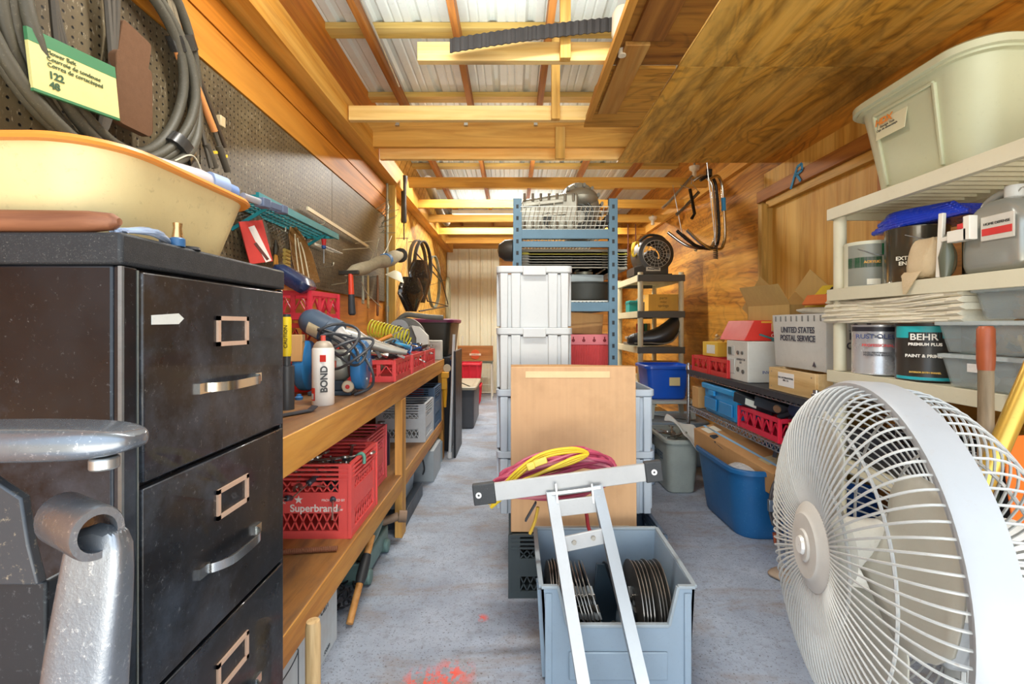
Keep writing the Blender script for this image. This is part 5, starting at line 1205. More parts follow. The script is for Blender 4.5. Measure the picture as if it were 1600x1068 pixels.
MB().tube(spline([(-.03, 0, .05), (-.01, 0, 0), (.0, .0, -.06), (.03, .01, -.12)], 6), .007, 8).build('red_tail', M('a82c34', .45), o)
MB().tube(spline([(-.19, 0, .02), (-.2, 0, -.03), (-.22, .0, -.08)], 5), .006, 8).build('tail', M('d8b040', .45), o)
# ================================================================ BACK: TALL RACK
slate = M('5d7c8e', .4, .2, .4, 12, dirt='39444a')
rk = thing('tall_rack', 'tall blue-grey steel shelving rack behind the white bin stack', 'rack', (0, 2.98, 0))
Xa, Xb, Yf_, Yr_ = .035, .655, 0, 2.2
for x in (Xa, Xb):
    for y in (Yf_, Yr_):
        mb = MB().bx(x - .028, x + .028, y - .003, y, 0, 2.0).bx(x - .028, x - .024, y, y + .035, 0, 2.0).bx(x + .024, x + .028, y, y + .035, 0, 2.0)
        po = mb.build('post', slate, rk, bevel=.001)
        if y == 0:
            mb = MB()
            for k in range(26): mb.bx(x - .008, x + .008, -.0045, -.003, .06 + k * .075, .085 + k * .075)
            mb.build('slot', M('262c30', .6), po)
for z in (.62, 1.30, 1.77):
    mb = MB().bx(Xa, Xb, -.001, .02, z - .03, z + .03); mb.build('cross_beam', slate, rk, bevel=.002)
    MB().bar((Xb - .03, 0, 1.87 if z > 1.7 else z), (Xb - .03, Yr_, 1.87 if z > 1.7 else z), .03, .05).build('side_beam', M('2e2c2c', .4, .3, .3), rk, bevel=.002)
    MB().bar((Xa + .02, 0, z), (Xa + .02, Yr_, z), .03, .05).build('side_beam', M('2e2c2c', .4, .3, .3), rk, bevel=.002)
MB().bx(Xa, Xb - .02, .0, .02, 1.685, 1.725).build('cross_beam', slate, rk, bevel=.002)
def wiredeck(x0, x1, y0, y1, z, nx, ny, r=.0028):
    mb = MB()
    for i in range(nx + 1): x = x0 + (x1 - x0) * i / nx; mb.bar((x, y0, z), (x, y1, z), r * 2, r * 2)
    for j in range(ny + 1): y = y0 + (y1 - y0) * j / ny; mb.bar((x0, y, z + .004), (x1, y, z + .004), r * 2, r * 2)
    return mb
wm2 = M('d0cfc2', .35, .5, .3)
wiredeck(Xa + .02, Xb - .03, .03, .80, 1.802, 22, 9).build('wire_deck', wm2, rk)
mb = MB()
for i in range(20): mb.bar((Xa + .03 + .0295 * i, -.01, 1.945), (Xa + .03 + .0295 * i - .03, .03, 1.80), .004, .004)
for i in range(6): mb.bar((Xa + .02, -.01 + .008 * i, 1.945 - .029 * i), (Xb - .03, -.01 + .008 * i, 1.945 - .029 * i), .004, .004)
mb.build('mesh_front', wm2, rk)
wiredeck(Xa + .02, Xb - .03, .03, 2.1, 1.335, 22, 22).build('wire_deck', wm2, rk)
MB().bx(Xa + .02, Xb - .03, .03, 2.1, .65, .665).build('shelf_board', M('6a6258', .6), rk)
MB().bar((Xa + .02, .80, 1.79), (Xb - .03, .80, 1.79), .02, .02).build('deck_support', slate, rk)
# corrugated sheets lying on the rack
for k in range(7):
    c = 'd8cc50' if k == 5 else 'a8a290'
    o = roofsheet(.06, .60, .12, 1.9, 0, .09, .010).build('corrugated_sheet', M(c, .45, .1, .5, 8), flat=True); o.location = (0, 3.02, 1.56 + k * .018)
    tag(o, ('bright yellow corrugated sheet near the top of the sheet stack on the rack' if k == 5 else ('bottom', 'second', 'third', 'fourth', 'fifth', '', 'topmost')[k] + ' grey corrugated sheet of the flat stack under the upper rack shelf'), 'sheet', None if k == 5 else 'corrugated sheets stacked on the rack')
# gearbox case
gb = thing('gearbox_case', 'cast aluminium motorcycle gearbox case on the top wire deck of the rack', 'gearbox', (.345, 3.26, 1.806)); gb.scale = (1.0, 1.0, 1.42)
ca = M('aeab9c', .4, .55, .6, 12, dirt='5c584c', bmp=.15)
MB().loft([[V((x_, y_, z_)) for y_, z_ in ((-.13, 0), (-.15, .06), (-.14, h), (-.05, h + .02), (.12, h + .01), (.16, .1), (.14, 0))] for x_, h in ((-.29, .13), (-.27, .155), (-.10, .175), (.05, .19), (.10, .19))]).build('main_case', ca, gb, bevel=.01)
MB().lathe([(.001, .16), (.10, .16), (.14, .13), (.155, .07), (.155, .02), (.165, .02), (.165, -.0), (.14, -.0), (.13, .03), (.001, .03)], (.14, .16, .135), 'y', 40, sgn=-1).build('bell_housing', ca, gb)
MB().ball((.15, .06, .20), .125, 20, (1, 1, .42)).build('dome', ca, gb)
mb = MB()
for k in range(9): a = rad(-80 + 20 * k); mb.bar((.15 + .04 * math.sin(a), .06 - .04 * math.cos(a), .250), (.15 + .122 * math.sin(a), .06 - .122 * math.cos(a), .20), .007, .012)
mb.build('dome_ribs', ca, gb, bevel=.002)
mb = MB()
for k in range(14): a = rad(-30 + k * 22); mb.cyl((.14 + .158 * math.cos(a), -.0, .135 + .158 * math.sin(a) * .8), (.14 + .158 * math.cos(a), .05, .135 + .158 * math.sin(a) * .8), .011, n=10)
for k in range(7): mb.cyl((-.26 + k * .055, -.15, .15), (-.26 + k * .055, -.15, .185), .009, n=8).cyl((-.26 + k * .055, -.155, .02), (-.26 + k * .055, -.155, .055), .009, n=8)
mb.build('flange_bolts', M('8f8c80', .35, .7, .5), gb)
mb = MB().bar((-.27, -.155, .13), (.0, -.16, .15), .012, .018).bar((-.18, -.158, .02), (-.16, -.158, .14), .010, .014).bar((-.08, -.158, .02), (-.06, -.158, .15), .010, .014).bar((-.14, -.16, .08), (.02, -.16, .09), .010, .012)
mb.build('cast_ribs', ca, gb, bevel=.003)
mb = MB()
for r_ in (.05, .075, .1): mb.tube([(.13 + r_ * math.cos(t_), -.015, .10 + r_ * .8 * math.sin(t_)) for t_ in [2 * PI * q / 28 for q in range(28)]], .007, 6, closed=True)
mb.build('bearing_rings', M('4c4a44', .35, .6, .4), gb)
MB().lathe([(.001, 0), (.035, 0), (.035, .02), (.001, .02)], (-.1, -.13, .06), 'y', 20, sgn=-1).build('filler_plug', M('3c3c38', .4, .5), gb)
o = thing('headlamp_shell', 'round black shell on the rack edge left of the corrugated sheets', 'shell', (-.018, 3.08, 1.68)); MB().lathe([(.001, -.08), (.04, -.07), (.07, -.03), (.075, .02), (.06, .03), (.001, .0)], axis='x').build('shell', M('3a352e', .4, .2, .4), o)
# black drain pan and filters at mid shelf
dp_ = thing('drain_pan', 'round black plastic drain pan on the middle wire deck of the rack', 'pan', (.51, 3.30, 1.345))
MB().lathe([(.001, 0), (.185, 0), (.20, .01), (.215, .12), (.222, .122), (.222, .13), (.205, .13), (.195, .02), (.001, .012)], n=44).build('pan', M('3a3d38', .5, 0, .5, 10), dp_)
o = thing('filter_box', 'pale blue and white flat box lying on the round black pan', 'box', (.50, 3.28, 1.478), (0, 0, 8)); MB().bx(-.13, .13, -.08, .08, 0, .055).build('body', M('b8c4c4', .5, 0, .4, 20, dirt='3a78b0'), o, bevel=.003)
o = thing('metal_dish', 'round metal dish with yellow pegs on top of the flat box', 'dish', (.51, 3.28, 1.535)); MB().lathe([(.001, 0), (.06, 0), (.065, .02), (.001, .03)]).build('dish', M('9c9a88', .4, .5, .4), o)
MB().cyl((-.03, 0, .03), (-.035, 0, .085), .007).cyl((0, 0, .03), (0, 0, .08), .007).cyl((.03, 0, .03), (.035, 0, .085), .007).build('yellow_pegs', M('e0bc28', .5), o)
o = thing('valve_fitting', 'small green brass valve beside the flat box on the pan', 'valve', (.36, 3.22, 1.475)); MB().ball((0, 0, .04), .03, 12).cyl((-.04, 0, .03), (.04, 0, .05), .014).build('valve', M('5c6a50', .4, .5, .5), o)
o = thing('round_cover', 'grey domed steel cover sitting on the top bin of the white stack', 'cover', (.21, 2.62, 1.462)); MB().lathe([(.001, .055), (.04, .05), (.10, .03), (.13, 0), (.11, 0), (.001, .02)]).build('cover', M('8f8d80', .4, .5, .5), o)
carton('parts_carton', 'small cardboard box on top of the coral corrugated bin', (.50, 3.28, 1.12), .26, .2, .145, -6, rx=(0, 4, -6), seed=5)
# coral corrugated plastic bin
cbn = thing('coral_bin', 'coral red corrugated plastic bin with slotted rim on the rack', 'bin', (.545, 3.30, .668), (0, 0, -3))
cm = M('ee5c5c', .45, 0, .2, 6)
n = 56; rings = []
for z, e in ((0, 0), (.445, .008)):
    ring = []
    for i in range(n):
        x = -.155 - e + (.31 + 2 * e) * i / (n - 1); ring.append(V((x, -.17 - e - (.0035 if i % 2 else 0), z)))
    ring += [V((.16 + e, .17, z)), V((-.16 - e, .17, z))]; rings.append(ring)
MB().loft(rings).build('body', cm, cbn, flat=True)
MB().bx(-.172, .172, -.186, .18, .38, .45).build('rim_band', M('f4848a', .45, 0, .2), cbn, bevel=.003)
mb = MB()
for k in range(4): x = -.12 + .07 * k; mb.lathe([(.001, 0), (.011, 0)], (x, -.1865, .41), 'y', 14, sgn=-1).bx(x - .004, x + .004, -.1868, -.1862, .41, .435)
mb.build('slot', M('8c1c24', .6), cbn)
text('HOTEL', .03, (.06, -.181, .03), '-y', M('5c1418', .5, 0, 0), cbn)
# hooks at the back wall
o = thing('pipe_rack', 'grey steel pipe hook rack on the boarded back wall', 'hook rack', (1.55, 7.945, 1.92)); mw = M('a8aca4', .4, .5, .3)
MB().cyl((-.9, -.03, -.28), (.1, -.03, -.28), .03).cyl((-.55, -.03, -.28), (-.55, -.03, .45), .035).tube(spline([(-.9, -.03, -.28), (-1.02, -.03, -.24), (-1.05, -.03, -.12)], 5), .025, 8).tube(spline([(.1, -.03, -.28), (.16, -.03, -.22), (.17, -.03, -.08)], 5), .025, 8).build('pipe', mw, o)

# ================================================================ PLASTIC SHELF UNIT WITH THE BLOWER
psu = thing('plastic_shelf', 'narrow beige plastic shelving with dark grey shelf edges in the back right', 'shelf unit', (1.24, 4.5, 0))
beige = M('cfc6a4', .5, 0, .3, 8); dgr = M('55554e', .5, 0, .3, 8); w_, dd = .44, .90
for x in (.02, w_ - .02):
    for y in (.02, dd - .02): MB().cyl((x, y, 0), (x, y, 1.70), .026, n=16).build('post', beige, psu)
for z in (.25, .62, .97, 1.32, 1.675):
    for ya_, yb_ in ((-.006, .03), (dd - .03, dd + .006)): MB().bx(-.01, w_ + .01, ya_, yb_, z - .065, z).build('shelf_edge', dgr, psu, bevel=.003)
    mb = MB().bx(-.01, .02, .03, dd - .03, z - .065, z).bx(w_ - .02, w_ + .01, .03, dd - .03, z - .065, z).bx(.02, w_ - .02, .03, dd - .03, z - .012, z - .002)
    for k in range(1, 5): mb.bx(.02, w_ - .02, dd * k / 5 - .008, dd * k / 5 + .008, z - .04, z - .012)
    mb.build('shelf_deck', beige, psu, bevel=.002)
# blower fan
bf = thing('blower_fan', 'black carpet-drying blower with round spoked grille and yellow cord on the shelf top', 'blower', (1.44, 4.75, 1.677))
bm_ = M('34302a', .42, 0, .4, 10)
MB().lathe([(.13, -.16), (.175, -.15), (.185, -.10), (.185, .12), (.17, .15), (.13, .15)], (.0, 0, .215), 'y', 40).build('housing', bm_, bf)
MB().loft([[V((x_, p.x, p.y)) for p in rrect(.15, h, .02, 0, cy=cz, n=3)] for x_, h, cz in ((.12, .09, .095), (-.05, .075, .08), (-.16, .05, .055), (-.22, .04, .045))]).build('outlet', bm_, bf)
MB().bx(-.16, .16, -.15, .15, 0, .02).build('base', M('262420', .5), bf, bevel=.004)
mb = MB()
for k in range(18): a = 2 * PI * k / 18; mb.bar((.035 * math.cos(a), -.165, .215 + .035 * math.sin(a)), (.135 * math.cos(a), -.16, .215 + .135 * math.sin(a)), .004, .004, (0, 1, 0))
for r_ in (.035, .07, .10, .135): mb.tube([(r_ * math.cos(t_), -.163, .215 + r_ * math.sin(t_)) for t_ in [2 * PI * q / 32 for q in range(32)]], .003, 5, closed=True)
mb.build('grille', M('b4b4ac', .35, .5, .3), bf)
MB().lathe([(.001, -.02), (.06, -.02), (.07, .1), (.001, .1)], (0, 0, .215), 'y', 24).build('motor', M('4a4842', .5, .2), bf)
MB().tube(spline([(-.14, -.05, .36), (-.05, -.05, .42), (.08, -.05, .405), (.15, -.05, .33)], 6), .014, 8).build('handle', bm_, bf)
mb = MB()
for k in range(5): mb.tube(spline([(-.19 - .004 * k, -.1 + .012 * k, .34), (-.215 - .004 * k, -.1, .26), (-.205, -.1 + .012 * k, .2), (-.17, -.1, .25), (-.165, -.1, .33)], 5, True), .006, 6, closed=True)
mb.build('yellow_cord', M('d8b828', .45), bf)
MB().bx(-.10, .04, -.157, -.15, .045, .085).build('name_plate', M('c8c4b8', .5), bf)
text('PowerFlite', .026, (-.03, -.1585, .065), '-y', M('2a2824', .5, 0, 0), bf, bold=.0006)
c = carton('parts_carton', 'yellowish cardboard box with handwriting on the upper plastic shelf', (1.49, 4.68, 1.322), .30, .25, .165, 3, col='d6a444', seed=6)
text('parts\nmisc\nsprings', .038, (0, -.1265, .09), '-y', M('6a4a1c', .6, 0, 0), c, extra=(0, 0, 0))
o = thing('teal_case', 'small teal plastic case on the upper plastic shelf', 'case', (1.31, 4.95, 1.322)); MB().bx(-.07, .07, -.08, .08, 0, .12).build('body', M('1f9a94', .4, 0, .3), o, bevel=.006); MB().bx(-.075, .075, -.085, .085, .085, .10).build('lid_seam', M('147a78', .4), o)
o = thing('grey_motor', 'small grey electric motor behind the handwritten box', 'motor', (1.36, 4.72, 1.322)); MB().cyl((0, -.06, .05), (0, .08, .05), .05).bx(-.04, .04, -.05, .07, 0, .02).build('body', M('6c6a66', .45, .3, .4), o)
o = thing('stone_lump', 'grey wrapped lump beside the handwritten box at the shelf back', 'bundle', (1.46, 4.98, 1.322)); MB().ball((0, 0, .10), .10, 16, (1.3, .8, .9)).build('bundle', M('8c8874', .8, 0, .6, 20, bmp=.6), o)
st_ = thing('motorcycle_seat', 'black leather motorcycle seat lying on the lower plastic shelf', 'seat', (1.45, 4.62, .972), (0, 0, 0))
rings = []
for x_, zc_, w2, h2 in ((-.30, .05, .03, .03), (-.26, .07, .07, .06), (-.12, .075, .10, .07), (.0, .09, .13, .085), (.10, .13, .14, .11), (.17, .19, .13, .12), (.215, .25, .10, .08), (.235, .28, .06, .03)):
    rings.append([V((x_, p.x, zc_ + p.y)) for p in rrect(w2, h2, min(w2, h2) * .9, 0, n=4)])
MB().loft(rings).build('cushion', M('2c2a25', .35, 0, .5, 10, dirt='6c6656', coat=.3, bmp=.1), st_, subsurf=1)
MB().tube(spline([(-.24, -.07, .03), (-.1, -.115, .035), (.02, -.135, .03), (.12, -.13, .06), (.2, -.1, .17), (.235, -.05, .28)], 6), .007, 8).build('piping', M('7c7868', .4), st_)
for k, (x_, c) in enumerate(((1.29, '8a8474'), (1.33, '6a5a4c'), (1.31, 'a89c88'))):
    tag(MB().bx(x_ - .06, x_ + .07, 4.82, 5.1, .972 + .03 * k, .999 + .03 * k).build('magazine', M(c, .5, 0, .5, 20), bevel=.002), ('bottom', 'middle', 'top')[k] + ' booklet in the small pile behind the motorcycle seat', 'booklet', 'booklets behind the seat')
for k, c in enumerate(('b03a2c', '3c7a4c', 'c8983c')):
    tag(MB().bx(1.40 + k * .035, 1.43 + k * .035, 5.0, 5.2, .972, 1.2).build('manual', M(c, .5, 0, .3), bevel=.002), ('red', 'green', 'ochre')[k] + ' upright manual behind the motorcycle seat', 'book', 'manuals behind the seat')
carton('parts_carton', 'tan cardboard box behind the blue bin under the plastic shelf', (1.46, 4.62, .622), .36, .2, .20, 0, col='b98a4c', seed=8)
# blue recycling bin on a white stool on grey cases
tote('recycling_bin', 'bright blue recycling bin with a cream sticker standing on a grey stool', 'bin', (1.335, 4.08, .548), .185, .17, .285, '1a5cd0', r=.04, taper=.85, rough=.3, rimw=.022)
o = [c for c in bpy.data.objects if c.name == 'recycling_bin'][0]
MB().bx(.0, .09, -.174, -.170, .12, .19).build('sticker', M('e0d49c', .5, 0, .2), o, rot=None)
sto = thing('step_stool', 'pale grey plastic step stool under the bright blue bin', 'stool', (1.36, 4.05, .385))
MB().loft([rrect(.20, .16, .03, .13), rrect(.21, .17, .03, .135), rrect(.21, .17, .03, .155), rrect(.2, .16, .03, .16)]).build('seat', M('bcc2bc', .45, 0, .3), sto)
for sx1 in (-1, 1):
    for sy1 in (-1, 1): MB().bar((sx1 * .18, sy1 * .14, 0), (sx1 * .165, sy1 * .13, .135), .04, .03).build('leg', M('bcc2bc', .45, 0, .3), sto, bevel=.004)
tote('grey_tote', 'blue-grey lidded tote under the step stool', 'tote', (1.36, 4.05, 0), .26, .24, .36, '7f93a4', lid='8ea2b2', r=.03, taper=.92)
o = thing('tool_case', 'blue-grey plastic tool case standing on the floor behind the grey crate', 'case', (1.02, 3.50, 0), (0, 0, 0)); MB().bx(-.09, .035, -.1, .16, 0, .30).build('body', M('8a9cb0', .45, 0, .3), o, bevel=.01); MB().bx(-.05, .02, -.105, -.095, .22, .25).build('latch', M('64788c', .4), o)
o = thing('black_case', 'black ribbed tool bits heaped above the blue-grey case', 'tools', (1.0, 3.55, .305))
mb = MB()
for k in range(9): mb.cyl((-.08 + .02 * k, -.04 + R.uniform(-.03, .03), .015 + .02 * (k % 3)), (-.02 + .02 * k, .08, .03 + .02 * (k % 2)), .014, n=10)
mb.build('tools', M('23262c', .4, .2, .4), o)
# grey crate with lettering
cr = tote('grey_crate', 'grey floor crate with worn stencilled letters left of the big blue tote', 'crate', (1.195, 3.43, 0), .115, .24, .38, '9aa09a', r=.05, taper=.84, m_=M('9ba29c', .5, 0, .6, 8, dirt='6c6a5c'))
text('GATES', .07, (-.1135, -.02, .24), '-x', M('4a5a68', .6, 0, 0), cr, extra=(0, 0, 0), bold=.001)
o = thing('glass_jar', 'clear jars and steel parts filling the grey crate', 'jar', (1.20, 3.36, .28), (0, 90, 25)); MB().lathe([(.001, -.07), (.045, -.07), (.05, -.05), (.05, .05), (.035, .07), (.001, .07)]).build('body', M('a89880', .15, 0, .3, alpha=.7), o)
p = wrench(.2, 'steel part'); scatter(p, 6, (1.15, 1.25, 3.32, 3.55, .33, .40), 'steel parts in the grey crate', 'steel tool lying in the grey floor crate', 25); done(p)
# canvas sheet over crate & tote
cv = MB(); rows = []
for i in range(13):
    u = i / 12; row = []
    for j in range(9):
        v_ = j / 8
        x = 1.19 + .14 * v_ + .04 * u; y = 3.42 - .40 * u; z = .48 - .10 * u + .03 * math.sin(7 * v_ + 3 * u) + .02 * math.sin(9 * u + 4 * v_) - .10 * (v_ - .4) ** 2
        row.append(V((x - .07 * (1 - u) + .03 * math.sin(5 * u), y + .1 * v_, z)))
    rows.append(row)
def sheetmesh(rows):
    n = len(rows[0]); m_ = MB(); vs = [p for r_ in rows for p in r_]
    return m_.put(vs, [(i * n + j, i * n + j + 1, (i + 1) * n + j + 1, (i + 1) * n + j) for i in range(len(rows) - 1) for j in range(n - 1)])
tag(sheetmesh(rows).build('canvas_sheet', M('c4c6c2', .8, 0, .4, 8), solid=.004, subsurf=1), 'crumpled pale canvas sheet draped from the grey crate into the blue tote', 'sheet')
# big blue tote
bt = tote('blue_tote', 'big dark blue tote packed with boxes on the floor under the wire shelf', 'tote', (1.51, 2.80, 0), .29, .31, .385, '1c5f94', rot=0, r=.11, taper=.86, rough=.35, m_=M('1d5f96', .35, 0, .45, 5, dirt='6f9cc4'))
lb_ = carton('long_carton', 'long brown cardboard box with blue tape lying tilted in the blue tote', (1.40, 2.79, .335), .20, .66, .13, -8, rx=(9, -8, 14), col='b98a58', seed=11, tape=False)
MB().bx(-.03, -.012, -.331, .331, .1305, .1318).build('blue_tape', M('8fb8d8', .3), lb_)
MB().bx(-.05, .10, -.25, -.17, .1305, .1315).build('clear_tape', M('c8b890', .25), lb_)
MB().bx(-.07, .03, .22, .30, .1305, .1318).build('paper_label', M('dcd4c0', .5, 0, .5, 60, dirt='444444'), lb_)
o = thing('buckle_strap', 'dark webbing strap with plastic buckle hanging over the blue tote edge', 'strap', (1.30, 2.83, .40))
mb = MB(); pts = spline([(-.04, .12, .08), (-.02, .05, .06), (.0, -.03, .03), (.06, -.12, .0), (.14, -.2, -.01)], 6)
rings = [[p + V((a_, b_, 0)) for a_, b_ in ((-.022, -.003), (.022, -.003), (.022, .003), (-.022, .003))] for p in pts]
mb.loft(rings).build('webbing', M('4a4c50', .7, 0, .2), o); MB().box((-.02, .06, .068), (.05, .07, .015), (25, 0, 10)).build('buckle', M('33363c', .4), o, bevel=.004)
o = thing('pry_bar', 'short dark flat bar sticking up out of the blue tote', 'bar', (1.43, 2.56, .33)); MB().bar((0, 0, 0), (.07, .05, .17), .02, .006).build('bar', M('4c5662', .4, .4), o, bevel=.002)
o = thing('packing_film', 'crumpled white plastic film bulging inside the near end of the blue tote', 'film', (1.34, 2.64, .335)); MB().ball((0, 0, 0), .12, 18, (.9, 1.0, .45)).build('film', M('c8ccd0', .25, 0, .5, 20, bmp=.8), o)
# second blue tote near
bt2 = tote('blue_tote', 'smaller blue tote mostly hidden behind the white fan', 'tote', (1.632, 2.19, 0), .235, .25, .34, '2560b0', r=.06, taper=.88)
o = thing('cord_bundle', 'tangle of dark cords with copper clips hanging over the smaller blue tote', 'cord', (1.33, 2.36, .33))
mb = MB()
for k in range(5): mb.tube(spline([(.05, .0, .08), (.0 + .008 * k, -.02, .05), (-.025 + .01 * k, -.03, -.02), (-.02 + .012 * k, -.02, -.1), (-.01 + .01 * k, -.03, -.16 - .02 * k)], 6), .006, 6)
mb.build('cord', M('3a3434', .5, 0, .4), o); MB().box((-.02, -.03, -.06), (.03, .02, .06)).build('clip', M('8a949c', .3, .7), o, bevel=.003); MB().cyl((.0, -.03, -.2), (.0, -.03, -.25), .012, .006).build('copper_tip', M('a8583c', .4, .5), o)

# ================================================================ CHROME WIRE SHELF
X0, X1, Ya, Yb_ = 1.34, 1.84, 2.03, 3.50
cw = thing('wire_shelf', 'low chrome wire shelving along the right wall', 'shelf unit', (0, 0, 0)); chr2 = M('a8acb0', .25, .9, .3)
for x in (X0, X1):
    for y in (Ya, Yb_): MB().cyl((x, y, 0), (x, y, .895), .0125, n=14).lathe([(.013, .84), (.02, .845), (.017, .875), (.013, .88)], (x, y, 0)).build('post', chr2, cw)
for z in (.572, .832):
    mb = wiredeck(X0, X1, Ya, Yb_, z, 10, 40, .002)
    for x in (X0, X1):
        mb.bar((x, Ya, z), (x, Yb_, z), .006, .006).bar((x, Ya, z - .03), (x, Yb_, z - .03), .006, .006)
        for k in range(36): y = Ya + (Yb_ - Ya) * k / 36; y2 = Ya + (Yb_ - Ya) * (k + .5) / 36; y3 = Ya + (Yb_ - Ya) * (k + 1) / 36; mb.bar((x, y, z), (x, y2, z - .03), .004, .004).bar((x, y2, z - .03), (x, y3, z), .004, .004)
    for y in (Ya, Yb_): mb.bar((X0, y, z), (X1, y, z), .006, .006).bar((X0, y, z - .03), (X1, y, z - .03), .006, .006)
    mb.build('wire_deck', chr2, cw)
MB().bx(X0 - .012, X1, Ya, Yb_, .838, .846).bx(X0 - .016, X0 - .012, Ya, Yb_, .815, .847).build('shelf_liner', M('3a3c42', .5, .2, .5, 20), cw)
T = .847
for k, (y, lab) in enumerate(((3.30, 'red soda crate at the far end of the wire shelf, under the yellow box'), (3.01, 'red soda crate on the wire shelf beside the white panel box'))):
    soda_crate('soda_crate', lab, (1.45, y, T), L=.20, W=.27, H=.115, col='c83232', group='red soda crates on the wire shelf')
p = socket('small jar'); scatter(p, 8, (1.38, 1.52, 2.93, 3.4, T + .02, T + .09), 'small steel parts in the shelf crates', 'small steel part in the red crates on the wire shelf', 40); done(p)
c = carton('yellow_carton', 'small yellow cardboard box resting on the far red soda crate', (1.49, 3.25, T + .117), .2, .2, .10, 5, col='d8b03c', tape=False, seed=12)
text('FRAGILE\nPARTS', .026, (.02, -.1015, .05), '-y', M('3a6aa0', .6, 0, 0), c); MB().bx(-.1012, -.10, -.07, .04, .02, .08).build('paper_label', M('d8dcd0', .5, 0, .5, 60), c)
o = thing('wooden_sticks', 'pair of short wooden hammer handles on top of the yellow box', 'handles', (1.45, 3.18, T + .235)); MB().cyl((-.05, 0, 0), (.06, .0, .04), .010).cyl((-.04, .0, .03), (.02, .02, -.01), .010).build('handles', M('b0905c', .6, 0, .4), o)
# white electric meter panel
ep = thing('panel_box', 'white electric panel box with dials on the wire shelf', 'panel', (1.52, 2.79, T))
MB().bx(-.16, .16, -.13, .13, 0, .24).build('body', M('d4d4cc', .45, 0, .4, 10), ep, bevel=.005)
fm = M('9a9c98', .5, 0, .3)
MB().bx(-.164, -.16, .02, .10, .04, .13).bx(-.163, -.16, .03, .10, .15, .21).build('cover_plate', M('c4c6c0', .5, 0, .3), ep, bevel=.002)
MB().bx(-.166, -.163, .06, .10, .155, .20).build('window', M('4c5c5c', .2), ep)
for y, z, r_ in ((-.02, .17, .012), (-.07, .17, .010), (-.02, .07, .014), (-.08, .06, .012)): MB().lathe([(.001, -.006), (r_, -.006), (r_, 0)], (-.16, y, z), 'x', 16).build('dial', M('5c5c58', .4), ep)
text('GENERATOR\nSET', .018, (-.1605, -.05, .12), '-x', M('3c3c40', .5, 0, 0), ep); text('INVERTER', .025, (-.02, -.1305, .06), '-y', M('2c4c8c', .5, 0, 0), ep)
# red box on it
rb = thing('red_box', 'slanted red product box with white label on top of the white panel box', 'box', (1.56, 2.86, T + .242))
MB().loft([[V((x_, y_, z_)) for x_, z_ in ((-.20, 0), (.16, 0), (.16, .12), (-.14, .12))] for y_ in (-.16, .16)]).build('body', M('d83a30', .45, 0, .3, 8), rb, bevel=.002)
MB().bx(-.04, .05, -.162, -.16, .055, .10).build('white_label', M('e4dccc', .5, 0, .5, 70, dirt='555555'), rb)
MB().bx(-.1, .13, -.161, -.16, .105, .115).build('yellow_stripe', M('e8b040', .5), rb); text('OSCO', .03, (0, -.1615, .03), '-y', M('f0e0d8', .5, 0, 0), rb)
o = thing('small_clamp', 'teal-handled clamp lying in front of the red box', 'clamp', (1.50, 2.66, T + .25)); MB().bar((-.07, 0, .03), (.02, 0, .0), .014, .010).bar((.0, 0, .0), (.06, .0, .015), .02, .02).build('clamp', M('4a8a8c', .4, .2, .4), o, bevel=.002)
# open flap box
c = carton('open_carton', 'open cardboard box with raised flaps at the wall behind the red box', (1.64, 2.76, T + .30), .26, .32, .15, 14, open_=48, col='c4a464', seed=13)
# USPS box
us = thing('postal_box', 'white corrugated postal tray box lettered for the mail service', 'box', (1.585, 2.30, T + .118))
MB().loft([rrect(.155, .20, .004, 0), rrect(.165, .215, .004, .27)]).build('body', M('cfd0ca', .6, 0, .4, 8), us)
dk = M('4a4c58', .6, 0, 0)
text('UNITED STATES\nPOSTAL SERVICE', .041, (-.1645, .0, .17), '-x', dk, us, bold=.0009, extra=(0, 0, 0), sx_=.92)
text('LABEL\nOTHER\nEND', .043, (.0, -.214, .12), '-y', dk, us, bold=.001)
mb = MB().bx(-.06, .06, -.2135, -.2125, .185, .245); mb.build('printed_square', M('b4b6b4', .6, 0, .2), us)
mb = MB()
for z in (.19, .24): mb.bx(-.06, .06, -.2145, -.2135, z - .001, z + .001)
mb.lathe([(.001, -.001), (.014, -.001)], (-.03, -.214, .21), 'y', 12).lathe([(.001, -.001), (.011, -.001)], (.03, -.214, .225), 'y', 12).bar((-.03, -.2145, .212), (.03, -.2145, .216), .001, .006, (0, 1, 0)).build('printed_symbol', dk, us)
MB().prism([(.11, .02), (.135, .02), (.1225, .045)], -.1605, -.0008, 'yz').build('triangle_mark', dk, us, loc=(0, -.25, 0))
for k in range(9): MB().bx(-.1668, -.160, -.18 + .045 * k - .004, -.18 + .045 * k + .004, .235, .262).build('slot', M('7c7c78', .7), us)
c = thing('newspaper_pile', 'pile of newspapers with yellow printed sleeve on top of the postal box', 'papers', (1.60, 2.27, T + .392), (0, 0, 12))
for k in range(4): MB().box((.0, -.02 + .01 * k, .006 + .009 * k), (.2, .26, .008), (0, -3 * k, 4 * k)).build('sheet', M('c8c4b4', .7, 0, .7, 60, dirt='555550'), c)
MB().box((.03, .02, .09), (.17, .26, .012), (0, -42, 6)).build('yellow_sleeve', M('d8bc34', .45, 0, .4, 12, dirt='4a4430'), c, bevel=.002)
MB().box((-.05, .06, .07), (.06, .14, .010), (0, -52, 6)).build('orange_cover', M('cc6a28', .5, 0, .4, 20), c)
mb = MB()
for k in range(9): mb.box((.012 + .006, -.04 + .014 * k, .097), (.11, .005, .0125), (0, -42, 6))
mb.build('striped_print', M('3a3a34', .6), c)
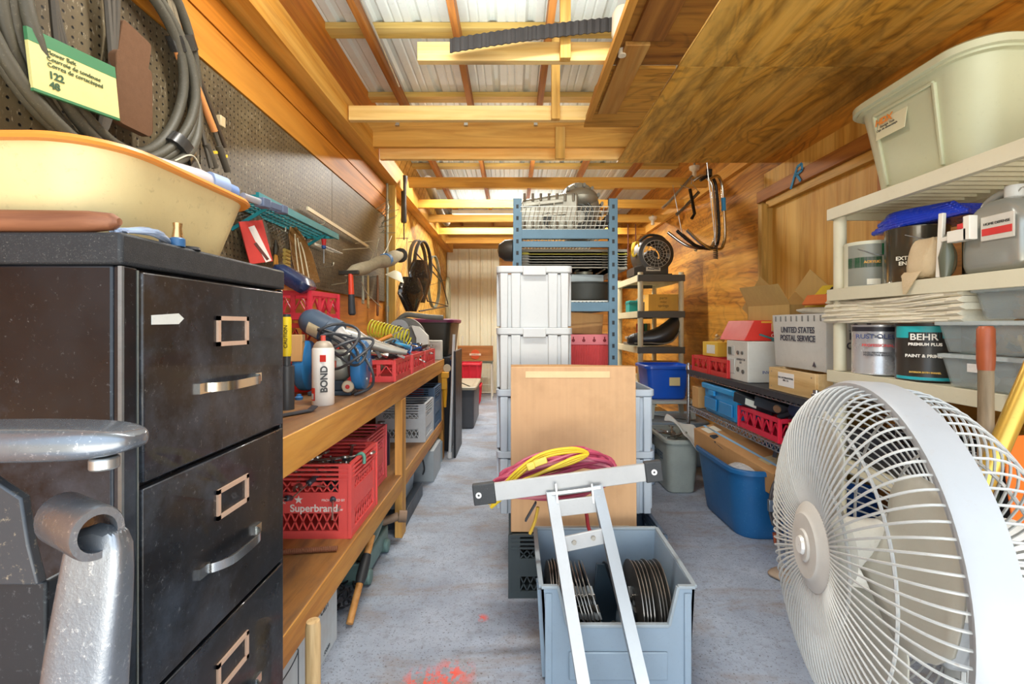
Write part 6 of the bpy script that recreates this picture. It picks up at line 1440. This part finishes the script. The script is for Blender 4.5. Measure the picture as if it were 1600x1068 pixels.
# wooden crate
wc = thing('wooden_crate', 'pale plywood crate with a white paper label on the wire shelf', 'crate', (1.50, 2.24, T)); pm_ = wood('d8b67c', 'b8925a', 'e6cca0', 'y', .7, seed=80)
mb = MB()
for s in (-1, 1): mb.bx(s * .14 - .008, s * .14 + .008, -.185, .185, 0, .115).bx(-.14, .14, s * .185 - .008, s * .185 + .008, 0, .115)
mb.bx(-.14, .14, -.185, .185, 0, .008).build('boards', pm_, wc, bevel=.002)
MB().bx(-.1492, -.148, -.03, .10, .03, .098).build('paper_label', M('e8e6e2', .6, 0, .1), wc); text('YALE INTERNATIONAL\nMFR. CA', .0125, (-.1498, .035, .066), '-x', M('3c3c40', .6, 0, 0), wc)
mb = MB()
for y, z in ((-.16, .02), (-.16, .095), (.16, .02), (.16, .095)): mb.lathe([(.001, -.0012), (.004, -.001)], (-.148, y, z), 'x', 8)
mb.build('nail_heads', M('8c8c88', .4, .6), wc)
c = carton('parts_carton', 'tan parts box packed beside the wooden crate at the back of the wire shelf', (1.76, 2.25, T), .12, .3, .11, 0, seed=15)
# lower deck of wire shelf
T2 = .578
c = carton('small_carton', 'small upright tan box at the far end of the lower wire shelf', (1.385, 3.40, T2), .07, .10, .15, 4, seed=16, tape=False)
o = tote('tool_tote', 'turquoise blue lidded tote with molded panels on the lower wire shelf', 'tote', (1.53, 3.03, T2), .17, .23, .185, '1f8fd0', r=.015, taper=.97, m_=M('2592d2', .4, 0, .3, 6, dirt='1a5a8c'), lid='2a9ad8')
MB().bx(-.182, -.172, .02, .20, .03, .11).bx(-.181, -.172, -.2, -.02, .03, .11).build('molded_panel', M('1f82c0', .4), o, bevel=.004); MB().bx(-.19, -.172, .04, .12, .13, .165).build('latch', M('2592d2', .4), o, bevel=.003)
soda_crate('soda_crate', 'crimson diamond-cut crate full of parts on the lower wire shelf', (1.50, 2.55, T2), L=.28, W=.42, H=.125, col='d02440')
for k, (lx, ly, lz, L1, rz, c1, lab) in enumerate(((1.42, 2.66, T2 + .135, .24, -62, '31363c', 'black flat case with white label lying on the crimson crate, far one'), (1.46, 2.52, T2 + .138, .22, -58, '3a4048', 'black flat case with round badge lying on the crimson crate, near one'))):
    o = thing('flat_case', lab, 'case', (lx, ly, lz), (8, 12, rz)); MB().bx(-L1/2, L1/2, -.06, .06, 0, .06).build('body', M(c1, .35, .2, .5), o, bevel=.005)
    if k == 0: MB().bx(-.04, .03, -.062, -.06, .012, .05).build('white_label', M('d0d8d0', .5), o)
    else: MB().lathe([(.001, -.003), (.02, -.003), (.022, 0)], (.02, -.06, .03), 'y', 20).build('badge', M('b89878', .4, .4), o)
o = thing('work_lamp', 'chrome framed lamp head on the crimson crate', 'lamp', (1.58, 2.60, T2 + .20), (0, 0, -60)); MB().loft([rrect(.06, .03, .02, 0), rrect(.07, .04, .02, .05), rrect(.05, .03, .02, .07)]).build('head', M('b8bcc0', .2, .8, .3), o)
MB().tube(spline([(-.07, 0, .02), (-.08, 0, .08), (0, 0, .10), (.08, 0, .07), (.07, 0, .0)], 5), .006, 6).build('bail', M('4a4c50', .4, .3), o)
power_tool('drill', 'dark blue drill lying at the near end of the crimson crate', (1.50, 2.38, T2 + .17), (60, 0, 30), '2c3c5c', '1c2430', .9)
p = plier('red pliers', 'c02c30'); scatter(p, 6, (1.42, 1.58, 2.36, 2.7, T2 + .08, T2 + .15), 'red-handled pliers in the crimson crate', 'red-handled pliers in the crimson crate', 30); done(p)
carton('small_carton', 'small brown box beside the fan at the near end of the lower wire shelf', (1.46, 2.23, T2), .16, .14, .12, 5, seed=17)

# ================================================================ BEIGE PLASTIC SHELVES (NEAR RIGHT)
S = thing('beige_shelves', 'large beige plastic shelving unit with ribbed shelves at the right wall', 'shelf unit', (0, 0, 0))
sx0, sx1, sy0, sy1 = 1.335, 1.76, 1.03, 1.955; sb = M('d2cdb2', .5, 0, .25, 6, dirt='8c8468')
zt = (.29, .64, .992, 1.33, 1.67)
for x in (sx0 + .035, sx1 - .035):
    for y in (sy0 + .035, sy1 - .03):
        for a, b in zip((0,) + zt[:-1], zt): MB().cyl((x, y, a + .0), (x, y, b - .04), .0235, n=20).build('post', sb, S)
for z in zt:
    mb = MB().bx(sx0, sx0 + .012, sy0, sy1, z - .048, z).bx(sx1 - .012, sx1, sy0, sy1, z - .048, z).bx(sx0 + .001, sx1 - .001, sy0 - .001, sy0 + .012, z - .047, z - .001).bx(sx0 + .001, sx1 - .001, sy1 - .012, sy1 + .001, z - .047, z - .001)
    mb.bx(sx0 + .002, sx1 - .002, sy0 + .002, sy1 - .002, z - .010, z - .004)
    for k in range(1, 40): y = sy0 + (sy1 - sy0) * k / 40; mb.bx(sx0 + .02, sx0 + .05, y - .004, y + .004, z - .026, z - .01)
    for k in range(1, 20): y = sy0 + (sy1 - sy0) * k / 20; mb.bx(sx0 + .07, sx1 - .05, y - .003, y + .003, z - .022, z - .01)
    mb.bx(sx0 + .055, sx0 + .062, sy0, sy1, z - .036, z - .01).bx(sx1 - .07, sx1 - .063, sy0, sy1, z - .036, z - .01)
    mb.build('shelf', sb, S, bevel=.0015)
S5, S4, S3, S2 = 1.67, 1.33, .992, .64
# big grey tote on top
gt = thing('grey_tote', 'huge greenish-grey lidded tote with orange-printed label on the top beige shelf', 'tote', (1.61, 1.60, S5)); gm2 = M('bcc0a0', .45, 0, .25, 4, dirt='8a8c6c')
HX, HY_, HH = .255, .255, .34
rings = []
for u, r_ in ((0, .06), (.04, .08), (.25, .09), (.5, .095), (.75, .1), (.93, .1)):
    rings.append(rrect(HX * (.80 + .2 * u), HY_ * (.78 + .2 * u), r_, HH * u, n=8))
rings.append(rrect(HX + .0, HY_ * .98, .105, HH * .94, n=8)); rings.append(rrect(HX + .012, HY_ + .01, .11, HH * .945, n=8)); rings.append(rrect(HX + .016, HY_ + .013, .11, HH, n=8))
MB().loft(rings).build('body', gm2, gt)
MB().loft([rrect(HX + .020, HY_ + .018, .115, HH - .012, n=8), rrect(HX + .026, HY_ + .024, .12, HH - .010, n=8), rrect(HX + .026, HY_ + .024, .12, HH + .012, n=8), rrect(HX + .01, HY_ + .008, .11, HH + .024, n=8), rrect(HX - .03, HY_ - .03, .09, HH + .024, n=8), rrect(HX - .045, HY_ - .045, .08, HH + .016, n=8)]).build('lid', M('c2c6a8', .45, 0, .2, 4), gt)
mb = MB()
for y in (-.115, .13): mb.bar((-HX * .82, y * .9, .03), (-HX * .975 - .002, y, HH * .86), .014, .012)
mb.bar((-HX * .975 - .002, -.115, HH * .86), (-HX * .975 - .002, .13, HH * .86), .012, .012).build('molded_ridge', gm2, gt, bevel=.003)
lab_ = MB().box((-HX * .955 - .004, .055, HH * .70), (.0015, .125, .085), (0, 8, 0)).build('paper_label', M('d8d6b4', .5, 0, .15), gt)
text('HDX', .034, (-HX * .96 - .007, .085, HH * .70 + .022), '-x', M('e08a3a', .5, 0, 0), gt, bold=.0012, extra=(-8, 0, 0))
text('Storage Tote\nCaja de almacenaje', .012, (-HX * .955 - .0065, .072, HH * .70 - .002), '-x', M('6a6a5c', .5, 0, 0), gt, extra=(-8, 0, 0))
MB().box((-HX * .950 - .0045, .02, HH * .70 - .022), (.0015, .045, .012), (0, 8, 0)).build('orange_bar', M('e07a2c', .5, 0, 0), gt)
MB().box((-HX * .950 - .0045, .095, HH * .70 - .027), (.0015, .03, .010), (0, 8, 0)).build('black_print', M('3c3c38', .5, 0, .4, 90), gt)
# cans on shelf 4
def paint_can(lab, loc, r, h, body, bands=(), texts=(), handle=True, lidm=None):
    o = thing('paint_can', lab, 'can', loc)
    MB().lathe([(.001, 0), (r, 0), (r * 1.02, .003), (r, .007), (r, h - .008), (r * 1.02, h - .004), (r * 1.02, h), (r * .88, h), (r * .86, h - .008), (.001, h - .008)], n=44).build('body', body, o)
    for k, (z0, z1, a0_, a1_, c, nm) in enumerate(bands):
        MB().lathe([(r + .0003, z0), (r + .0012, z0), (r + .0012, z1), (r + .0003, z1)], a0=rad(a0_), a1=rad(a1_), n=40).build(nm, M(c, .35, 0, .15, 30), o)
    for (s, size, ang, z, c) in texts:
        a_ = rad(ang); t = text(s, size, ((r + .0022) * math.cos(a_), (r + .0022) * math.sin(a_), z), '-y', M(c, .5, 0, 0), o, bold=.0005); t.rotation_euler = (rad(90), 0, a_ + rad(90))
    if handle:
        MB().tube(spline([((r + .004) * math.cos(rad(-150)), (r + .004) * math.sin(rad(-150)), h - .03), (-.02, -r - .012, h - .06), (.05, -r - .008, h - .045), ((r + .004) * math.cos(rad(-30)), (r + .004) * math.sin(rad(-30)), h - .03)], 6), .0018, 6).build('wire_handle', steel, o)
    return o
shiny = M('9a9a90', .2, .7, .2, 6)
paint_can('white and green gallon paint can at the far end of the middle beige shelf', (1.425, 1.845, S4), .078, .178, M('d4d4bc', .4, 0, .2), [(.005, .165, -180, -95, '8a8c80', 'grey_panel'), (.075, .115, -180, -95, '2c7048', 'green_band'), (.120, .165, -95, -40, '2c7a4c', 'green_panel'), (.008, .030, -130, -98, 'e8e4d0', 'barcode_panel')], [('ACRYLIC', .013, -118, .095, 'd8a040')])
paint_can('dark glossy exterior enamel can on the middle beige shelf', (1.452, 1.655, S4), .09, .195, M('4c4638', .2, .4, .3, 5, coat=.5), [], [('EXTERIOR\nENAMEL', .018, -140, .075, 'e0dcc8'), ('SEMI-GLOSS', .010, -140, .02, 'd0ccb8')])
o = thing('tarp_bundle', 'shiny folded blue tarp lying on top of the paint cans', 'tarp', (1.48, 1.64, S4 + .197))
for k in range(6): MB().tube(spline([(-.06 + .006 * (k % 3), .17 - .01 * k, .012 + .008 * k), (-.075, .05, .014 + .009 * k), (-.07 + .004 * k, -.1, .012 + .008 * k), (-.05, -.20 + .01 * k, .012 + .007 * k)], 6), .010, 8).bx(-.065, .10, -.19 + .01 * k, .165 - .01 * k, .004 + .008 * k, .012 + .008 * k).build('fold', M('1c3cc0', .25, 0, .25, 14, dirt='101c70', coat=.5), o, bevel=.003)
paint_can('low dark tin behind the beige plastic bag', (1.52, 1.45, S4), .075, .15, M('5a5c48', .3, .3, .3), handle=False)
rings = []; 
for z, hx, hy, ox in ((0, .045, .055, 0), (.03, .052, .066, 0), (.07, .05, .07, .002), (.10, .042, .066, .004), (.125, .03, .055, 0), (.14, .018, .04, 0)):
    rings.append([V((p.x * (1 + .10 * math.sin(5 * i + z * 60)) + ox, p.y * (1 + .07 * math.cos(4 * i + z * 40)), z + .004 * math.sin(i * 2))) for i, p in enumerate(rrect(hx, hy, .05, 0, n=5))])
o = thing('plastic_bag', 'wrinkled beige plastic bag sagging over the middle beige shelf edge', 'bag', (1.385, 1.525, S4)); MB().loft(rings).build('bag', M('cbb690', .35, 0, .4, 12, bmp=.6), o, subsurf=1)
MB().loft([[V((-.054, .05, .02)), V((-.054, -.02, .02)), V((-.045, -.02, .03)), V((-.045, .05, .03))], [V((-.062, .035, -.045)), V((-.062, .025, -.045)), V((-.058, .025, -.045)), V((-.058, .035, -.045))]]).build('hanging_corner', M('cbb690', .35, 0, .4, 12, bmp=.6), o)
# sprayer jug
sj = thing('sprayer_jug', 'silver grey gallon sprayer jug with white trigger handle on the middle beige shelf', 'jug', (1.425, 1.315, S4)); sm2 = M('9c9e96', .22, .35, .2, 5, coat=.4)
MB().loft([rrect(.065, .085, .03, 0), rrect(.07, .092, .035, .01), rrect(.07, .092, .035, .13), rrect(.06, .08, .035, .18), rrect(.045, .05, .03, .205), rrect(.025, .028, .02, .215)]).build('body', sm2, sj, subsurf=1)
MB().tube(spline([(-.01, .055, .16), (-.01, .06, .205), (-.0, .02, .232), (0, -.03, .225)], 6), .012, 10).build('handle', sm2, sj)
MB().cyl((0, -.01, .21), (0, -.01, .245), .022).build('cap', M('c4c6c0', .4), sj)
MB().bx(-.0735, -.069, -.075, .015, .09, .16).build('label', M('c8c4b8', .5, 0, .3, 40), sj, bevel=.002); MB().bx(-.0745, -.073, -.07, .01, .105, .125).build('red_stripe', M('c8302c', .5), sj)
text('HOME DEFENSE', .010, (-.0748, -.03, .137), '-x', M('40403c', .5, 0, 0), sj); 
MB().tube([(-.08, .115, 0), (-.08, .112, .06), (-.078, .11, .13)], .01, 10, rs=[.013, .020, .008]).build('wand', M('5c6050', .3, 0, .3), sj)
MB().bar((-.085, .13, .0), (-.08, .125, .20), .012, .016).bx(-.1, -.07, .03, .09, .10, .135).bar((-.085, .12, .115), (-.085, .05, .12), .012, .014).bx(-.1, -.075, .02, .04, .10, .17).build('white_trigger', M('e0ddd0', .4, 0, .1), sj, bevel=.002)
MB().bx(-.102, -.099, .04, .055, .135, .15).build('red_button', M('c83030', .4), sj)
paint_can('white and blue polyurethane can at the near end of the middle beige shelf', (1.395, 1.165, S4), .055, .125, M('dcdcd0', .35, 0, .2), [(.03, .07, -200, -40, '2c6ca0', 'blue_band'), (.004, .028, -200, -40, 'd8c070', 'yellow_band')], [('Varathane', .014, -140, .11, '3a3a34'), ('POLY', .022, -140, .086, '2c2c28')], handle=False)
# shelf 3
paint_can('silver and white rust paint can on the lower visible beige shelf', (1.428, 1.80, S3), .083, .19, M('c4c6c8', .25, .4, .25), [(.165, .182, -200, -20, '2c2c34', 'black_band')], [('RUST-OLEUM', .024, -125, .145, '2c3a6a'), ('PROFESSIONAL', .014, -128, .112, 'c03030'), ('HIGH PERFORMANCE\nPROTECTIVE ENAMEL', .009, -128, .080, '4a4a4c')])
o = bpy.data.objects[[c.name for c in bpy.data.objects if c.name.startswith('paint_can')][-1]]
paint_can('black can with turquoise bands and white lettering on the lower visible beige shelf', (1.440, 1.60, S3), .085, .195, M('3c3a36', .3, .2, .2), [(.145, .185, -200, -20, '2ab0b4', 'turquoise_band'), (.004, .014, -200, -20, '2ab0c0', 'turquoise_band'), (.115, .165, -165, -105, '2c2824', 'brand_panel')], [('BEHR', .030, -137, .148, 'f0ece0'), ('PREMIUM PLUS', .013, -135, .124, 'f0ece0'), ('PAINT & PRIMER', .014, -135, .085, 'e8e4d8'), ('INTERIOR SATIN ENAMEL', .007, -135, .03, 'd0a848')], handle=False)
paint_can('can with dark green lid standing behind the turquoise-banded can', (1.62, 1.66, S3), .085, .19, M('3a6a54', .3, .2, .3))
# folded canvas
o = thing('drop_cloth', 'folded cream canvas drop cloth lying on the paint cans of the lower beige shelf', 'cloth', (1.425, 1.665, S3 + .197))
clm = M('ded8c2', .85, 0, .3, 9, dirt='a89a7c', bmp=.3)
dc = MB()
for lay in range(5):
    rings = []
    for i in range(15):
        u = i / 14; y = .31 - .60 * u + .008 * math.sin(lay * 2.1); hx = .088 + .008 * math.sin(u * 5 + lay) - .002 * lay
        rings.append([V((p.x + .003 * math.sin(k * 2 + i), y + .006 * math.sin(k), p.y + .010 + .0185 * lay + .006 * math.sin(u * 6 + lay * .4) * (lay / 4))) for k, p in enumerate(rrect(hx, .0098, .009, 0, n=3))])
    dc.loft(rings)
dc.build('cloth', clm, o)
# clear boxes
def clear_box(lab, loc, hx, hy, h, a_=.45, lidc='b8c4c4', fill=0):
    o = thing('clear_box', lab, 'storage box', loc, group='clear plastic storage boxes on the beige shelf'); m_ = M('b8c4c4', .15, 0, .1, 8, alpha=a_ * .75)
    MB().loft([rrect(hx * .88, hy * .9, .02, 0), rrect(hx, hy, .02, h), rrect(hx - .003, hy - .003, .02, h), rrect(hx * .88 - .003, hy * .9 - .003, .02, .004)]).build('body', m_, o)
    MB().loft([rrect(hx + e, hy + e, .022, h + dz) for e, dz in ((0, -.008), (.008, -.006), (.008, .004), (-.003, .006))], False, False).build('rim', M('c4d0d0', .25, 0, .1, alpha=.75), o)
    if fill:
        for k in range(fill): 
            x, y, z = R.uniform(-hx * .7, hx * .7), R.uniform(-hy * .75, hy * .75), R.uniform(.012, h * .6)
            MB().box((x, y, z), (R.uniform(.02, .05), R.uniform(.02, .05), R.uniform(.01, .03)), (R.uniform(0, 60), R.uniform(0, 60), R.uniform(0, 180))).build('contents', M(R.choice(['8a8c8c', '5a4a3c', 'b8b4a8', '3c4048', '8c3c34', 'c0a060']), .5, .2, .3), o, bevel=.003)
    return o
b1 = clear_box('bottom clear box with barcode sticker, full of metal bits', (1.475, 1.30, S3), .125, .16, .095, fill=12)
MB().bx(-.1225, -.121, .02, .07, .05, .075).build('barcode_sticker', M('e4e4e0', .5, 0, .6, 120, dirt='333333'), b1)
clear_box('middle clear box of the stack holding dark hardware', (1.475, 1.305, S3 + .105), .125, .165, .09, a_=.4, fill=16)
clear_box('top clear box of the stack, nearly empty', (1.48, 1.22, S3 + .205), .125, .14, .085, a_=.4, fill=5)
# lower shelf contents
o = thing('black_tray', 'black plastic tray of parts on the beige shelf behind the fan', 'tray', (1.54, 1.5, S2)); MB().loft([rrect(.17, .38, .02, 0), rrect(.18, .4, .02, .12), rrect(.172, .392, .02, .12), rrect(.162, .372, .02, .01)]).build('tray', M('22242a', .4, 0, .4), o)
p = wrench(.24); scatter(p, 12, (1.42, 1.66, 1.2, 1.8, S2 + .06, S2 + .14), 'tools in the black tray', 'steel tool in the black tray behind the fan', 25); done(p)
o = thing('chrome_rack', 'chrome wire basket front on the beige shelf behind the fan', 'basket', (1.385, 1.4, S2 + .12)); mb = MB()
for k in range(5): mb.bar((0, -.35, .0 + .02 * k), (0, .35, .0 + .02 * k), .003, .003)
for k in range(9): mb.bar((0, -.35 + .0875 * k, -.005), (0, -.35 + .0875 * k, .085), .003, .003)
mb.build('wires', chrome, o)
# chrome handlebars
hbm = M('c8c4bc', .12, 1, .2, 9)
def handlebar(lab, loc, rz, col, s=1.2):
    o = thing('handlebar', lab, 'handlebar', loc, (0, 0, rz), 'motorcycle engine guards hanging at the loft edge'); 
    pts = [(-.06, 0, .0), (0, 0, .03), (.05, .02, .0), (.07, .03, -.08), (.085, .03, -.30), (.075, .03, -.40), (.03, .02, -.44), (-.10, .0, -.42), (-.22, 0, -.33)]
    MB().tube(spline([V(p) * s for p in pts], 7), .0125, 12).build('tube', M(col, .12, 1, .2, 9) if col != 'black' else M('26221e', .25, .4, .3), o)
    return o
handlebar('leftmost chrome guard bar hanging from the joist end at the loft corner', at(1098, 282, 3.62), -10, 'c8c4bc')
handlebar('black guard bar hanging between the two chrome ones', at(1108, 282, 3.60), 6, 'black')
hb2 = handlebar('rightmost chrome guard bar with blue tape hanging at the loft corner', at(1120, 282, 3.58), 14, 'd4d0c4')
MB().cyl((.088, .036, -.12), (.093, .036, -.22), .017).build('blue_tape', M('2f90c8', .4), hb2)
o = thing('shock_spring', 'dark coil spring hanging at the bottom of the chrome guard bars', 'spring', at(1118, 392, 3.56)); MB().cyl((0, 0, .04), V((1.5, 3.545, 2.44)) - at(1118, 392, 3.56), .003, n=6).build('hanging_wire', steel, o); MB().tube([(.016 * math.cos(2 * PI * i / 10), .016 * math.sin(2 * PI * i / 10), .05 - .0014 * i) for i in range(80)], .004, 6).build('coil', M('5a5648', .4, .6), o)
o = thing('shock_spring', 'dark coil spring poking up at the top of the guard bars by the loft', 'spring', at(1108, 268, 3.66)); MB().tube([(.02 * math.cos(2 * PI * i / 10), .02 * math.sin(2 * PI * i / 10), .02 - .0012 * i) for i in range(70)], .005, 6).build('coil', M('3c3a34', .4, .6), o)
for i, (a, b, lab, c) in enumerate((((1082, 275, 4.2), (1040, 322, 4.2), 'straight chrome exhaust bar slanting left of the guard bars', 'b8b4a8'), ((1092, 300, 4.1), (1062, 332, 4.1), 'bent grey bar beside the slanting chrome one', '8a8478'), ((1078, 295, 4.0), (1086, 338, 4.0), 'short black foot lever hanging left of the guard bars', '2a2622'), ((1066, 366, 4.0), (1092, 388, 4.0), 'short chrome bar fixed at the bottom bend of the guards', 'b8b4a8'))):
    p, q = at(*a), at(*b); o = thing('metal_bar', lab, 'bar', p); MB().cyl((0, 0, 0), V((p.x, 4.235, 2.47)) - p, .003, n=6).build('hanging_wire', steel, o); MB().tube([(0, 0, 0), (q - p) * .9, (q - p) + V((-.03, 0, -.02))], .014, 10).build('tube', M(c, .2, .8, .3), o)
for i, (px_, py_, lab) in enumerate(((1085, 268, 'upper white porcelain lamp socket by the joist end'), (1020, 345, 'lower white lamp socket on the right wall ledger'))):
    o = thing('lamp_socket', lab, 'socket', at(px_, py_, 4.5 if i == 0 else 5.65)); MB().cyl((0, 0, .04), (0, 0, .35 if i == 0 else .07), .01).build('stem', M('8c8878', .5), o); MB().lathe([(.001, .05), (.05, .05), (.045, .02), (.02, 0), (.02, -.05), (.001, -.05)]).build('socket', M('dcd6c4', .4), o)
for i, px_ in enumerate((981, 993)):
    q = at(px_, 350, 6.4); o = thing('thin_rope', ('left' if i == 0 else 'right') + ' thin dark cord hanging by the far right joists', 'cord', q); MB().tube([(0, 0, 0), (.005, 0, -.3), (0, 0, -.45)], .008, 6).build('cord', M('5a2c1c', .7), o)

# ================================================================ TOOLS BETWEEN FAN AND SHELF
sh = thing('shovel', 'old shovel handle with red-brown painted grip standing before the beige shelf', 'shovel', (1.27, 1.235, 0))
MB().tube([(-.01, 0, .40), (.0, 0, .6), (.0, 0, 1.07)], .017, 14, rs=[.020, .018, .0165]).build('shaft', wood('8c7a60', '64543c', 'a89678', 'z', 1.2, seed=90), sh)
MB().tube([(0, 0, 1.06), (0, 0, 1.09), (0, 0, 1.17), (0, 0, 1.178)], .019, 14, rs=[.0172, .0195, .019, .014]).build('grip', M('a0502c', .4, 0, .6, 14, dirt='5c3a24'), sh)
MB().loft([[V((x_, .0 + y_, z_)) for x_, y_ in ((-.02 * w2, .004), (.0, -.02), (.02 * w2, .004), (.02 * w2, .008), (0, -.016), (-.02 * w2, .008))] for z_, w2 in ((.40, 1), (.34, 3), (.30, 5.2), (.10, 5), (.02, 2.5), (0, .6))]).build('blade', M('8c8a70', .5, .5, .7), sh)
bp = thing('brass_pole', 'thick brass-coloured metal tube slanting across the lower right', 'pole', at(1530, 770, 1.10)); d = at(1622, 560, 1.10) - at(1530, 770, 1.10)
MB().cyl(-d * .9, d * 1.8, .0205, n=24).build('tube', M('c8a84e', .28, .6, .4, 12, dirt='7a5a28'), bp)
osv = thing('snow_shovel', 'bright orange plastic scoop leaning in the lower right behind the brass pole', 'scoop', (1.345, 1.16, 0))
MB().loft([[V((x_, y_, z_)) for x_, y_ in ((-.10 * s_, 0), (0, .02), (.16, .02), (.16, .026), (0, .026), (-.10 * s_, .006))] for z_, s_ in ((.90, 1), (.80, .98), (.6, .7), (.42, .2), (.3, 0.1))]).build('blade', M('e8742c', .4, 0, .25, 6), osv, bevel=.002)
MB().cyl((.05, .02, .0), (.05, .02, .45), .014).build('shaft', M('50545a', .5, .3), osv)
o = thing('green_post', 'weathered green-stained wooden post standing behind the brass pole', 'post', (1.335, 1.30, 0)); MB().bx(-.03, .03, -.012, .012, 0, .80).build('post', wood('8f9a80', '667058', '5fa89a', 'z', 1.2, seed=91), o, bevel=.002)
o = thing('leather_glove', 'tan crumpled leather glove on the floor by the fan', 'glove', (1.27, 2.15, 0), (0, 0, 30))
MB().loft([rrect(.05, .06, .03, 0), rrect(.055, .065, .03, .015), rrect(.04, .05, .03, .035)]).build('palm', M('a8927c', .85, 0, .6, 20, bmp=.5), o, subsurf=1)
for k in range(4): MB().tube([(-.035 + .023 * k, -.05, .015), (-.04 + .026 * k, -.10, .02), (-.038 + .028 * k, -.125, .012)], .011, 8, rs=[.012, .011, .007]).build('finger', M('a8927c', .85, 0, .6, 20, bmp=.5), o)
MB().tube([(.05, .0, .015), (.085, -.03, .02), (.095, -.055, .012)], .012, 8, rs=[.013, .011, .008]).build('thumb', M('a8927c', .85, 0, .6, 20, bmp=.5), o)

# ================================================================ BIG WHITE FAN
FR, FC, th = .246, V((.530, .692, ZC - .341)), rad(-12.5)
fan = thing('pedestal_fan', 'large dusty white pedestal fan with round wire cage in the right foreground', 'fan', FC, (0, 0, 0))
fan.rotation_euler = (0, rad(2), th)            # local -x faces the aisle
fw = M('a2a6aa', .35, 0, .3, 10, dirt='9a8468'); fw2 = M('b0b2b0', .4, 0, .6, 8, dirt='8a6a42')
R_ = FR
# band round the middle
MB().lathe([(R_ - .006, -.020), (R_ + .006, -.022), (R_ + .010, -.014), (R_ + .010, .022), (R_ + .004, .026), (R_ - .004, .022), (R_ - .006, -.020)], (0, 0, 0), 'x', 96).build('band', fw, fan)
# front cage: radial wires from hub to band, domed
mb = MB(); nw = 90
for k in range(nw):
    a = 2 * PI * k / nw; c, s = math.cos(a), math.sin(a)
    def q(x, r_): return (x, r_ * c, r_ * s)
    off = .35 / 1
    pts = [q(-.070, .055), q(-.076, .09), q(-.075, .14), q(-.066, .19), q(-.050, .226), q(-.032, .243), q(-.014, R_)]
    mb.tube(spline(pts, 3), .0017, 5, cap=False)
for r_, x_ in ((.115, -.074), (.195, -.062)): mb.tube([(x_ + .003, r_ * math.cos(t_), r_ * math.sin(t_)) for t_ in [2 * PI * q_ / 72 for q_ in range(72)]], .0022, 6, closed=True)
mb.build('front_cage', fw2, fan)
MB().lathe([(.001, -.086), (.022, -.086), (.024, -.083), (.046, -.083), (.050, -.079), (.062, -.076), (.072, -.066), (.064, -.062), (.001, -.062)], (0, 0, 0), 'x', 48).build('hub_cap', M('b4b2ac', .4, 0, .4, 20, dirt='9c8c78'), fan)
MB().lathe([(.001, -.090), (.012, -.090), (.014, -.086)], (0, 0, 0), 'x', 24).build('emblem', M('d8d8d4', .3, .3), fan)
# rear cage
mb = MB(); nw = 84
for k in range(nw):
    a = 2 * PI * k / nw + .02; c, s = math.cos(a), math.sin(a)
    pts = [(.018, R_ * c, R_ * s), (.06, .245 * c, .245 * s), (.095, .215 * c, .215 * s), (.115, .16 * c, .16 * s), (.12, .075 * c, .075 * s)]
    mb.tube(spline(pts, 3), .0017, 5, cap=False)
for r_, x_ in ((.075, .12), (.16, .115), (.225, .088)): mb.tube([(x_, r_ * math.cos(t_), r_ * math.sin(t_)) for t_ in [2 * PI * q_ / 72 for q_ in range(72)]], .0024, 6, closed=True)
mb.build('rear_cage', fw2, fan)
# blades, five overlapping paddles
for k in range(3):
    a0_ = 2 * PI * k / 3 + .5; rows = []
    for i in range(9):
        u = i / 8; r_ = .045 + .175 * u; row = []
        wdt = (.55 + .55 * math.sin(PI * min(1, u * .9 + .15))) * (1 if u < .9 else .8)
        for j in range(9):
            v_ = j / 8 - .5; a = a0_ + v_ * wdt * 1.5 + .25 * u
            row.append(V((-.005 - .045 * v_ * (1 - .3 * u) , r_ * math.cos(a), r_ * math.sin(a))))
        rows.append(row)
    sheetmesh(rows).build('blade', M('b4b2a6', .35, 0, .35, 12, dirt='8a8068'), fan, solid=.003)
MB().lathe([(.001, -.045), (.03, -.04), (.048, -.03), (.05, .02), (.001, .02)], (0, 0, 0), 'x', 32).build('blade_hub', M('cfcdc4', .4, 0, .3), fan)
MB().lathe([(.001, .02), (.055, .03), (.07, .06), (.075, .12), (.07, .19), (.05, .22), (.001, .225)], (0, 0, 0), 'x', 36).build('motor', M('d4d4ce', .4, 0, .3), fan)
MB().lathe([(.02, .119), (.078, .117), (.080, .123), (.02, .125)], (0, 0, 0), 'x', 36).build('rear_plate', fw, fan)
MB().bx(.09, .17, -.03, .03, -.14, -.05).build('tilt_head', fw, fan, bevel=.008)
MB().cyl((.13, 0, -.14), (.13, 0, -(FC.z - .03)), .02).build('column', M('c8cac8', .3, .4, .2), fan)
MB().lathe([(.001, .04), (.03, .04), (.04, .028), (.21, .012), (.22, 0), (.001, 0)], (.13, 0, -FC.z), 'z', 44).build('foot', fw, fan)

# lettering becomes plain mesh
dg = bpy.context.evaluated_depsgraph_get()
for o in [c for c in bpy.data.objects if c.type == 'FONT']:
    me = bpy.data.meshes.new_from_object(o.evaluated_get(dg)); me.name = 'lettering'
    q = bpy.data.objects.new('lettering_mesh', me); COL.objects.link(q)
    q.parent = o.parent; q.location = o.location; q.rotation_euler = o.rotation_euler; q.scale = o.scale
    bpy.data.objects.remove(o); q.name = 'lettering'
